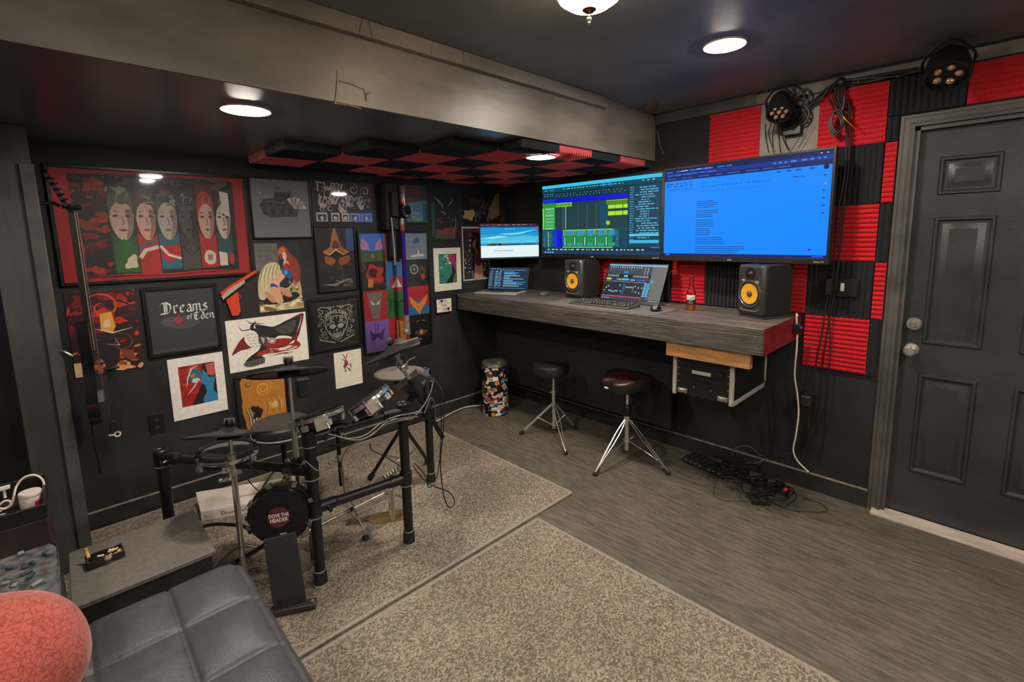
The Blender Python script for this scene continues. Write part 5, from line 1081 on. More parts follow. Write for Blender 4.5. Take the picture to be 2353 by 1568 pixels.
def d_lab(f):
    stripq(f, 0, 1, '#e2d9c6'); stripq(f, .0, .48, '#1c2030'); stripq(f, .48, .52, '#c9a24a'); f.text('Coronita', .5, .7, .014, '#23284a', bold=.02); f.text('Extra', .5, .57, .008, '#23284a'); f.disc(.5, .36, .13, '#cdbb88'); f.text('Cerveza', .5, .16, .009, '#cdbb88')
wrap(.0288, .04, .1, R(120), R(240), d_lab, 'label', t)

# ================================================================ DRUM STOOLS
def stool(px, py, zs, kind, label):
    q = atz(px, py, 0); t = thing('drum_stool', label, 'stool', (q.x, q.y, 0), group='chrome tripod drum stools under the desk'); return t, q
vinyl = mat('black_vinyl', '#1f2022', .35, noise=.15, nscale=60, bump=.1, bscale=200)
# round stool
c0 = atz(1273, 998, 0); t = thing('drum_stool', 'half-moon black drum stool nearer the sticker-covered bin', 'stool', (c0.x, c0.y, 0), group='chrome tripod drum stools under the desk')
hz = .49
rx_ = V((Rv.x, Rv.y, 0)).normalized(); cd_ = (rx_-V((Fv.x, Fv.y, 0)).normalized()*.22).normalized(); cn_ = V((-cd_.y, cd_.x, 0)); cn_ = cn_ if cn_.dot(Fv) > 0 else -cn_
dl = []
for i in range(48):
    a = 2*PI*i/48; x, y = .142*math.cos(a), .142*math.sin(a); y = y if y < .03 else .03+(y-.03)*.14; p = cd_*x+cn_*(y+.0); dl.append((p.x-rx_.x*.02, p.y-rx_.y*.02))
b = MB(); n_ = len(dl); vs = []
for s_, z in ((.01, 0), (.85, 0), (.96, .012), (1, .035), (1, .065), (.95, .082), (.8, .089), (.01, .092)): vs += [(x*s_, y*s_, hz+z) for x, y in dl]
b.add(vs, [(j*n_+i, j*n_+(i+1) % n_, (j+1)*n_+(i+1) % n_, (j+1)*n_+i) for j in range(7) for i in range(n_)], True); b.build('seat', vinyl, t)
b = MB().m(chrome); b.tube((0, 0, .05), (0, 0, .34), .0145, n=16); b.tube((0, 0, .3), (0, 0, hz), .011, n=16); b.m(dkmetal).lathe([(0, 0), (.06, 0), (.06, .006), (0, .006)], 20, Matrix.Translation((0, 0, hz-.007))); 
for k in range(4): b.m(blk).tube((-.0112, 0, .36+k*.03), (-.0118, 0, .36+k*.03), .003, n=6)
b.build('post', None, t)
b = MB().m(chrome); b.lathe([(.012, 0), (.02, .002), (.02, .028), (.012, .03)], 16, Matrix.Translation((0, 0, .33)), cap=False); b.tube((0, 0, .345), (-.035, .02, .345), .004); b.build('clamp', None, t); b = MB().m(chrome); b.lathe([(.016, 0), (.022, 0), (.022, .03), (.016, .03)], 16, Matrix.Translation((0, 0, .23)), cap=False); b.build('clamp', None, t); b = MB().m(chrome); b.lathe([(.016, 0), (.02, 0), (.02, .02), (.016, .02)], 16, Matrix.Translation((0, 0, .07)), cap=False); b.build('clamp', None, t)
def tleg(t, foot, zt, zb, r, dbl=.0, m_=chrome, foot_m=rub, mid=.45):
    f = V((foot[0], foot[1], .012)); d = V((f.x, f.y, 0)).normalized(); s_ = V((-d.y, d.x, 0))
    b = MB().m(m_); a = d*.018+V((0, 0, zt))
    if dbl:
        for k in (-1, 1): b.path([a+s_*dbl*.3*k, a.lerp(f, .2)+s_*dbl*k, a.lerp(f, .45)+s_*dbl*k, f+s_*.002*k+V((0, 0, .01))], r, 7, 4)
    else: b.cbox(a.lerp(f, .5), (r*.9, r*2.6, (f-a).length), orient(f-a).to_3x3())
    k = a.lerp(f, mid); b.tube(d*.018+V((0, 0, zb)), k, r*.8)
    b.build('leg', None, t)
    b = MB().m(foot_m); b.tube(f.lerp(a, .1), f-V((0, 0, .006)), .010, .014); b.ball(f, .0155, 12, (1.1, 1.1, .75)); b.build('rubber_foot', None, t)
for fp, db in (((1197, 996), 0), ((1300, 1042), .014), ((1322, 984), 0)):
    q = atz(*fp, 0.01); tleg(t, (q.x-c0.x, q.y-c0.y), .245, .08, .0065 if not db else .004, db)
# saddle stool
c0 = atz(1440, 1052, 0); t = thing('drum_stool', 'saddle-shaped drum stool with a worn maroon top', 'stool', (c0.x, c0.y, 0), group='chrome tripod drum stools under the desk')
dirv = math.atan2(-c0.y, -c0.x)      # towards camera
def saddle():
    b = MB(); n = 56; out = []
    for i in range(n):
        a = 2*PI*i/n; r = .19*(1-.0*math.cos(a)); x = r*math.cos(a); y = .165*math.sin(a)
        k = .5+.5*math.cos(a); r2 = 1-.42*math.exp(-((a-PI if a > 0 else a+PI)/.28)**2)*1.0
        x, y = x*r2, y*r2
        wd_ = 1+.12*math.cos(a); out.append((x, y*wd_))
    b.out = out; return out
ol = saddle(); Ms = Matrix.Rotation(R(-20), 4, 'Z')
def ringsurf(b, ol, prof, zf=lambda x, y: 0):
    n = len(ol); vs = []
    for s_, z in prof: vs += [Ms @ V((x*s_, y*s_, z+zf(x*s_, y*s_))) for x, y in ol]
    fs = [(j*n+i, j*n+(i+1) % n, (j+1)*n+(i+1) % n, (j+1)*n+i) for j in range(len(prof)-1) for i in range(n)]
    b.add(vs, fs, True)
zz = .495; sad = lambda x, y: .25*y*y+.012*math.cos(x*20)
b = MB(); ringsurf(b, ol, [(.3, 0), (.75, .0), (.9, .02), (1, .055), (1.0, .075)], sad); b.v = [p+V((0, 0, zz)) for p in b.v]; b.build('seat_side', vinyl, t)
b = MB(); ringsurf(b, ol, [(1.0, .0755), (.985, .088), (.93, .096), (.7, .1), (.4, .1), (.01, .098)], sad); b.v = [p+V((0, 0, zz)) for p in b.v]; b.build('seat_top', mat('maroon_vinyl', '#472423', .3, noise=.5, nscale=9, bump=.1, bscale=60, col2='#241819'), t)
b = MB().m(white)
for a, s_ in ((R(105), 1), (R(185), 1)):
    x, y = .19*math.cos(a)*.99, .17*math.sin(a); p = Ms @ V((x, y, zz+.055+sad(x, y))); b.cbox(p, (.012, .03, .008), Matrix.Rotation(a-R(20), 3, 'Z'))
b.build('maker_tag', None, t)
b = MB().m(chrome); b.tube((0, 0, .06), (0, 0, .33), .0165, n=18); b.tube((0, 0, .33), (0, 0, zz), .0115, n=16); b.lathe([(0, 0), (.06, 0), (.06, .006), (0, .006)], 20, Matrix.Translation((0, 0, zz-.006))); b.build('post', None, t)
b = MB().m(blk); b.lathe([(.012, 0), (.026, .002), (.028, .06), (.02, .075), (.012, .08)], 20, Matrix.Translation((0, 0, .31)), cap=False); b.path([(.02, 0, .36), (.05, -.01, .375), (.06, -.03, .35)], .006, 7, 4); b.build('height_clamp', None, t)
b = MB().m(chrome); b.lathe([(.017, 0), (.026, 0), (.026, .03), (.017, .03)], 18, Matrix.Translation((0, 0, .275)), cap=False); b.lathe([(.017, 0), (.025, 0), (.025, .022), (.017, .022)], 18, Matrix.Translation((0, 0, .12)), cap=False); b.tube((0, 0, .13), (.03, -.03, .15), .004); b.build('collar', None, t)
for fp in ((1368, 1090), (1535, 1088), (1478, 1010)):
    q = atz(*fp, .01); tleg(t, (q.x-c0.x, q.y-c0.y), .285, .13, .0055, .013, mid=.8)

# ================================================================ STICKER BIN
q = atz(1139, 958, 0); q = V((q.x+.07, q.y+.075, 0)); t = thing('sticker_covered_bin', 'tall steel bin plastered with band stickers in the corner under the desk', 'bin', (q.x, q.y, 0), math.atan2(-q.y, -q.x))
rb, hb = .108, .468
MB().lathe([(0, 0), (rb-.002, 0), (rb, .003), (rb, hb-.02), (rb-.004, hb-.02), (rb-.004, .01), (0, .01)], 48, cap=False).build('drum', mat('bin_black', '#1b1a19', .4), t)
MB().lathe([(rb-.006, hb-.03), (rb+.002, hb-.03), (rb+.006, hb-.012), (rb+.004, hb), (rb-.004, hb+.003), (rb-.02, hb-.004), (rb-.05, hb-.05), (0, hb-.06)], 48, cap=False).build('rim', chrome, t)
def d_stick(f):
    rg = random.Random(11)
    def st(u, v, a, b, c, rot=0, kind='b', sd=0):
        # subdivided patch so that it follows the cylinder
        n = 5; co, si = math.cos(rot), math.sin(rot); f.lay += 1; f.m(ink(c)); vs = []
        for j in range(n+1):
            for i in range(n+1):
                x, y = (i/n*2-1), (j/n*2-1)
                if kind == 'd': L_ = max(abs(x), abs(y)); q_ = math.hypot(x, y) or 1; x, y = x*L_/q_, y*L_/q_
                x, y = x*a, y*b; vs.append(f.P(min(1, max(0, u+(x*co-y*si)/f.W)), min(.995, max(.0, v+(x*si+y*co)/f.Hh))))
        f.add(vs, [(j*(n+1)+i, j*(n+1)+i+1, (j+1)*(n+1)+i+1, (j+1)*(n+1)+i) for j in range(n) for i in range(n)], False)
    pal = ['#d8d0bf', '#c8bfae', '#e6dfd0', '#d8d0bf', '#23221f', '#2a2826', '#8c2430', '#23221f', '#c98a90', '#a8a498', '#46423c', '#d8a82c', '#35673f', '#b6b0a2', '#e0d9cc', '#7a3038', '#2f5d8c', '#5d5750']
    for i in range(260): st(rg.random(), rg.random(), rg.uniform(.008, .028), rg.uniform(.006, .02), rg.choice(pal), rg.uniform(-.5, .5), rg.choice('bbd'))
    K = '#1c1a18'; Wt = '#dcd4c4'
    def lab(s_, u, v, w_, h_, bg, fg, rot=0, kind='b', sz=None): st(u, v, w_, h_, bg, rot, kind); f.text(s_, u, v, sz or h_*1.5, fg, maxw=w_*1.75, rot=rot, bold=.02)
    lab('HYF', .47, .045, .02, .018, '#e0a020', '#3a2a10', 0, 'd'); st(.62, .06, .03, .012, '#2f5fa8', .25); lab('PITCHFORCE', .46, .125, .038, .008, K, Wt, -.06); lab('AGAINST ME', .56, .185, .034, .010, Wt, K, .1); st(.58, .2, .02, .014, '#d8cfa8', .2)
    lab('MASTIC', .44, .3, .032, .014, '#8c2c44', '#e0a8b4', .15); lab('VICE', .4, .36, .026, .014, '#b0708a', '#5a2038', .2); st(.68, .33, .024, .034, '#6fae28', 0, 'd'); st(.68, .33, .012, .02, K, .1, 'd'); st(.68, .33, .006, .01, '#8fd040', .1, 'd')
    lab('2', .3, .41, .013, .018, Wt, K, .1, 'd'); st(.33, .53, .016, .024, '#2f6a3c', -.2); lab('THE CLASH', .43, .53, .017, .014, '#c83028', Wt); st(.42, .6, .018, .012, '#e0c83a', .2); st(.5, .56, .016, .018, '#d8703c', .3, 'd'); lab('ROCK', .62, .6, .02, .028, '#bcb6a8', K, .5); st(.53, .7, .014, .018, '#e07028', .3); st(.6, .72, .018, .014, '#38a8c8', .6); lab('SOB', .31, .63, .022, .014, K, Wt, .2)
    lab('ANTHEM', .43, .77, .02, .017, Wt, K, -.1); st(.66, .45, .024, .02, K, .1); f.text('609', .66, .45, .022, Wt); lab('BAND', .55, .45, .03, .01, Wt, K, .3); st(.76, .88, .014, .014, '#a83a48', .2)
    lab('US', .3, .15, .016, .022, '#c88a90', '#3a4a80', .1); lab('TOUR', .33, .06, .016, .02, '#c9c0c8', '#8c3040', .2)
wrap(rb+.0006, .004, hb-.032, R(-180), R(180), d_stick, 'stickers', t)['kind'] = 'stuff'

# ================================================================ WALL SOCKETS AND PLUGS ON THE DESK WALL
def wmx(y, z, x=XW-.026): return frame3((0, -1, 0), (0, 0, 1), (-1, 0, 0), (x, y, z))
t = thing('wall_socket', 'black socket box with a small white plug inside the upright ridged foam', 'socket', (XW-.03, .62, 1.2))
b = MB(); b.box((-.075, -.05, 0), (.075, .05, .012), wmx(.615, 1.235, XW-.024)); b.build('cover_plate', blk, t, world=True, bevel=.003)
b = MB(); b.box((-.012, -.022, .012), (.004, .022, .03), wmx(.605, 1.24, XW-.024)); b.build('night_light', white, t, world=True, bevel=.002)
b = MB(); b.box((-.07, -.045, .0121), (-.04, .045, .045), wmx(.615, 1.24, XW-.024)); b.build('power_adapter', blkm, t, world=True, bevel=.003)
# usb charger clipped to desk end
q = V((3.02, DYR-.03, 1.0)); t = thing('usb_charger', 'black charger block with a blue glow stuck on the red desk end', 'charger', tuple(q)); b = MB(); b.box((2.98, DYR-.04, .975), (3.04, DYR-.004, 1.03)); b.build('body', blk, t, world=True, bevel=.004); b = MB(); b.box((3.041, DYR-.03, .995), (3.0425, DYR-.012, 1.015)); b.box((2.995, DYR-.0415, 1.005), (3.01, DYR-.0402, 1.015)); b.build('led', glow('#3838ff', 2.5), t, world=True)
# white cable from desk end to floor
pts = [(1822, 716), (1830, 722), (1832, 760), (1831, 800), (1826, 860), (1832, 905), (1835, 950), (1829, 1000), (1823, 1035), (1833, 1060), (1858, 1085)]
b = MB(); b.path([V((3.0, DYR-.02, ZD+.008))]+[atx(x, y, 3.0-.004*i) for i, (x, y) in enumerate(pts[1:])], .0045, 7, 4); tag(b.build('white_charging_cable', wht_cable), 'white charging cable hanging from the red desk end to the floor', 'cable')
# black cables dropping down the foam at the right
def hang(pts, X, r, label, name='hanging_cable', m_=cabl, grp='black cables hanging over the foam wall', sub=4):
    b = MB(); b.path([atx(p[0], p[1], (p[2] if len(p) > 2 else X)) for p in pts], r, 6, sub); return tag(b.build(name, m_), label, 'cable', grp)
hang([(1935, 232), (1945, 300), (1944, 350), (1938, 420), (1927, 480), (1921, 560), (1912, 640), (1898, 700), (1890, 760), (1876, 830), (1864, 920), (1858, 985)], 3.09, .0045, 'black cable running from the coil past the television edge to the floor, leftmost')
hang([(1950, 232), (1953, 330), (1946, 420), (1933, 500), (1927, 600), (1916, 680), (1903, 750), (1890, 845), (1886, 915), (1878, 1000)], 3.095, .004, 'black cable crossing the two right red tiles, second from the left')
hang([(1956, 240), (1949, 360), (1941, 470), (1932, 560), (1915, 650), (1906, 720), (1909, 800), (1904, 860), (1898, 930), (1870, 1010)], 3.1, .0035, 'thin black cable nearest the door casing over the lowest red tile')
b = MB(); 
for a in range(3): b.path([atx(1925+14*math.cos(k)-3*a, 278+26*math.sin(k)+4*a, 3.06+.006*a) for k in [i*PI/4 for i in range(8)]], .0045, 6, 3, closed=True)
b.path([atx(x, y, 3.07) for x, y in ((1905, 225), (1915, 245), (1922, 258), (1930, 262), (1938, 245), (1940, 220))], .006, 6, 4)
t2 = b.build('coiled_audio_cable', cabl); tag(t2, 'coiled black audio cable with a gold plug hanging before a red tile', 'cable')
b = MB().m(gold); b.tube(atx(1938, 268, 3.04), atx(1946, 278, 3.04), .0045); b.tube(atx(1946, 278, 3.04), atx(1962, 293, 3.04), .003, .001); b.build('gold_plug', None, t2, world=True)

# ================================================================ STAGE LIGHTS + cable tangle along the top of the wall
lens = mat('lens_glass', '#c9a58c', .08, .6)
def parcan(c, aim, r, L, nl, label, box=True):
    t = thing('stage_light', label, 'stage light', tuple(c), group='black LED stage lights under the ceiling')
    Mx = orient(aim, c); 
    MB().lathe([(r*.62, -L), (r*.85, -L*.8), (r, -L*.4), (r, 0), (r*1.06, .004), (r*1.06, .016), (r*.94, .016), (r*.93, -.004), (0, -.004)], 36, Mx, cap=True).build('housing', blk, t, world=True)
    b = MB()
    ps = [(0, 0)]+[(r*.58*math.cos(i*2*PI/(nl-1)), r*.58*math.sin(i*2*PI/(nl-1))) for i in range(nl-1)] if nl == 7 else [(r*.52*math.cos(i*2*PI/nl), r*.52*math.sin(i*2*PI/nl)) for i in range(nl)]
    for i, (x, y) in enumerate(ps):
        MB().lathe([(r*.21, -.002), (r*.2, .004), (r*.12, .012), (0, .015)], 18, Mx @ Matrix.Translation((x, y, 0)), cap=False).build('lens', lens, t, world=True)
    b = MB().m(dkmetal); 
    for k in (-1, 1): b.cbox(Mx @ V((k*(r+.006), 0, -L*.4)), (.004, .022, .06), Mx.to_3x3())
    b.path([Mx @ V((-(r+.006), 0, -L*.4)), Mx @ V((-(r+.006), .04, -L*.5)), Mx @ V((0, r+.05, -L*.55)), Mx @ V((r+.006, .04, -L*.5)), Mx @ V((r+.006, 0, -L*.4))], .005, 6, 3)
    b.build('yoke', None, t, world=True)
    return t
c1 = atx(1790, 258, 2.96); aim = V((-.62, -.12, -.78)).normalized()
t = parcan(c1, aim, .06, .13, 7, 'seven-lens black stage light between the two top red tiles')
b = MB(); qq = atx(1822, 292, XW-.03); b.box((XW-.05, qq.y-.045, qq.z-.045), (XW-.007, qq.y+.045, qq.z+.05)); b.build('mount_box', blk, t, world=True, bevel=.003)
b = MB(); b.tube((XW-.04, qq.y, qq.z+.04), c1-aim*.09, .009); b.build('bracket_arm', dkmetal, t, world=True)
b = MB().m(cabl)
for i in range(9):
    a = i*1.3; p = atx(1838+6*math.cos(a), 248+18*math.sin(a*1.7), XW-.05); b.path([p+V((0, .035*math.cos(k+a), .05*math.sin(k)+.01*i-.04)) for k in [j*PI/3 for j in range(6)]], .005, 6, 3, closed=True)
tag(b.build('cable_bundle', None), 'thick bundle of coiled black cable right behind the stage light', 'cable')
c2 = atx(2176, 172, 2.93); aim2 = V((-.58, -.05, -.82)).normalized()
t = parcan(c2, aim2, .078, .13, 5, 'large five-lens black stage light near the door top')
b = MB(); b.tube(c2-aim2*.1, V((XW-.004, c2.y-.02, 2.33)), .010); b.build('bracket_arm', dkmetal, t, world=True)
b = MB().m(cabl); rg = random.Random(6)
for i in range(7):
    pts = []
    for k, (x, y) in enumerate(((1835, 262), (1860, 245), (1890, 218), (1925, 192), (1975, 184), (2040, 172), (2110, 162))): pts.append(atx(x+rg.uniform(-6, 6), y+rg.uniform(-7, 7), XW-.03-rg.uniform(0, .03)))
    b.path(pts, .0045, 6, 4)
for x in (1760, 1772, 1781, 1790): b.path([atx(x, 285, 3.05), atx(x-3+rg.uniform(-4, 6), 310, XW-.02), atx(x+rg.uniform(-6, 14), 350, XW-.02)], .0025, 5, 3)
b.path([atx(1790, 290, 3.05), atx(1800, 320, 3.08), atx(1812, 345, 3.1)], .0035, 5, 3); b.path([atx(1850, 290, 3.08), atx(1835, 320, 3.1), atx(1815, 350, 3.12)], .0015, 5, 3); b.path([atx(1862, 280, 3.08), atx(1845, 320, 3.1), atx(1835, 345, 3.12)], .0015, 5, 3)
b.ball(atx(1932, 190, XW-.05), .028, 12); 
for k in range(4): b.path([atx(1925+5*k, 195, XW-.05), atx(1915+9*k, 225, XW-.05), atx(1935+3*k, 250, XW-.05)], .006, 6, 3)
tag(b.build('cable_bundle', None), 'long messy run of black cables along the top of the desk wall', 'cable')
b = MB().m(steel)
for x, y in ((1933, 188), (1962, 190), (1972, 187), (2060, 176)): b.ball(atx(x, y, XW-.075), .004, 8)
b.build('cable_tie_clip', None, bpy.data.objects['cable_bundle.001'], world=True)

# ================================================================ FLOOR TANGLE UNDER THE DESK END
t = thing('audio_mixer', 'small black mixer lying on the floor at the left end of the cable tangle', 'mixer'); q = atz(1610, 1072, .02); t.location = (q.x, q.y, 0)
dv = (atz(1650, 1090, 0)-atz(1562, 1052, 0)).normalized(); Mm = frame3(dv, V((-dv.y, dv.x, 0)), (0, 0, 1), atz(1568, 1062, 0))
b = MB(); b.box((0, 0, 0.0), (.30, .13, .04), Mm); b.build('body', blkm, t, world=True, bevel=.005)
b = MB().m(mat('jack_silver', '#bdb6aa', .3, .8))
for k in range(8): b.box((.02+k*.034, -.0012, .022), (.04+k*.034, 0, .03), Mm)
b.build('connector', None, t, world=True); b = MB()
for k in range(7):
    for j in range(3): b.tube(Mm @ V((.03+k*.04, .03+j*.035, .04)), Mm @ V((.03+k*.04, .03+j*.035, .05)), .006, n=10)
b.build('control_knob', blk, t, world=True)
def strip(p0, p1, label, n=5, led=False):
    a, b2 = atz(*p0, 0), atz(*p1, 0); d = (b2-a).normalized(); L = (b2-a).length; Mx = frame3(d, V((-d.y, d.x, 0)), (0, 0, 1), a)
    t = thing('power_strip', label, 'power strip', tuple(a), group='black power strips in the cable tangle')
    b = MB(); b.box((0, -.028, 0), (L, .028, .03), Mx); b.build('body', blkm, t, world=True, bevel=.004)
    for k in range(n):
        x = L*(k+.8)/(n+1); b = MB(); b.lathe([(0, .0305), (.018, .0305), (.019, .03)], 16, Mx @ Matrix.Translation((x, 0, 0)), cap=False); b.m(mat('socket_slot', '#b5aa98', .4, .5)); b.box((x-.006, -.005, .0305), (x-.004, .004, .0312), Mx); b.box((x+.004, -.005, .0305), (x+.006, .004, .0312), Mx); b.build('receptacle', None, t, world=True)
    b = MB(); b.box((L-.03, -.012, .03), (L-.012, .012, .034), Mx); b.build('switch', glow('#d02018', 1.0) if led else blk, t, world=True)
    for k in (0, 2, 3): 
        if k < n: x = L*(k+.8)/(n+1); b = MB(); b.box((x-.02, -.02, .031), (x+.02, .02, .065), Mx); b.build('plugged_adapter', blk, t, world=True, bevel=.003)
strip((1655, 1078), (1745, 1118), 'black power strip in the middle of the tangle, against the baseboard'); strip((1740, 1112), (1812, 1140), 'black power strip with a red lit switch at the right of the tangle', 3, True)
b = MB(); q = atz(1745, 1155, 0); b.cbox((q.x, q.y, .016), (.07, .1, .032), Matrix.Rotation(.6, 3, 'Z')); tag(b.build('power_brick', blkm, bevel=.004), 'black power brick lying in front of the tangle', 'power adapter')
b = MB().m(cabl); rg = random.Random(21)
for i in range(16):
    cx_, cy_ = rg.uniform(1630, 1790), 0; cy_ = 1045+(cx_-1600)*.42+rg.uniform(-10, 22); rr = rg.uniform(18, 55); pts = []
    for k in range(9):
        a = k*PI/4.5*rg.uniform(.9, 1.1)+i; z = rg.uniform(.01, .08)*(1.6 if k % 3 == 0 else 1); q = atz(cx_+rr*math.cos(a), cy_+rr*.42*math.sin(a), z); q.x = min(q.x, XW-.02); pts.append(q)
    b.path(pts, .0032, 5, 4)
tag(b.build('cable_tangle', None), 'heap of tangled black cables on the floor under the desk end', 'cable', kind='stuff')
def fl_cable(pts, r, label, m_=cablg, z=.008, sub=5, grp=None):
    b = MB(); b.path([atz(p[0], p[1], p[2] if len(p) > 2 else z) for p in pts], r, 6, sub); return tag(b.build('floor_cable', m_), label, 'cable', grp)
fl_cable([(1690, 1090, .05), (1655, 1090), (1640, 1115), (1645, 1140), (1672, 1150), (1715, 1150), (1745, 1150), (1800, 1148), (1835, 1130, .02)], .003, 'grey cable looping out left of the tangle onto the floor')
fl_cable([(1770, 1152), (1810, 1170), (1860, 1176), (1895, 1176), (1900, 1168), (1880, 1155), (1845, 1145)], .0022, 'thin dark cable trailing right of the tangle toward the door', cabl)
fl_cable([(1682, 1048, .1), (1690, 1030, .17), (1720, 1026, .2), (1745, 1045, .16), (1760, 1052, .12), (1735, 1065, .08), (1700, 1062, .05)], .003, 'pale grey cable arching up out of the tangle')
hang([(1748, 862, 2.95), (1762, 890, 3.0), (1768, 960, 3.05), (1770, 1010, 3.08), (1775, 1050, 3.1)], 3.0, .0035, 'dark cable dropping from the rack case to the floor tangle', grp=None)
hang([(1765, 850, 3.05), (1778, 890, 3.08), (1782, 960, 3.1), (1785, 1010, 3.1), (1810, 1032, 3.11), (1845, 1025, 3.12), (1860, 985, 3.12)], 3.0, .0035, 'dark cable looping from under the desk up to the right wall plug', grp=None)
t = thing('wall_socket', 'black socket with a chunky plug low on the wall right of the desk', 'socket', tuple(atx(1856, 930, XW)))
q = atx(1856, 925, XW); b = MB(); b.box((XW-.007, q.y-.04, q.z-.06), (XW-.0005, q.y+.04, q.z+.06)); b.build('cover_plate', blk, t, world=True, bevel=.002)
b = MB(); b.box((XW-.06, q.y-.028, q.z-.01), (XW-.0075, q.y+.028, q.z+.05)); b.tube((XW-.05, q.y, q.z+.05), (XW-.05, q.y, q.z+.07), .012); b.build('power_adapter', blkm, t, world=True, bevel=.004)
b = MB().m(mat('worn_edge', '#8a857c', .4, .4)); b.box((XW-.061, q.y-.02, q.z+.046), (XW-.045, q.y+.02, q.z+.0515)); b.build('metal_clip', None, t, world=True)
# ================================================================ DRUM KIT
def zrow(xy, py):
    n_ = Uv*FPX+Fv*(py-CY); return H-(n_.x*xy[0]+n_.y*xy[1])/n_.z
def P3(xy, py): return V((xy[0], xy[1], zrow(xy, py)))
A_, B_, C_, D_ = V((.262, 2.63, 0)), V((.715, 2.03, 0)), V((1.155, 1.995, 0)), V((1.582, 2.42, 0))
rack = thing('drum_rack', 'black tubular electronic drum rack with four legs on the rug', 'drum rack', (.9, 2.25, .011))
def leg(p, h, lab=None):
    b = MB(); p0 = V((p.x, p.y, .055)); b.tube(p0, (p.x, p.y, h), .0235, n=20); o = b.build('leg', pwdr, rack, world=True)
    b = MB().m(rub); b.lathe([(.024, .065), (.028, .06), (.029, .01), (.033, .0), (.0, 0)], 24, Matrix.Translation((p.x, p.y, .0115)), cap=False)
    b.m(mat('ring_worn', '#8c857a', .5)); b.lathe([(.0285, .0), (.035, .001), (.034, .006), (.029, .008)], 24, Matrix.Translation((p.x, p.y, .0112)), cap=False); b.lathe([(.0242, .064), (.0262, .066), (.0242, .07)], 24, Matrix.Translation((p.x, p.y, .0115)), cap=False)
    bb = b; oo = bb.build('rubber_foot', None, o, world=True); return o
leg(A_, .60); leg(B_, .73); leg(C_, .74); leg(D_, .75)
def bar(p, q, r=.019, nm='crossbar'):
    b = MB(); b.tube(p, q, r, n=18); return b.build(nm, mat('black_tube_satin', '#242322', .3, .3), rack, world=True)
def joint(p, d, r=.03):
    b = MB().m(pwdr); p = V(p); b.lathe([(.024, -.035), (r, -.033), (r, .033), (.024, .035)], 24, Matrix.Translation(p)); d = V(d).normalized(); b.tube(p+d*.01, p+d*.085, .026, n=18); b.tube(p+d*.085, p+d*.10, .026, .0205, n=18)
    b.m(mat('ring_worn', '#8c857a', .5)).lathe([(r, -.034), (r+.0015, -.036), (r, -.039)], 24, Matrix.Translation(p), cap=False)
    side = V((-d.y, d.x, 0)); b.m(steel).tube(p+d*.05-side*.02, p+d*.05-side*.045, .005, n=8); b.m(blk).cbox(p+d*.05-side*.05, (.012, .03, .012))
    return b.build('tee_joint', None, rack, world=True)
def lvl(p, z): return V((p.x, p.y, z))
bar(lvl(B_, .705), lvl(C_, .715), .021); joint(lvl(B_, .705), C_-B_); joint(lvl(C_, .715), B_-C_)
bar(lvl(B_, .375), lvl(C_, .365), .022); joint(lvl(B_, .375), C_-B_); joint(lvl(C_, .365), B_-C_)
bar(lvl(A_, .57), lvl(B_, .555), .019); joint(lvl(A_, .57), B_-A_); joint(lvl(B_, .555), A_-B_)
bar(lvl(C_, .70), lvl(D_, .715), .019); joint(lvl(D_, .715), C_-D_)
for p, z in ((A_, .605), (B_, .735), (C_, .75), (D_, .755)):
    b = MB(); b.lathe([(.0, .0), (.027, 0), (.028, .004), (.024, .008), (.020, .004), (0, .003)], 24, Matrix.Translation((p.x, p.y, z-.003))); b.build('end_cap', blk, rack, world=True)
# clamps on bars
def clampb(p, d, out=V((0, -1, 0))):
    b = MB().m(blk); d = V(d).normalized(); b.tube(V(p)-d*.022, V(p)+d*.022, .028, n=16); b.cbox(V(p)+out*.03, (.03, .03, .03)); b.m(steel).tube(V(p)+out*.03+V((0, 0, -.012)), V(p)+out*.058+V((0, 0, -.012)), .011, n=14); b.m(blk).tube(V(p)+out*.058+V((0, 0, -.012)), V(p)+out*.062+V((0, 0, -.012)), .005, n=10)
    return b.build('bar_clamp', None, rack, world=True)
dBC = C_-B_
clampb(lvl(B_.lerp(C_, .28), .707), dBC); clampb(lvl(B_.lerp(C_, .82), .713), dBC)
dAB = B_-A_
for t_ in (.3, .52, .86): clampb(lvl(A_.lerp(B_, t_), .57-.015*t_), dAB, V((-.6, -.75, 0)).normalized())
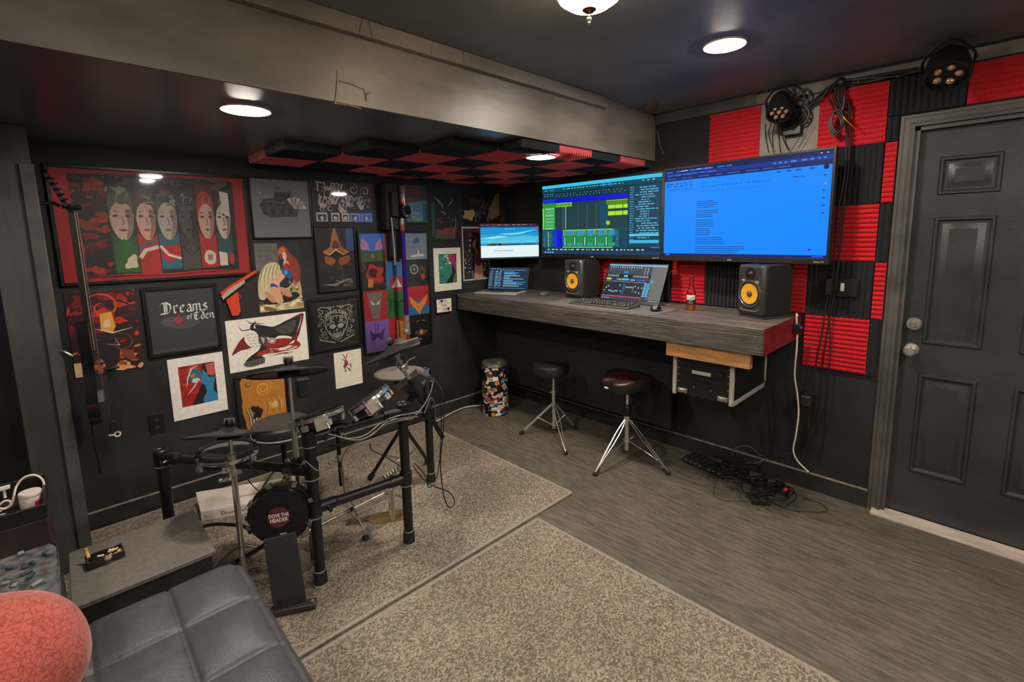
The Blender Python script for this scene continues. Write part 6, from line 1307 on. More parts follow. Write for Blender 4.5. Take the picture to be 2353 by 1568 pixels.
# ---- drum pads
mesh_head = mat('grey_mesh_head', '#5f5b57', .75, noise=.1, nscale=300, bump=.1, bscale=500)
def pad(c, n_, r, dep, label, lugs=6, m_head=mesh_head, shell=None, post=None):
    Mx = orient(n_, c); t = thing('drum_pad', label, 'drum pad', tuple(c), group='black electronic drum pads with chrome hoops')
    shell = shell or blk
    MB().lathe([(0, -dep), (r*.75, -dep), (r*.92, -dep*.75), (r*.93, -.004), (r*.9, 0)], 40, Mx, cap=False).build('shell', shell, t, world=True)
    MB().lathe([(r*.86, .001), (r*.4, .0025), (0, .003)], 40, Mx, cap=False).build('head', m_head, t, world=True)
    b = MB(); b.lathe([(r*.85, .002), (r*.87, .010), (r*.95, .012), (r*.985, .008), (r*.985, -.004), (r*.96, -.010), (r*.93, -.006)], 44, Mx, cap=False); b.build('rubber_rim', rub, t, world=True)
    b = MB(); b.lathe([(r*.945, -.002), (r*1.008, .002), (r*1.014, -.006), (r*1.008, -.016), (r*.945, -.018)], 44, Mx, cap=False); b.build('chrome_hoop', chrome, t, world=True)
    for k in range(lugs):
        a = 2*PI*(k+.25)/lugs; b = MB().m(chrome); x, y = r*1.0*math.cos(a), r*1.0*math.sin(a)
        b.tube(Mx @ V((x, y, .004)), Mx @ V((x, y, -.04)), .0028, n=8); b.m(mat('pad_silver', '#9c958b', .4, .2)).cbox(Mx @ V((x*.95, y*.95, -.036)), (.012, .03, .026), Mx.to_3x3() @ Matrix.Rotation(a, 3, 'Z')); b.m(chrome); b.tube(Mx @ V((x, y, .004)), Mx @ V((x, y, .009)), .005, n=8); b.build('lug', None, t, world=True)
    return t, Mx
c1 = atd(735, 968, 2.13); t1, M1 = pad(c1+V((0, 0, .03)), V((-.06, .30, .95)), .103, .055, 'chrome-hooped drum pad on the front rack bar, left of the pair')
c2 = atd(843, 928, 2.18); t2_, M2 = pad(c2+V((.01, 0, .02)), V((-.36, .42, .83)), .103, .055, 'chrome-hooped drum pad tilted steeply on the front bar, right of the pair')
for t, Mx in ((t1, M1), (t2_, M2)):
    b = MB(); q = Mx @ V((0, 0, -.055)); wx = V((min(max(q.x, .76), 1.08), 2.03-(q.x-.715)*.08, .72)); b.path([q, q-V((0, 0, .03)), wx+V((0, .035, .0))], .006, 8, 4); b.build('mount_rod', chrome, t, world=True)
    # side trigger box facing the camera
    sd = (CAM-Mx.translation); sd = (sd-Mx.to_3x3() @ V((0, 0, 1))*sd.dot(Mx.to_3x3() @ V((0, 0, 1)))).normalized(); z3 = Mx.to_3x3() @ V((0, 0, 1)); Mb = frame3(sd.cross(z3)*-1, z3, sd, Mx.translation+sd*.102)
    b = MB(); b.box((-.028, -.06, -.004), (.03, -.008, .008), Mb); b.build('jack_box', mat('pad_silver', '#9c958b', .4, .2), t, world=True, bevel=.002)
    b = MB(); b.tube(Mb @ V((.02, -.03, .006)), Mb @ V((.026, -.062, .012)), .004); b.ball(Mb @ V((.02, -.03, .008)), .007, 10); b.build('wing_nut', chrome, t, world=True)
xy = A_.lerp(B_, .50); c = P3((xy.x-.01, xy.y+.06), 1037); ts, Ms_ = pad(c, V((.05, -.03, .99)), .125, .05, 'large round snare pad low on the left side bar', 6)
b = MB(); b.path([Ms_ @ V((0, 0, -.05)), Ms_ @ V((0, 0, -.07)), V((xy.x, xy.y, .565))], .007, 8, 3); b.build('mount_rod', chrome, ts, world=True)
c = atd(646, 968, 2.62); Mt_ = Matrix.Translation(c); tt = thing('drum_throne', 'wide round padded drum seat behind the crash pole, before the parchment print', 'stool', tuple(V((c.x, c.y, .0115))))
MB().lathe([(0, -.085), (.13, -.085), (.146, -.075), (.15, -.06), (.15, -.012), (.143, -.003), (.12, .002), (0, .004)], 48, Mt_, cap=False).build('cushion', mat('seat_dark_vinyl', '#35322f', .42, noise=.1, nscale=80), tt, world=True)
MB().lathe([(.1495, -.066), (.1525, -.064), (.1525, -.059), (.1495, -.057)], 48, Mt_, cap=False).build('piping', mat('piping_light', '#b5aea4', .4), tt, world=True)
b = MB().m(chrome); pz = Mt_.translation; b.tube((pz.x, pz.y, .3), (pz.x, pz.y, pz.z-.084), .011); b.m(dkmetal).tube((pz.x, pz.y, .11), (pz.x, pz.y, .45), .014)
for k in range(3): a = 2*PI*k/3+.5; b.m(chrome).path([(pz.x, pz.y, .36), (pz.x+.12*math.cos(a), pz.y+.12*math.sin(a), .2), (pz.x+.22*math.cos(a), pz.y+.22*math.sin(a), .024)], .007, 8, 3); b.m(rub).ball((pz.x+.22*math.cos(a), pz.y+.22*math.sin(a), .025), .013)
b.build('tripod', None, tt, world=True)
# ---- cymbals on poles
cymm = mat('rubber_cymbal', '#242425', .38, noise=.1, nscale=60); cymg = mat('grey_rubber_cymbal', '#6f6a62', .55, noise=.12, nscale=60)
def cymbal(c, n_, r, label, m_=cymm, bell=True):
    Mx = orient(n_, c); t = thing('cymbal_pad', label, 'cymbal pad', tuple(c), group='round rubber cymbal pads')
    b = MB(); b.lathe([(0, .018), (r*.16, .016), (r*.24, .006), (r*.6, -.002), (r*.93, -.010), (r, -.014), (r, -.020), (r*.9, -.018), (r*.5, -.012), (r*.2, -.008), (0, -.006)], 56, Mx, cap=False); b.build('disc', m_, t, world=True)
    b = MB(); b.lathe([(r*.88, -.0105), (r*.985, -.0125), (r*1.004, -.016), (r*.985, -.0215), (r*.88, -.019)], 56, Mx, cap=False); b.build('edge_rim', rub, t, world=True)
    b = MB().m(dkmetal); b.lathe([(0, .05), (.016, .05), (.019, .034), (.012, .018), (0, .016)], 20, Mx, cap=False); b.m(mat('wing_grey', '#6b655e', .4, .5)).cbox(Mx @ V((0, 0, .046)), (.042, .012, .024), Mx.to_3x3()); b.build('wing_nut', None, t, world=True)
    b = MB(); b.lathe([(0, -.008), (.045, -.010), (.045, -.034), (0, -.036)], 24, Mx, cap=False); b.build('sensor_cup', blkm, t, world=True)
    return t, Mx
# left crash
xy = A_.lerp(B_, .9); pxy = (xy.x+.03, xy.y+.035)
cz = P3(pxy, 858); cc = V((pxy[0], pxy[1], cz.z)); cc = atd(664, 856, (cc-CAM).dot(Fv)); ct, _ = cymbal(cc+V((0, 0, .012)), V((.08, .40, 1))+Rv*.09, .166, 'large black crash cymbal pad highest on the left, above the parchment print')
pole = thing('cymbal_pole', 'tall chrome pole carrying the left crash cymbal', 'pole', (cc.x, cc.y, .3))
zlow = zrow((cc.x, cc.y), 1160)
b = MB().m(chrome); b.tube((cc.x, cc.y, zlow), (cc.x, cc.y, .74), .0125, n=16); b.tube((cc.x, cc.y, .74), (cc.x, cc.y, cc.z-.02), .008, n=14); b.build('tube', None, pole, world=True)
b = MB().m(steel); b.lathe([(.012, 0), (.019, .003), (.019, .028), (.009, .032)], 18, Matrix.Translation((cc.x, cc.y, .725))); b.tube((cc.x, cc.y, .742), (cc.x+.045, cc.y-.01, .742), .005); b.m(blk).cbox((cc.x+.05, cc.y-.01, .75), (.02, .012, .03)); b.m(pwdr).lathe([(.012, 0), (.026, .004), (.026, .05), (.012, .054)], 18, Matrix.Translation((cc.x, cc.y, .535))); b.tube((cc.x, cc.y, .56), (xy.x, xy.y, .56), .014)
b.build('clamp', None, pole, world=True)
b = MB(); b.box((-.028, -.02, -.05), (.028, .02, .04), Matrix.Translation(atd(695, 888, 2.3))); b.m(cabl); b.cur = 0
tag(b.build('cable_trigger_box', blkm, bevel=.006), 'small black trigger box hanging beside the left crash pole', 'sensor box'); 
# left ride / hi-hat
xy = A_.lerp(B_, .44); cc = atd(527, 996, (V((xy.x-.03, xy.y-.05, .7))-CAM).dot(Fv)); cymbal(cc+V((0, 0, .008)), V((.07, .46, 1))+Rv*.2, .168, 'flat black cymbal pad lowest on the far left, above the snare pad')
pole = thing('cymbal_pole', 'chrome pole of the far left cymbal reaching the floor', 'pole', (cc.x, cc.y, 0))
b = MB().m(chrome); b.tube((cc.x, cc.y, .03), (cc.x, cc.y, .6), .0125, n=16); b.tube((cc.x, cc.y, .6), (cc.x, cc.y, cc.z-.02), .008, n=14); b.build('tube', None, pole, world=True)
b = MB().m(steel); b.lathe([(.012, 0), (.02, .003), (.02, .03), (.009, .034)], 18, Matrix.Translation((cc.x, cc.y, .6))); b.cbox((cc.x+.005, cc.y+.0, .545), (.05, .03, .018)); b.cbox((cc.x-.03, cc.y-.01, .53), (.04, .018, .012)); b.ball((cc.x-.055, cc.y-.015, .535), .011); b.ball((cc.x-.02, cc.y-.014, .525), .009); b.tube((cc.x, cc.y, .56), (xy.x, xy.y, .565), .01); b.build('clamp', None, pole, world=True)
b = MB().m(chrome)
for k in range(3): a = 2*PI*k/3+.2; b.path([(cc.x, cc.y, .2), (cc.x+.1*math.cos(a), cc.y+.1*math.sin(a), .12), (cc.x+.17*math.cos(a), cc.y+.17*math.sin(a), .02)], .006, 8, 3)
b.build('tripod_legs', None, pole, world=True)
# right crash (edge on) with slanting boom
cc = atd(903, 801, 2.42); nn = (Rv*-.42+Uv*.90-Fv*.05).normalized(); cymbal(cc, nn, .153, 'tilted black cymbal pad seen edge-on in front of the purple emblem square')
pole = thing('cymbal_boom', 'slanting chrome and black boom arm holding the tilted cymbal', 'pole', tuple(atd(984, 945, 2.55)))
p0, p1, p2 = cc-nn*.03, atd(925, 845, 2.44), atd(984, 948, 2.52)
b = MB().m(chrome); b.tube(p0, p1, .0085); b.tube(p1, p1.lerp(p2, .3), .0105); b.m(pwdr).tube(p1.lerp(p2, .25), p2+(p2-p1)*.6, .0125); b.build('arm', None, pole, world=True)
b = MB().m(chrome); b.ball(p1, .02, 12, (1, 1, 1.1)); b.cbox(p1+V((.012, 0, .0)), (.03, .02, .03)); b.tube(p1, p1+V((.03, -.01, .035)), .005); b.tube(p1+V((.03, -.01, .035)), p1+V((.065, -.02, .045)), .003); b.build('knuckle', None, pole, world=True)
b = MB().m(blk); b.cbox(p2, (.05, .05, .05)); b.tube(p2, lvl(D_, .7), .014); b.build('rack_clamp', None, pole, world=True)
# hi-hat on the right with pedal stand
hx, hy = 1.432, 2.475; hz = zrow((hx, hy), 851)
hh = thing('hi_hat_stand', 'chrome hi-hat stand with tripod and perforated foot pedal at the right of the kit', 'hi-hat stand', (hx, hy, .011))
ch, _ = cymbal(V((hx, hy, hz)), V((0, 0, 1)), .153, 'pale grey hi-hat cymbal pad at the right of the kit', cymg)
b = MB().m(chrome); b.tube((hx, hy, .1), (hx, hy, .6), .0125); b.tube((hx, hy, .6), (hx, hy, hz-.05), .0085); b.tube((hx, hy, hz), (hx, hy, zrow((hx, hy), 736)), .0032); b.m(blkm).lathe([(0, -.12), (.02, -.115), (.045, -.06), (.05, -.035), (0, -.03)], 20, Matrix.Translation((hx, hy, hz))); b.m(chrome).lathe([(.012, 0), (.02, .003), (.02, .03), (.009, .034)], 18, Matrix.Translation((hx, hy, .58))); b.build('tube', None, hh, world=True)
for fp in ((850, 1100), (985, 1062), (930, 1140)):
    q = atz(*fp, .02); b = MB().m(dkmetal); a = V((hx, hy, .42)); b.cbox(a.lerp(q, .5), (.012, .02, (q-a).length), orient(q-a).to_3x3()); b.m(chrome).tube(a.lerp(q, .55), V((hx, hy, .2)), .005); b.m(rub).cbox(q.lerp(a, .04), (.026, .03, .045), orient(q-a).to_3x3()); b.build('leg', None, hh, world=True)
pa, pb = atz(930, 1068, .11), atz(862, 1112, .03); b = MB().m(steel); d = (pa-pb); s_ = V((-d.y, d.x, 0)).normalized()*.035
b.add([pb-s_, pb+s_, pa+s_*.7, pa-s_*.7]+[p-V((0, 0, .008)) for p in (pb-s_, pb+s_, pa+s_*.7, pa-s_*.7)], [(0, 1, 2, 3), (7, 6, 5, 4), (0, 4, 5, 1), (1, 5, 6, 2), (2, 6, 7, 3), (3, 7, 4, 0)], False)
b.m(mat('pad_dots', '#d8cdb0', .4)); dn = d.normalized(); nn_ = s_.normalized().cross(dn); nn_ = nn_ if nn_.z > 0 else -nn_
b.m(blk); b.add([pb.lerp(pa, .28)-s_*.72+nn_*.001, pb.lerp(pa, .28)+s_*.72+nn_*.001, pb.lerp(pa, .8)+s_*.6+nn_*.001, pb.lerp(pa, .8)-s_*.6+nn_*.001], [(0, 1, 2, 3)], False); b.m(mat('pad_dots', '#d8cdb0', .4))
for i in range(5):
    for j in range(-1, 2): p = pb.lerp(pa, .35+i*.09)+s_*(j*.42+(.2 if i % 2 else 0)); b.lathe([(.007, .0015), (.006, .0045), (0, .005)], 8, orient(nn_, p), cap=False)
b.build('foot_pedal', None, hh, world=True)
# ---- kick pad tower
kc = atd(642, 1186, 2.02); kn_ = V((-.42, -.82, .12)).normalized()
kt = thing('kick_drum_pad', 'round black kick pad on a grey metal tower with a T-shaped foot', 'kick pad', tuple(atz(660, 1400, .011)))
Mk_ = orient(kn_, kc); rk = .115
b = MB(); b.lathe([(0, .014), (rk*.97, .012), (rk, .004), (rk, -.055), (rk*.9, -.07), (0, -.07)], 48, Mk_, cap=False); b.build('pad_shell', blk, kt, world=True)
b = MB(); b.lathe([(rk*1.02, -.03), (rk*1.13, -.028), (rk*1.14, -.055), (rk*1.02, -.06)], 48, Mk_, cap=False); b.build('hoop', mat('smoked_chrome', '#6d6a55', .2, .9), kt, world=True)
for k in range(8):
    a = 2*PI*k/8+.3; b = MB(); p = Mk_ @ V((rk*1.12*math.cos(a), rk*1.12*math.sin(a), -.03)); b.cbox(p, (.018, .018, .03), Mk_.to_3x3() @ Matrix.Rotation(a, 3, 'Z')); b.build('hoop_claw', chrome, kt, world=True)
f = Flat(.09, .09, ink); Mf_ = Mk_ @ Matrix.Translation((-.045, -.045, .0145)); f.wf = lambda p: Mf_ @ V((p.x, p.y, p.z))
f.disc(.5, .5, .49, '#3c2026'); f.disc(.5, .5, .46, '#5b2530'); f.text('DOVE THE', .5, .58, .021, '#e0cfc8', bold=.03, maxw=.078); f.text('HEADER', .5, .36, .023, '#e0cfc8', bold=.03, maxw=.07); f.build('round_sticker', None, kt, world=True)
f = Flat(.03, .02, ink); Mg_ = Mk_ @ Matrix.Translation((-.002, -.088, .0145)); f.wf = lambda p: Mg_ @ V((p.x, p.y, p.z)); f.rect(.1, .6, .9, .95, '#b5aa9c'); f.text('CE', .6, .25, .010, '#cfc6b8'); f.build('maker_mark', None, kt, world=True)
q0, q1 = atz(646, 1398, .03), atz(690, 1390, .03); u_ = V((1, -.35, 0)).normalized(); top = kc-V((0, 0, .075))+kn_*.03
bm_ = mat('tower_grey', '#34363a', .45, .3, noise=.1, nscale=120); base_c = (q0+q1)/2; b = MB(); zv = (top-base_c); zl = zv.length; zv.normalize(); nv = u_.cross(zv).normalized()
Mtw = frame3(u_, zv, u_.cross(zv), base_c); b.box((-.062, 0, -.008), (.062, zl, .008), Mtw); b.build('tower_plate', bm_, kt, world=True, bevel=.003)
b = MB(); b.tube(Mtw @ V((-.035, .03, .008)), Mtw @ V((-.035, .03, .012)), .008); b.build('bolt', blk, kt, world=True)
fa, fb = atz(622, 1405, .03), atz(727, 1383, .03); d_b = (fb-fa).normalized(); b = MB(); b.box((0, -.022, -.018), ((fb-fa).length, .022, .006), frame3(d_b, V((-d_b.y, d_b.x, 0)), (0, 0, 1), fa)); b.build('foot_bar', mat('foot_bar_grey', '#4a4744', .4, .4), kt, world=True, bevel=.004)
b = MB(); b.tube(fb-d_b*.015+V((0, 0, .005)), fb-d_b*.015+V((0, 0, .010)), .007); b.build('spur_bolt', chrome, kt, world=True)
# ---- pedals
def pedal(pc, rz, label, col=chrome, gold_=False):
    t = thing('kick_pedal', label, 'drum pedal', (pc.x, pc.y, .0115), rz, 'double kick pedal units')
    b = MB(); b.prism([(-.06, -.05), (.10, -.05), (.14, 0), (.10, .05), (-.06, .05)], 0, .006); b.build('base_plate', mat('pedal_gold' if gold_ else 'pedal_steel', '#b89a6a' if gold_ else '#8f8a82', .3, .8), t, bevel=.001)
    for s_ in (-1, 1): b = MB(); b.box((-.012, s_*.045-.007, .006), (.012, s_*.045+.007, .2)); b.build('post', steel, t, bevel=.003)
    b = MB(); b.tube((0, -.055, .19), (0, .055, .19), .007); b.build('axle', chrome, t)
    b = MB(); b.cbox((.14, 0, .075), (.24, .06, .008), Euler((0, .35, 0)).to_matrix()); b.build('footboard', steel, t, bevel=.002)
    b = MB(); b.tube((0, 0, .19), (-.06, 0, .31), .0035); b.tube((-.07, 0, .3), (-.055, 0, .33), .017); b.build('beater', chrome, t)
    b = MB(); b.tube((.01, .06, .19), (.01, .06, .05), .006, n=8); b.build('spring', chrome, t)
    return t
p_ = atz(903, 1192, 0); pedal(p_, R(150), 'gold-based slave kick pedal on the rug behind the right front leg', gold_=True)
p_ = atz(700, 1300, 0); pedal(p_, R(100), 'silver kick pedal standing behind the left front leg beside the kick pad')
b = MB().m(steel); a0, a1 = atz(700, 1225, .19), atz(890, 1130, .19); b.tube(a0, a0.lerp(a1, .5), .008); b.m(chrome).tube(a0.lerp(a1, .45), a1, .005); b.m(dkmetal).tube(a0.lerp(a1, .48), a0.lerp(a1, .54), .011); b.m(steel).cbox(a0, (.03, .03, .03)); b.cbox(a1, (.025, .025, .03))
tag(b.build('pedal_linkage', None), 'steel linkage rod joining the two kick pedals under the lower bar', 'rod')
b = MB().m(chrome); top_ = atd(795, 1140, 2.35)
for k in (-1, 1): b.path([top_+V((.01*k, 0, 0)), atd(812+7*k, 1180, 2.35), atd(836, 1218, 2.36)], .004, 7, 4)
q = atz(840, 1236, .02); b.tube(atd(836, 1218, 2.36), q, .005); b.m(rub).ball(q, .018, 12, (1, 1.2, .8)); b.m(chrome).tube(top_, top_+V((0, .03, .14)), .008)
tag(b.build('folding_stand_leg', None), 'chrome double-braced stand leg with a black rubber foot on the rug', 'stand')
b = MB().m(dkmetal); pr_ = atd(776, 1000, 2.35); b.tube(pr_, V((pr_.x, pr_.y, .33)), .010); b.m(steel).lathe([(.01, 0), (.018, .003), (.018, .03), (.01, .033)], 16, Matrix.Translation((pr_.x, pr_.y, .46))); b.tube((pr_.x, pr_.y, .475), (pr_.x-.05, pr_.y-.02, .475), .004); b.ball((pr_.x-.055, pr_.y-.02, .475), .01); b.tube((pr_.x, pr_.y, .36), (pr_.x+.03, pr_.y, .34), .012); b.m(pwdr).tube(pr_, (pr_.x-.02, 2.03, .705), .010); b.m(blk).cbox((pr_.x, pr_.y, .55), (.08, .02, .012))
tag(b.build('pad_support_rod', None), 'dark support rod with chrome clamps hanging below the front bar', 'rod')
# ---- drum module
mo = atd(955, 888, 2.62); Rm = (Rv*.78+Uv*.62).normalized(); Nm = (Uv*.62*.75-Rv*.5-Fv*-.35).normalized(); Nm = (Nm-Rm*Nm.dot(Rm)).normalized()
t = thing('drum_module', 'grey drum module tilted at the right rear corner of the rack', 'drum module', tuple(mo)); Mo = frame3(Rm, Nm.cross(Rm)*1.0, Nm, mo)
b = MB(); b.box((-.115, -.16, -.035), (.10, .0, .0), Mo); b.build('case', mat('module_grey', '#55504a', .45, .2), t, world=True, bevel=.005)
b = MB(); b.box((-.115, -.004, -.03), (.10, .004, .012), Mo); b.build('rear_edge', mat('module_edge', '#6f675f', .4, .4), t, world=True, bevel=.002)
f = Flat(.08, .028, ink); Mq = Matrix(); p_lab = atd(975, 866, 2.55); ul = (Rv*.35+Uv*.92).normalized(); vl = (Uv*.35-Rv*.92).normalized(); f.wf = lambda p: p_lab+ul*(p.x-.04)+vl*(p.y-.014)-Fv*p.z
f.rect(0, 0, 1, 1, '#6f8296'); f.text('ALESIS', .5, .5, .014, '#e8ecf0', maxw=.06); f.build('name_strip', None, t, world=True)
b = MB(); 
for dx_, dy_ in ((-.02, .02), (.0, .025), (.015, .01)): b.cbox(mo+Rm*dx_+V((0, 0, .03+dy_)), (.018, .03, .012))
b.build('jack_plug', mat('jack_plug_cream', '#cbb98f', .4), t, world=True)
b = MB(); b.tube(mo-V((0, 0, .05)), lvl(D_, .72), .012); b.build('mount_arm', dkmetal, t, world=True)
# ---- kit cables
def fcab(pts, r, label, m_=cabl, sub=5, grp='drum kit cables', name='drum_cable'):
    b = MB(); b.path([atd(*p) for p in pts], r, 6, sub); return tag(b.build(name, m_), label, 'cable', grp)
g1 = mat('drum_cable_grey', '#77716a', .4, noise=.1)
fcab([(755, 998, 2.02), (800, 1008, 2.04), (840, 1000, 2.06), (880, 970, 2.1), (920, 955, 2.15), (970, 948, 2.35)], .0028, 'grey cable sagging along the front bar, uppermost of three', g1)
fcab([(765, 1000, 2.02), (815, 1012, 2.04), (855, 1000, 2.07), (895, 968, 2.12), (960, 958, 2.3)], .0028, 'grey cable sagging along the front bar, middle of three', g1)
fcab([(785, 1060, 2.2), (800, 1030, 2.12), (845, 1005, 2.08), (890, 975, 2.12), (950, 962, 2.3)], .0028, 'grey cable crossing down from the front bar to the support rod', g1)
for i, (a, c_) in enumerate((((1000, 985), (1010, 960)), ((1012, 1000), (1016, 935)))): pass
fcab([(985, 865, 2.55), (1000, 870, 2.6), (1012, 900, 2.62), (1014, 980, 2.68), (1010, 1060, 2.75), (1003, 1100, 2.9)], .0032, 'black cable hanging straight down beside the right rear leg')
fcab([(988, 868, 2.5), (1008, 885, 2.5), (1020, 920, 2.5), (1018, 1000, 2.55), (1012, 1060, 2.6), (1018, 1130, 2.62), (1028, 1162, 2.66), (1040, 1165, 2.67), (1044, 1150, 2.7), (1030, 1130, 2.72), (990, 1115, 2.75), (962, 1090, 2.7), (950, 1070, 2.6)], .0034, 'black cable that loops out on the rug right of the kit')
fcab([(955, 955, 2.3), (975, 930, 2.4), (990, 900, 2.5), (996, 870, 2.55)], .003, 'grey cable rising from the bar end to the drum module', g1); fcab([(1000, 965, 2.6), (998, 930, 2.55), (990, 915, 2.5), (975, 950, 2.45)], .003, 'grey cable loop tucked behind the right front joint', g1)
fcab([(850, 1020, 2.3), (855, 1035, 2.35), (885, 1050, 2.45), (925, 1075, 2.55)], .003, 'black cable running from the front bar back to the hi-hat'); fcab([(952, 1065, 2.6), (975, 1090, 2.75), (985, 1120, 2.8), (1000, 1112, 2.85)], .003, 'short black cable on the rug by the right rear foot')
fcab([(560, 1078, 2.1), (575, 1110, 2.1), (608, 1135, 2.1), (640, 1120, 2.1), (655, 1085, 2.05)], .0024, 'thin cable sagging under the left side bar'); fcab([(690, 1075, 2.0), (700, 1060, 1.98), (730, 1082, 1.98), (760, 1075, 2.05), (775, 1060, 2.15)], .0026, 'grey cable wrapped around the left front leg', g1)
fcab([(576, 1010, 1.95), (576, 1070, 1.95), (600, 1088, 2.0), (640, 1070, 2.0)], .003, 'cable dropping from the far left cymbal to the side bar'); fcab([(470, 1210, 2.35), (500, 1205, 2.3), (560, 1210, 2.25), (575, 1225, 2.2)], .008, 'thick black cable lying behind the storage box')
fcab([(545, 1290, 2.2), (580, 1270, 2.15), (620, 1245, 2.1)], .010, 'bundle of black cable on the rug beside the kick tower')
b = MB(); b.path([atz(992, 972, .02), atz(1010, 965, .02), atz(1040, 948, .02), atz(1070, 936, .02), atz(1105, 932, .02)], .005, 6, 5); tag(b.build('white_floor_cable', wht_cable), 'white cable on the floor along the wall to the sticker bin', 'cable')
# ---- drumstick box
Ldir = V((.90, -.43, 0)).normalized(); Wdir = V((.43, .90, 0)).normalized(); P0 = atz(463, 1199, .0115); P0.z = .0115
t = thing('drumstick_box', 'long white cardboard box lettered Drumsticks on the rug by the wall', 'box', tuple(P0)); Mb_ = frame3(Ldir, Wdir, (0, 0, 1), P0)
card = mat('white_cardboard', '#e0d3c9', .7, noise=.06, nscale=12); Lb = .52
b = MB(); b.box((0, 0, 0), (Lb, .13, .055), Mb_); b.build('carton', card, t, world=True, bevel=.002)
b = MB(); b.add([Mb_ @ V(p) for p in ((0, .002, .0555), (Lb, .002, .0555), (Lb-.03, .19, .085), (-.07, .19, .085))], [(0, 1, 2, 3)], False); b.v += [p+V((0, 0, .002)) for p in b.v]; b.f = [[3, 2, 1, 0], [4, 5, 6, 7], [0, 1, 5, 4], [1, 2, 6, 5], [2, 3, 7, 6], [3, 0, 4, 7]]; b.fm = [0]*6; b.sm = [False]*6; b.build('lid_flap', card, t, world=True)
f = Flat(Lb, .055, ink); f.wf = lambda p: Mb_ @ V((p.x, -.0006-p.z, p.y)); f.text('Drumsticks', .33, .5, .032, '#3a322e'); f.text('=', .04, .5, .03, '#3a322e'); f.build('side_lettering', None, t, world=True)
f = Flat(Lb, .15, ink); f.wf = lambda p: Mb_ @ V((p.x, .01+p.y, .0595+p.y*.157+p.z)); f.text('Drumsticks', .45, .45, .03, '#5a504a', rot=PI); f.text('Ahead', .82, .5, .028, '#4a423e', rot=PI, bold=.02); f.line([(.74, .62), (.9, .66)], .003, '#4a423e'); f.build('lid_lettering', None, t, world=True)

# ================================================================ GUITAR
gx, gy = .098, 3.0; th = R(5)
zf = V((math.cos(th), -math.sin(th), 0)); xf = V((0, 0, 1)).cross(zf); 
zt_ = aty(182, 487, 2.98).z; zb_ = aty(236, 968, 2.98).z; 
G0 = V((gx, gy, zb_)); Mg = frame3(xf, (0, 0, 1), zf, G0)
t = thing('electric_guitar', 'glossy black electric guitar hanging edge-on beside the post', 'guitar', (gx, gy, zb_))
gb_ = mat('gloss_black_lacquer', '#131315', .12, coat=.6); HB = aty(208, 738, 2.9).z-zb_; NL = zt_-zb_
ol = [(0, 0), (.10, .015), (.155, .07), (.165, .15), (.13, .22), (.11, .27), (.125, .33), (.12, .40), (.085, HB*.93), (.045, HB*.86), (.03, HB*.80), (-.03, HB*.85), (-.07, HB*.98), (-.105, HB*1.0), (-.12, HB*.86), (-.11, .30), (-.13, .22), (-.165, .15), (-.155, .06), (-.09, .01)]
b = MB(); b.prism(ol, -.045, -.003, Mg, smooth=True); b.build('body', gb_, t, world=True, bevel=.006, bseg=3)
b = MB(); b.prism([(-.027, HB*.78), (.027, HB*.78), (.0215, NL), (-.0215, NL)], -.022, -.001, Mg); b.build('neck', mat('neck_dark', '#17140f', .35), t, world=True, bevel=.005)
b = MB(); b.prism([(-.0275, HB*.70), (.0275, HB*.70), (.0215, NL), (-.0215, NL)], -.001, .005, Mg); o = b.build('fretboard', mat('rosewood', '#231a14', .5), t, world=True)
b = MB(); b.box((-.0285, HB*.70, .0), (-.0277, NL, .0045), Mg); b.build('edge_binding', mat('cream_binding', '#7d715c', .4), t, world=True)
for k in range(6): b = MB(); y = lambda s_: s_; b.tube(Mg @ V((-.02+.008*k, .10, .012)), Mg @ V((-.017+.0068*k, NL, .008)), .0007+.0001*k, n=5); b.build('string', mat('string_metal', '#6d665a', .4, .6), t, world=True)
for k, fy in enumerate((.15, .3, .42, .53, .62, .78)): b = MB(); q = HB*.70+(NL-HB*.70)*fy; b.tube(Mg @ V((0, q, .0051)), Mg @ V((0, q, .0056)), .004, n=12); b.build('inlay_dot', white, t, world=True)
hs = [(-.0215, NL), (.0215, NL), (.03, NL+.04), (.05, NL+.10), (.045, NL+.17), (.02, NL+.2), (-.01, NL+.19), (-.045, NL+.05)]
Mg0 = Mg; Mg = Mg @ Matrix.Translation((0, NL, -.008)) @ Matrix.Rotation(R(-21), 4, 'X') @ Matrix.Translation((0, -NL, .008))
b = MB(); b.prism(hs, -.02, -.004, Mg); b.build('headstock', gb_, t, world=True, bevel=.002)
for k in range(6): b = MB(); q = Mg @ V((-.042+.006*k, NL+.03+.027*k, -.012)); q2 = Mg @ V((-.062+.006*k, NL+.035+.027*k, -.012)); b.tube(q, q2, .003, n=8); b.cbox(q2, (.014, .012, .016)); b.tube(Mg @ V((-.03+.008*k, NL+.03+.025*k, -.004)), Mg @ V((-.03+.008*k, NL+.03+.025*k, .006)), .0035, n=8); b.build('tuner', dkmetal, t, world=True)
Mg = Mg0
b = MB(); b.box((-.045, HB*.60, -.003), (.045, HB*.68, .006), Mg); b.box((-.045, HB*.36, -.003), (.045, HB*.44, .006), Mg); b.build('pickup', blkm, t, world=True); b = MB(); b.box((-.04, HB*.2, -.003), (.04, HB*.28, .010), Mg); b.build('bridge', steel, t, world=True)
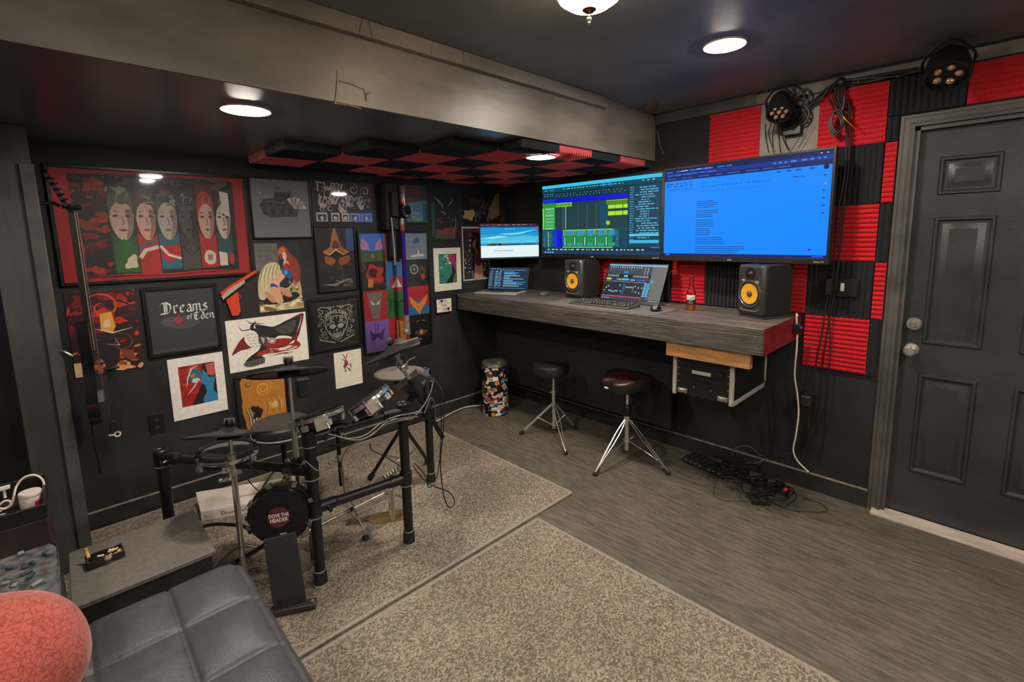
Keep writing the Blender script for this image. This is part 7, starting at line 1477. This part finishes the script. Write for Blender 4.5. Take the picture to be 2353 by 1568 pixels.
# padded strap hanging on the camera-right side
s0 = [aty(226, 782, 2.84), aty(236, 812, 2.83), aty(254, 842, 2.82), aty(262, 880, 2.82), aty(272, 925, 2.82), aty(268, 960, 2.84), aty(262, 985, 2.86)]
b = MB(); w2 = [.008, .015, .021, .025, .028, .03, .02]; vs = []
for p, w_ in zip(s0, w2): 
    for sx, sy in ((-1, -1), (1, -1), (1, 1), (-1, 1)): vs.append(p+Rv*w_*sx+V((0, .008*sy, 0)))
b.add(vs, [(4*i+k, 4*i+(k+1) % 4, 4*i+4+(k+1) % 4, 4*i+4+k) for i in range(6) for k in range(4)]+[(3, 2, 1, 0), (24, 25, 26, 27)], True); b.build('strap', mat('strap_grey', '#3c3c3d', .7, noise=.15, nscale=120), t, world=True)
b = MB(); b.cbox(aty(256, 846, 2.80), (.055, .02, .012)); b.cbox(aty(266, 978, 2.85), (.045, .02, .05)); b.build('strap_buckle', blk, t, world=True, bevel=.003)
b = MB(); q = aty(270, 998, 2.85); b.path([q+V((.011*math.cos(k), 0, .011*math.sin(k))) for k in [i*PI/4 for i in range(8)]], .0035, 6, 3, closed=True); b.tube(q+V((-.012, 0, 0)), q+V((-.032, 0, .003)), .003); b.build('strap_ring', white, t, world=True)
hk = thing('guitar_hook', 'bent metal guitar hook with a black yoke fixed to the post', 'hook', tuple(aty(120, 470, 2.98)))
hy_ = zt_+.015
b = MB().m(blk); b.path([(-.018, 2.99, hy_+.02), (.03, 2.99, hy_+.022), (.05, 2.992, hy_+.01), (.07, 2.995, hy_+.006)], .0075, 8, 4); b.m(steel).path([(.05, 2.992, hy_+.01), (.058, 2.994, hy_+.006)], .0078, 8, 1); b.build('arm', None, hk, world=True)
b = MB().m(blk); 
for s_ in (-1, 1): b.path([V((.07, 2.995, hy_+.006)), G0+xf*.03*s_+V((-.012, 0, hy_-zb_+.002)), G0+xf*.036*s_+zf*.025+V((0, 0, hy_-zb_+.006))], .009, 8, 4)
b.build('yoke', None, hk, world=True)
b = MB(); b.path([aty(205, 800, 2.9), aty(198, 850, 3.0), aty(205, 930, 3.1), aty(215, 1010, 3.15), aty(228, 1070, 3.2)], .003, 6, 4); b2_ = b.build('guitar_lead', cabl); tag(b2_, 'thin black lead dangling below the guitar with a small plug', 'cable'); b = MB(); b.tube(aty(228, 1070, 3.2), aty(231, 1090, 3.2), .005); b.build('plug', blk, b2_, world=True)
q = aty(145, 806, 2.94); hk2 = MB(); hk2.m(steel).path([(-.018, 2.945, q.z), (-.008, 2.935, q.z-.004), (.01, 2.93, q.z-.02), (.02, 2.93, q.z-.03)], .005, 6, 3); tag(hk2.build('small_wall_hook', None), 'small shiny hook screwed into the post at guitar body height', 'hook')

# ================================================================ CORDLESS VACUUM
t = thing('cordless_vacuum', 'purple-tubed cordless stick vacuum docked high on the wall before the framed posters', 'vacuum', tuple(aty(925, 600, 3.24)))
Y_ = 3.22; W_ = lambda x, y, Yv=Y_: aty(x, y, Yv)
p, q = W_(925, 530), W_(934, 724); b = MB().m(mat('violet_tube', '#5a2a9c', .22, .7)); b.tube(p, q, .0175, n=20); b.build('wand', None, t, world=True)
b = MB().m(mat('vac_red_collar', '#8c3a3a', .4)); b.tube(W_(924, 516), p, .019, n=20); b.m(mat('vac_grey', '#8b8479', .35, .3)); b.tube(W_(924, 500), W_(924, 518), .018, .019); b.build('wand_collar', None, t, world=True)
b = MB().m(mat('vac_grey', '#8b8479', .35, .3)); b.tube(q, W_(936, 768), .021, .026, n=20); b.m(glow('#c01028', 1.0)); b.cbox(W_(938, 738, Y_-.024), (.012, .004, .02)); b.build('neck', None, t, world=True)
b = MB().m(mat('vac_grey', '#8b8479', .35, .3)); b.ball(W_(934, 762), .03, 16); b.build('swivel', None, t, world=True)
b = MB().m(mat('vac_brush', '#8d7c72', .5, noise=.1)); a, c_ = W_(905, 800, 3.2), W_(962, 784, 3.14); b.tube(a, c_, .032, .034, n=24); b.m(mat('vac_grey', '#8b8479', .35, .3)).cbox(W_(920, 784, 3.2), (.07, .05, .03)); b.build('brush_head', None, t, world=True)
b = MB().m(dkmetal); cy = W_(927, 485); b.lathe([(.06, -.06), (.062, 0), (.056, .03), (.03, .032), (.028, .042), (0, .044)], 28, orient((.35, -.93, .1), cy)); b.build('cyclone', None, t, world=True)
for k in range(14):
    a = 2*PI*k/14; Mc = orient((.35, -.93, .1), cy); b = MB(); b.tube(Mc @ V((.034*math.cos(a), .034*math.sin(a), .034)), Mc @ V((.054*math.cos(a), .054*math.sin(a), .03)), .0055, n=8); b.build('cyclone_port', mat('vac_steel', '#8fa0a8', .3, .8), t, world=True)
b = MB().m(mat('clear_bin', '#7a6a64', .15, trans=.4)); b.tube(W_(924, 428), W_(926, 465), .026, .03, n=20); b.build('dust_bin', None, t, world=True); b = MB(); b.tube(W_(926, 464), W_(926, 471), .032, n=20); b.build('bin_ring', mat('vac_red', '#a02a30', .3, .5), t, world=True)
b = MB().m(blkm); b.box(tuple(W_(905, 520, 3.25))[:1]+(3.2, W_(905, 470).z) if False else (W_(900, 500).x-.0, 3.2, W_(900, 498).z), (W_(915, 500).x, 3.26, W_(900, 440).z)); b.build('handle_body', None, t, world=True, bevel=.006)
b = MB().m(steel); b.path([W_(899, 500), W_(902, 530), W_(906, 575), W_(908, 610)], .007, 8, 3); b.build('crevice_tool', None, t, world=True)
b = MB(); q1_, q2_ = W_(872, 560, YW-.001), W_(915, 425, YW-.001); b.box((q1_.x+.01, YW-.11, q1_.z+.1), (q2_.x, YW-.001, q2_.z)); b.box((q1_.x+.06, YW-.08, q1_.z-.12), (q2_.x-.01, YW-.001, q1_.z+.1)); d2 = b.build('vacuum_dock', blkm, bevel=.012); tag(d2, 'black vacuum charging dock with a tiny blue light on the wall', 'dock')
b = MB(); q = W_(898, 445, YW-.115); b.box((q.x-.006, q.y, q.z-.009), (q.x+.006, q.y+.003, q.z+.009)); b.build('led', glow('#2a8cff', 4), d2, world=True)

# ================================================================ FOREGROUND LEFT
# storage box
ZB = .35
t = thing('storage_box', 'flat-topped grey-black box between the post and the leather seat', 'box', (.13, 2.26, .011))
b = MB(); b.box((-.07, 2.075, .012), (.325, 2.455, ZB-.018)); b.build('body', mat('box_side', '#1f1e1c', .6, noise=.2, nscale=20), t, world=True, bevel=.004)
b = MB(); b.box((-.082, 2.062, ZB-.018), (.338, 2.468, ZB)); b.build('lid', mat('box_lid', '#6b665f', .6, noise=.12, nscale=60, bump=.1, bscale=200), t, world=True, bevel=.003)
# ashtray
q = atz(243, 1288, ZB); ar = R(4)
t = thing('ashtray', 'rectangular black ashtray with glass rim full of butts on the storage box', 'ashtray', (q.x, q.y, ZB), ar)
for sg in (((-.055, -.033, 0), (.055, -.027, .03)), ((-.055, .027, 0), (.055, .033, .03)), ((-.055, -.027, 0), (-.049, .027, .03)), ((.049, -.027, 0), (.055, .027, .03)), ((-.055, -.033, 0), (.055, .033, .005))): pass
b = MB(); b.box((-.055, -.035, 0), (.055, .035, .006)); b.box((-.055, -.035, .006), (.055, -.028, .03)); b.box((-.055, .028, .006), (.055, .035, .03)); b.box((-.055, -.028, .006), (-.048, .028, .03)); b.box((.048, -.028, .006), (.055, .028, .03)); b.build('tray', mat('ashtray_black', '#26221c', .2), t, bevel=.002)
b = MB(); rg = random.Random(3)
for i in range(8):
    a = rg.uniform(0, 3.1); x, y = rg.uniform(-.038, .038), rg.uniform(-.018, .018); b = MB(); b.tube((x, y, .012+.002*i), (x+.022*math.cos(a), y+.014*math.sin(a), .014+.002*i), .004, n=8); b.build('cigarette_butt', mat('butt_cream', '#d8b98c' if i % 2 else '#cfc4b0', .7) if i % 2 else mat('butt_white', '#cfc4b0', .7), t)
b = MB(); b.lathe([(0, 0), (.011, 0), (.012, .006), (.008, .012), (0, .013)], 16, Matrix.Translation((.005, -.036, .02))); b.build('glass_stone', mat('amber_glass', '#c9b48a', .1, trans=.5), t)
b = MB(); b.tube((-.045, .01, .03), (-.047, .03, .045), .006, n=10); b.tube((-.047, .03, .045), (-.048, .035, .06), .005, n=10); b.build('amber_pipe_tip', mat('amber_tip', '#d8a860', .3), t)
# leather seat
XR, YBk, ZS = .362, 1.76, .475
lea = mat('charcoal_leather', '#474749', .42, noise=.12, nscale=30, bump=.18, bscale=220, spec=.5)
t = thing('leather_futon', 'tufted charcoal leather futon seat in the near left corner', 'sofa', (-.3, 1.1, .011))
def tuft():
    b = MB(); x0, x1, y0, y1 = -.95, XR, .15, YBk; nx, ny = 230, 260; vs = []
    cx_ = .186; cy_ = .235
    def h(x, y):
        ex = min(1, max(0, (x1-x)/.09)); ey = min(1, max(0, (y1-y)/.07)); r_ = (1-(1-ex)**2.4)*.5+.5; e = math.sqrt(max(0, 1-(1-ex)**2.2))*math.sqrt(max(0, 1-(1-ey)**2.2))
        u = ((x1-.03-x)/cx_); iu = math.floor(u); v_ = ((y1-.02-y)/cy_)+.0*iu; fu = abs((u % 1)-.5)*2; fv = abs((v_ % 1)-.5)*2
        p_ = (1-fu**9)*(1-fv**9)
        return .055*e+.013*((1-fu**22)*(1-fv**22))**.5*min(1, e*1.2)+.012*(1-fu*fu)*(1-fv*fv)
    for j in range(ny+1):
        for i in range(nx+1):
            x = x0+(x1-x0)*i/nx; y = y0+(y1-y0)*j/ny
            vs.append((x, y, ZS-.055+h(x, y)))
    fs = [(j*(nx+1)+i, j*(nx+1)+i+1, (j+1)*(nx+1)+i+1, (j+1)*(nx+1)+i) for j in range(ny) for i in range(nx)]
    b.add(vs, fs, True); return b
tuft().build('tufted_cushion', lea, t, world=True, angle=180)
b = MB(); b.box((-.95, .15, ZS-.20), (XR, YBk, ZS-.0549)); b.build('cushion_side', lea, t, world=True, bevel=.02, bseg=4)
b = MB(); b.box((-.9, .2, .12), (XR-.04, YBk-.04, ZS-.2)); b.build('frame', blkm, t, world=True)
for x, y in ((-.85, .25), (XR-.1, .25), (-.85, YBk-.1), (XR-.1, YBk-.1)): b = MB(); b.tube((x, y, .012), (x, y, .13), .02, .028); b.build('leg', dkmetal, t, world=True)
# red cushion
q = atd(20, 1545, 1.42)
pil = mat('red_patterned_fabric', '#b54238', .85, nscale=38, col2='#d8685a', noise=.0, bump=.25, bscale=90, sheen=.3)
nt = pil.node_tree; vo = nt.nodes.new('ShaderNodeTexVoronoi'); vo.feature = 'DISTANCE_TO_EDGE'; vo.inputs['Scale'].default_value = 75; tcn = nt.nodes.new('ShaderNodeTexCoord'); ns = nt.nodes.new('ShaderNodeTexNoise'); ns.inputs['Scale'].default_value = 30; mxv = nt.nodes.new('ShaderNodeMix'); mxv.data_type = 'VECTOR'; mxv.inputs[0].default_value = .05
nt.links.new(tcn.outputs['Object'], ns.inputs[0]); nt.links.new(tcn.outputs['Object'], mxv.inputs[4]); nt.links.new(ns.outputs['Color'], mxv.inputs[5]); nt.links.new(mxv.outputs[1], vo.inputs['Vector'])
rp = nt.nodes.new('ShaderNodeValToRGB'); rp.color_ramp.elements[0].position = .02; rp.color_ramp.elements[1].position = .12; rp.color_ramp.elements[0].color = (*lin('#94352b'), 1); rp.color_ramp.elements[1].color = (*lin('#b85548'), 1); nt.links.new(vo.outputs['Distance'], rp.inputs[0]); nt.links.new(rp.outputs[0], nt.nodes['Principled BSDF'].inputs['Base Color'])
PC_ = atd(-40, 1556, 1.06)
b = MB(); b.ball((0, 0, 0), .188, 48, (1.0, .95, .86)); bb_ = b.v; rg = random.Random(1)
for i, p in enumerate(bb_): s_ = 1+.03*math.sin(p.x*23+p.y*9)*math.cos(p.y*19)+.015*math.sin(p.z*40+p.x*30); b.v[i] = Matrix.Rotation(R(28), 3, 'Y') @ (p*s_)+PC_
tag(b.build('throw_cushion', pil, sub=0), 'plump red patterned throw cushion on the leather futon', 'cushion')
# cabinet with tray top, jar, cable
ZT = .70
k1, k2 = atz(105, 1158, ZT), atz(0, 1190, ZT)
kx = k1.x; ky = k1.y
t = thing('side_cabinet', 'dark brown side cabinet with a shallow tray top left of the post', 'cabinet', (kx-.3, ky+.15, 0))
dkb = mat('dark_brown_wood', '#2a1c18', .5, noise=.25, nscale=6)
kb = max(ky+.2, atz(108, 1092, ZT).y)
b = MB(); b.box((kx-.7, ky, .012), (kx, kb, ZT-.05)); b.build('body', dkb, t, world=True, bevel=.003)
b = MB(); b.box((kx-.7, ky, ZT-.05), (kx, ky+.008, ZT)); b.box((kx-.7, kb-.008, ZT-.05), (kx, kb, ZT+.01)); b.box((kx-.008, ky+.008, ZT-.05), (kx, kb-.008, ZT+.004)); b.build('tray_rim', mat('tray_black', '#1a1817', .35), t, world=True, bevel=.002)
jx = atz(73, 1168, ZT-.049); t = thing('white_jar', 'small white lidded jar with a red label corner in the cabinet tray', 'jar', (jx.x, jx.y+.02, ZT-.0495))
jw = mat('jar_white', '#d4c4be', .4)
jy0 = (jx.x, jx.y+.02, ZT-.0495); MB().lathe([(0, 0), (.027, 0), (.029, .004), (.029, .036), (.026, .042), (0, .042)], 32, cap=False).build('body', jw, t); MB().lathe([(.0, .055), (.028, .055), (.030, .052), (.030, .043), (.028, .041), (0, .041)], 32, cap=False).build('lid', jw, t)
f = Flat(.02, .018, ink); f.wf = lambda p: V(((.0295+p.z)*math.cos(-1.25+p.x/.0295), (.0295+p.z)*math.sin(-1.25+p.x/.0295), .006+p.y)); f.rects([(i/5, 0, (i+1)/5, 1) for i in range(5)], '#c03038'); f.build('label', None, t)
jc = V(jy0); L_ = lambda x, y, dz=0: aty(x, y, jc.y+dz)
b = MB(); b.path([L_(0, 1176, .02), L_(12, 1168, .02), L_(26, 1162, .02), L_(32, 1140, .02), L_(38, 1118, .03), L_(55, 1098, .03), L_(78, 1092, .03), L_(95, 1100, .03), L_(101, 1115, .03), L_(96, 1132, .03)], .0035, 7, 5)
b.path([L_(0, 1160, 0), L_(10, 1152, 0), L_(22, 1152, 0), L_(24, 1160, 0), L_(10, 1170, 0), L_(-10, 1165, 0)], .0035, 7, 5); b.path([L_(-5, 1130, .05), L_(8, 1128, .05), L_(12, 1145, .04)], .004, 7, 3); b.path([L_(0, 1184, 0), L_(12, 1182, 0), L_(20, 1187, 0), L_(8, 1190, 0)], .0025, 6, 4)
tag(b.build('white_charging_cable', wht_cable), 'coiled white charging cable arching out of the cabinet tray', 'cable')
b = MB(); q = L_(22, 1122, .02); b.cbox(q-Rv*.02, (.03, .02, .008)); tag(b.build('cable_plug', white), 'white plug block at the left frame edge over the tray', 'plug')
# clear lidded tub of parts
zt2 = .565; T = [atz(x, y, zt2) for x, y in ((-40, 1275), (60, 1248), (112, 1243), (130, 1252), (135, 1300), (130, 1335), (100, 1358), (60, 1372), (-40, 1400))]
t = thing('clear_storage_tub', 'clear plastic tub of assorted dark bits between the cabinet and red cushion', 'tub', tuple(sum(T, V((0, 0, 0)))/len(T)))
cx2 = V(t.location); 
def rg_poly(s_, z): return [V((cx2.x+(p.x-cx2.x)*s_, cx2.y+(p.y-cx2.y)*s_, z)) for p in T]
b = MB(); A1, A2, A3 = rg_poly(1.0, zt2), rg_poly(1.03, zt2-.01), rg_poly(.9, zt2-.11); n = len(T); b.add(A1+A2+A3, [(i, n+i, n+(i+1) % n, (i+1) % n) for i in range(n)]+[(n+i, 2*n+i, 2*n+(i+1) % n, n+(i+1) % n) for i in range(n)], False)
b.build('rim', mat('tub_plastic', '#6f7177', .2, trans=.3), t, world=True)
b = MB(); b.add(rg_poly(.985, zt2-.006), [tuple(range(n))], False); b.f = [list(reversed(b.f[0]))] if (T[1]-T[0]).cross(T[2]-T[1]).z < 0 else b.f
b.build('contents_film', mat('tub_contents', '#3c403f', .2, nscale=28, col2='#7c7a78', bump=.6, bscale=25, coat=.6), t, world=True)
b = MB(); b.path([atz(-20, 1275, zt2+.006), atz(30, 1258, zt2+.006), atz(72, 1246, zt2+.006)], .004, 6, 2); b.build('white_edge_strip', white, t, world=True)
rg = random.Random(8)
for i in range(12):
    u, v_ = rg.uniform(5, 118), rg.uniform(1262, 1345); q = atz(u, v_, zt2+.0); b = MB(); b.cbox(q, (rg.uniform(.01, .03), rg.uniform(.006, .015), .008), Matrix.Rotation(rg.uniform(0, 3), 3, 'Z')); b.build('small_part', [mat('part_green', '#3a4a3c', .4), mat('part_grey', '#8a8682', .4), mat('part_blue', '#33454f', .4)][i % 3], t, world=True, bevel=.002)
b = MB(); b.box((cx2.x-.12, cx2.y-.1, .012), (cx2.x+.06, ky-.01, zt2-.112)); tag(b.build('tub_stand', blkm, bevel=.004), 'low black box under the clear tub of parts', 'box')
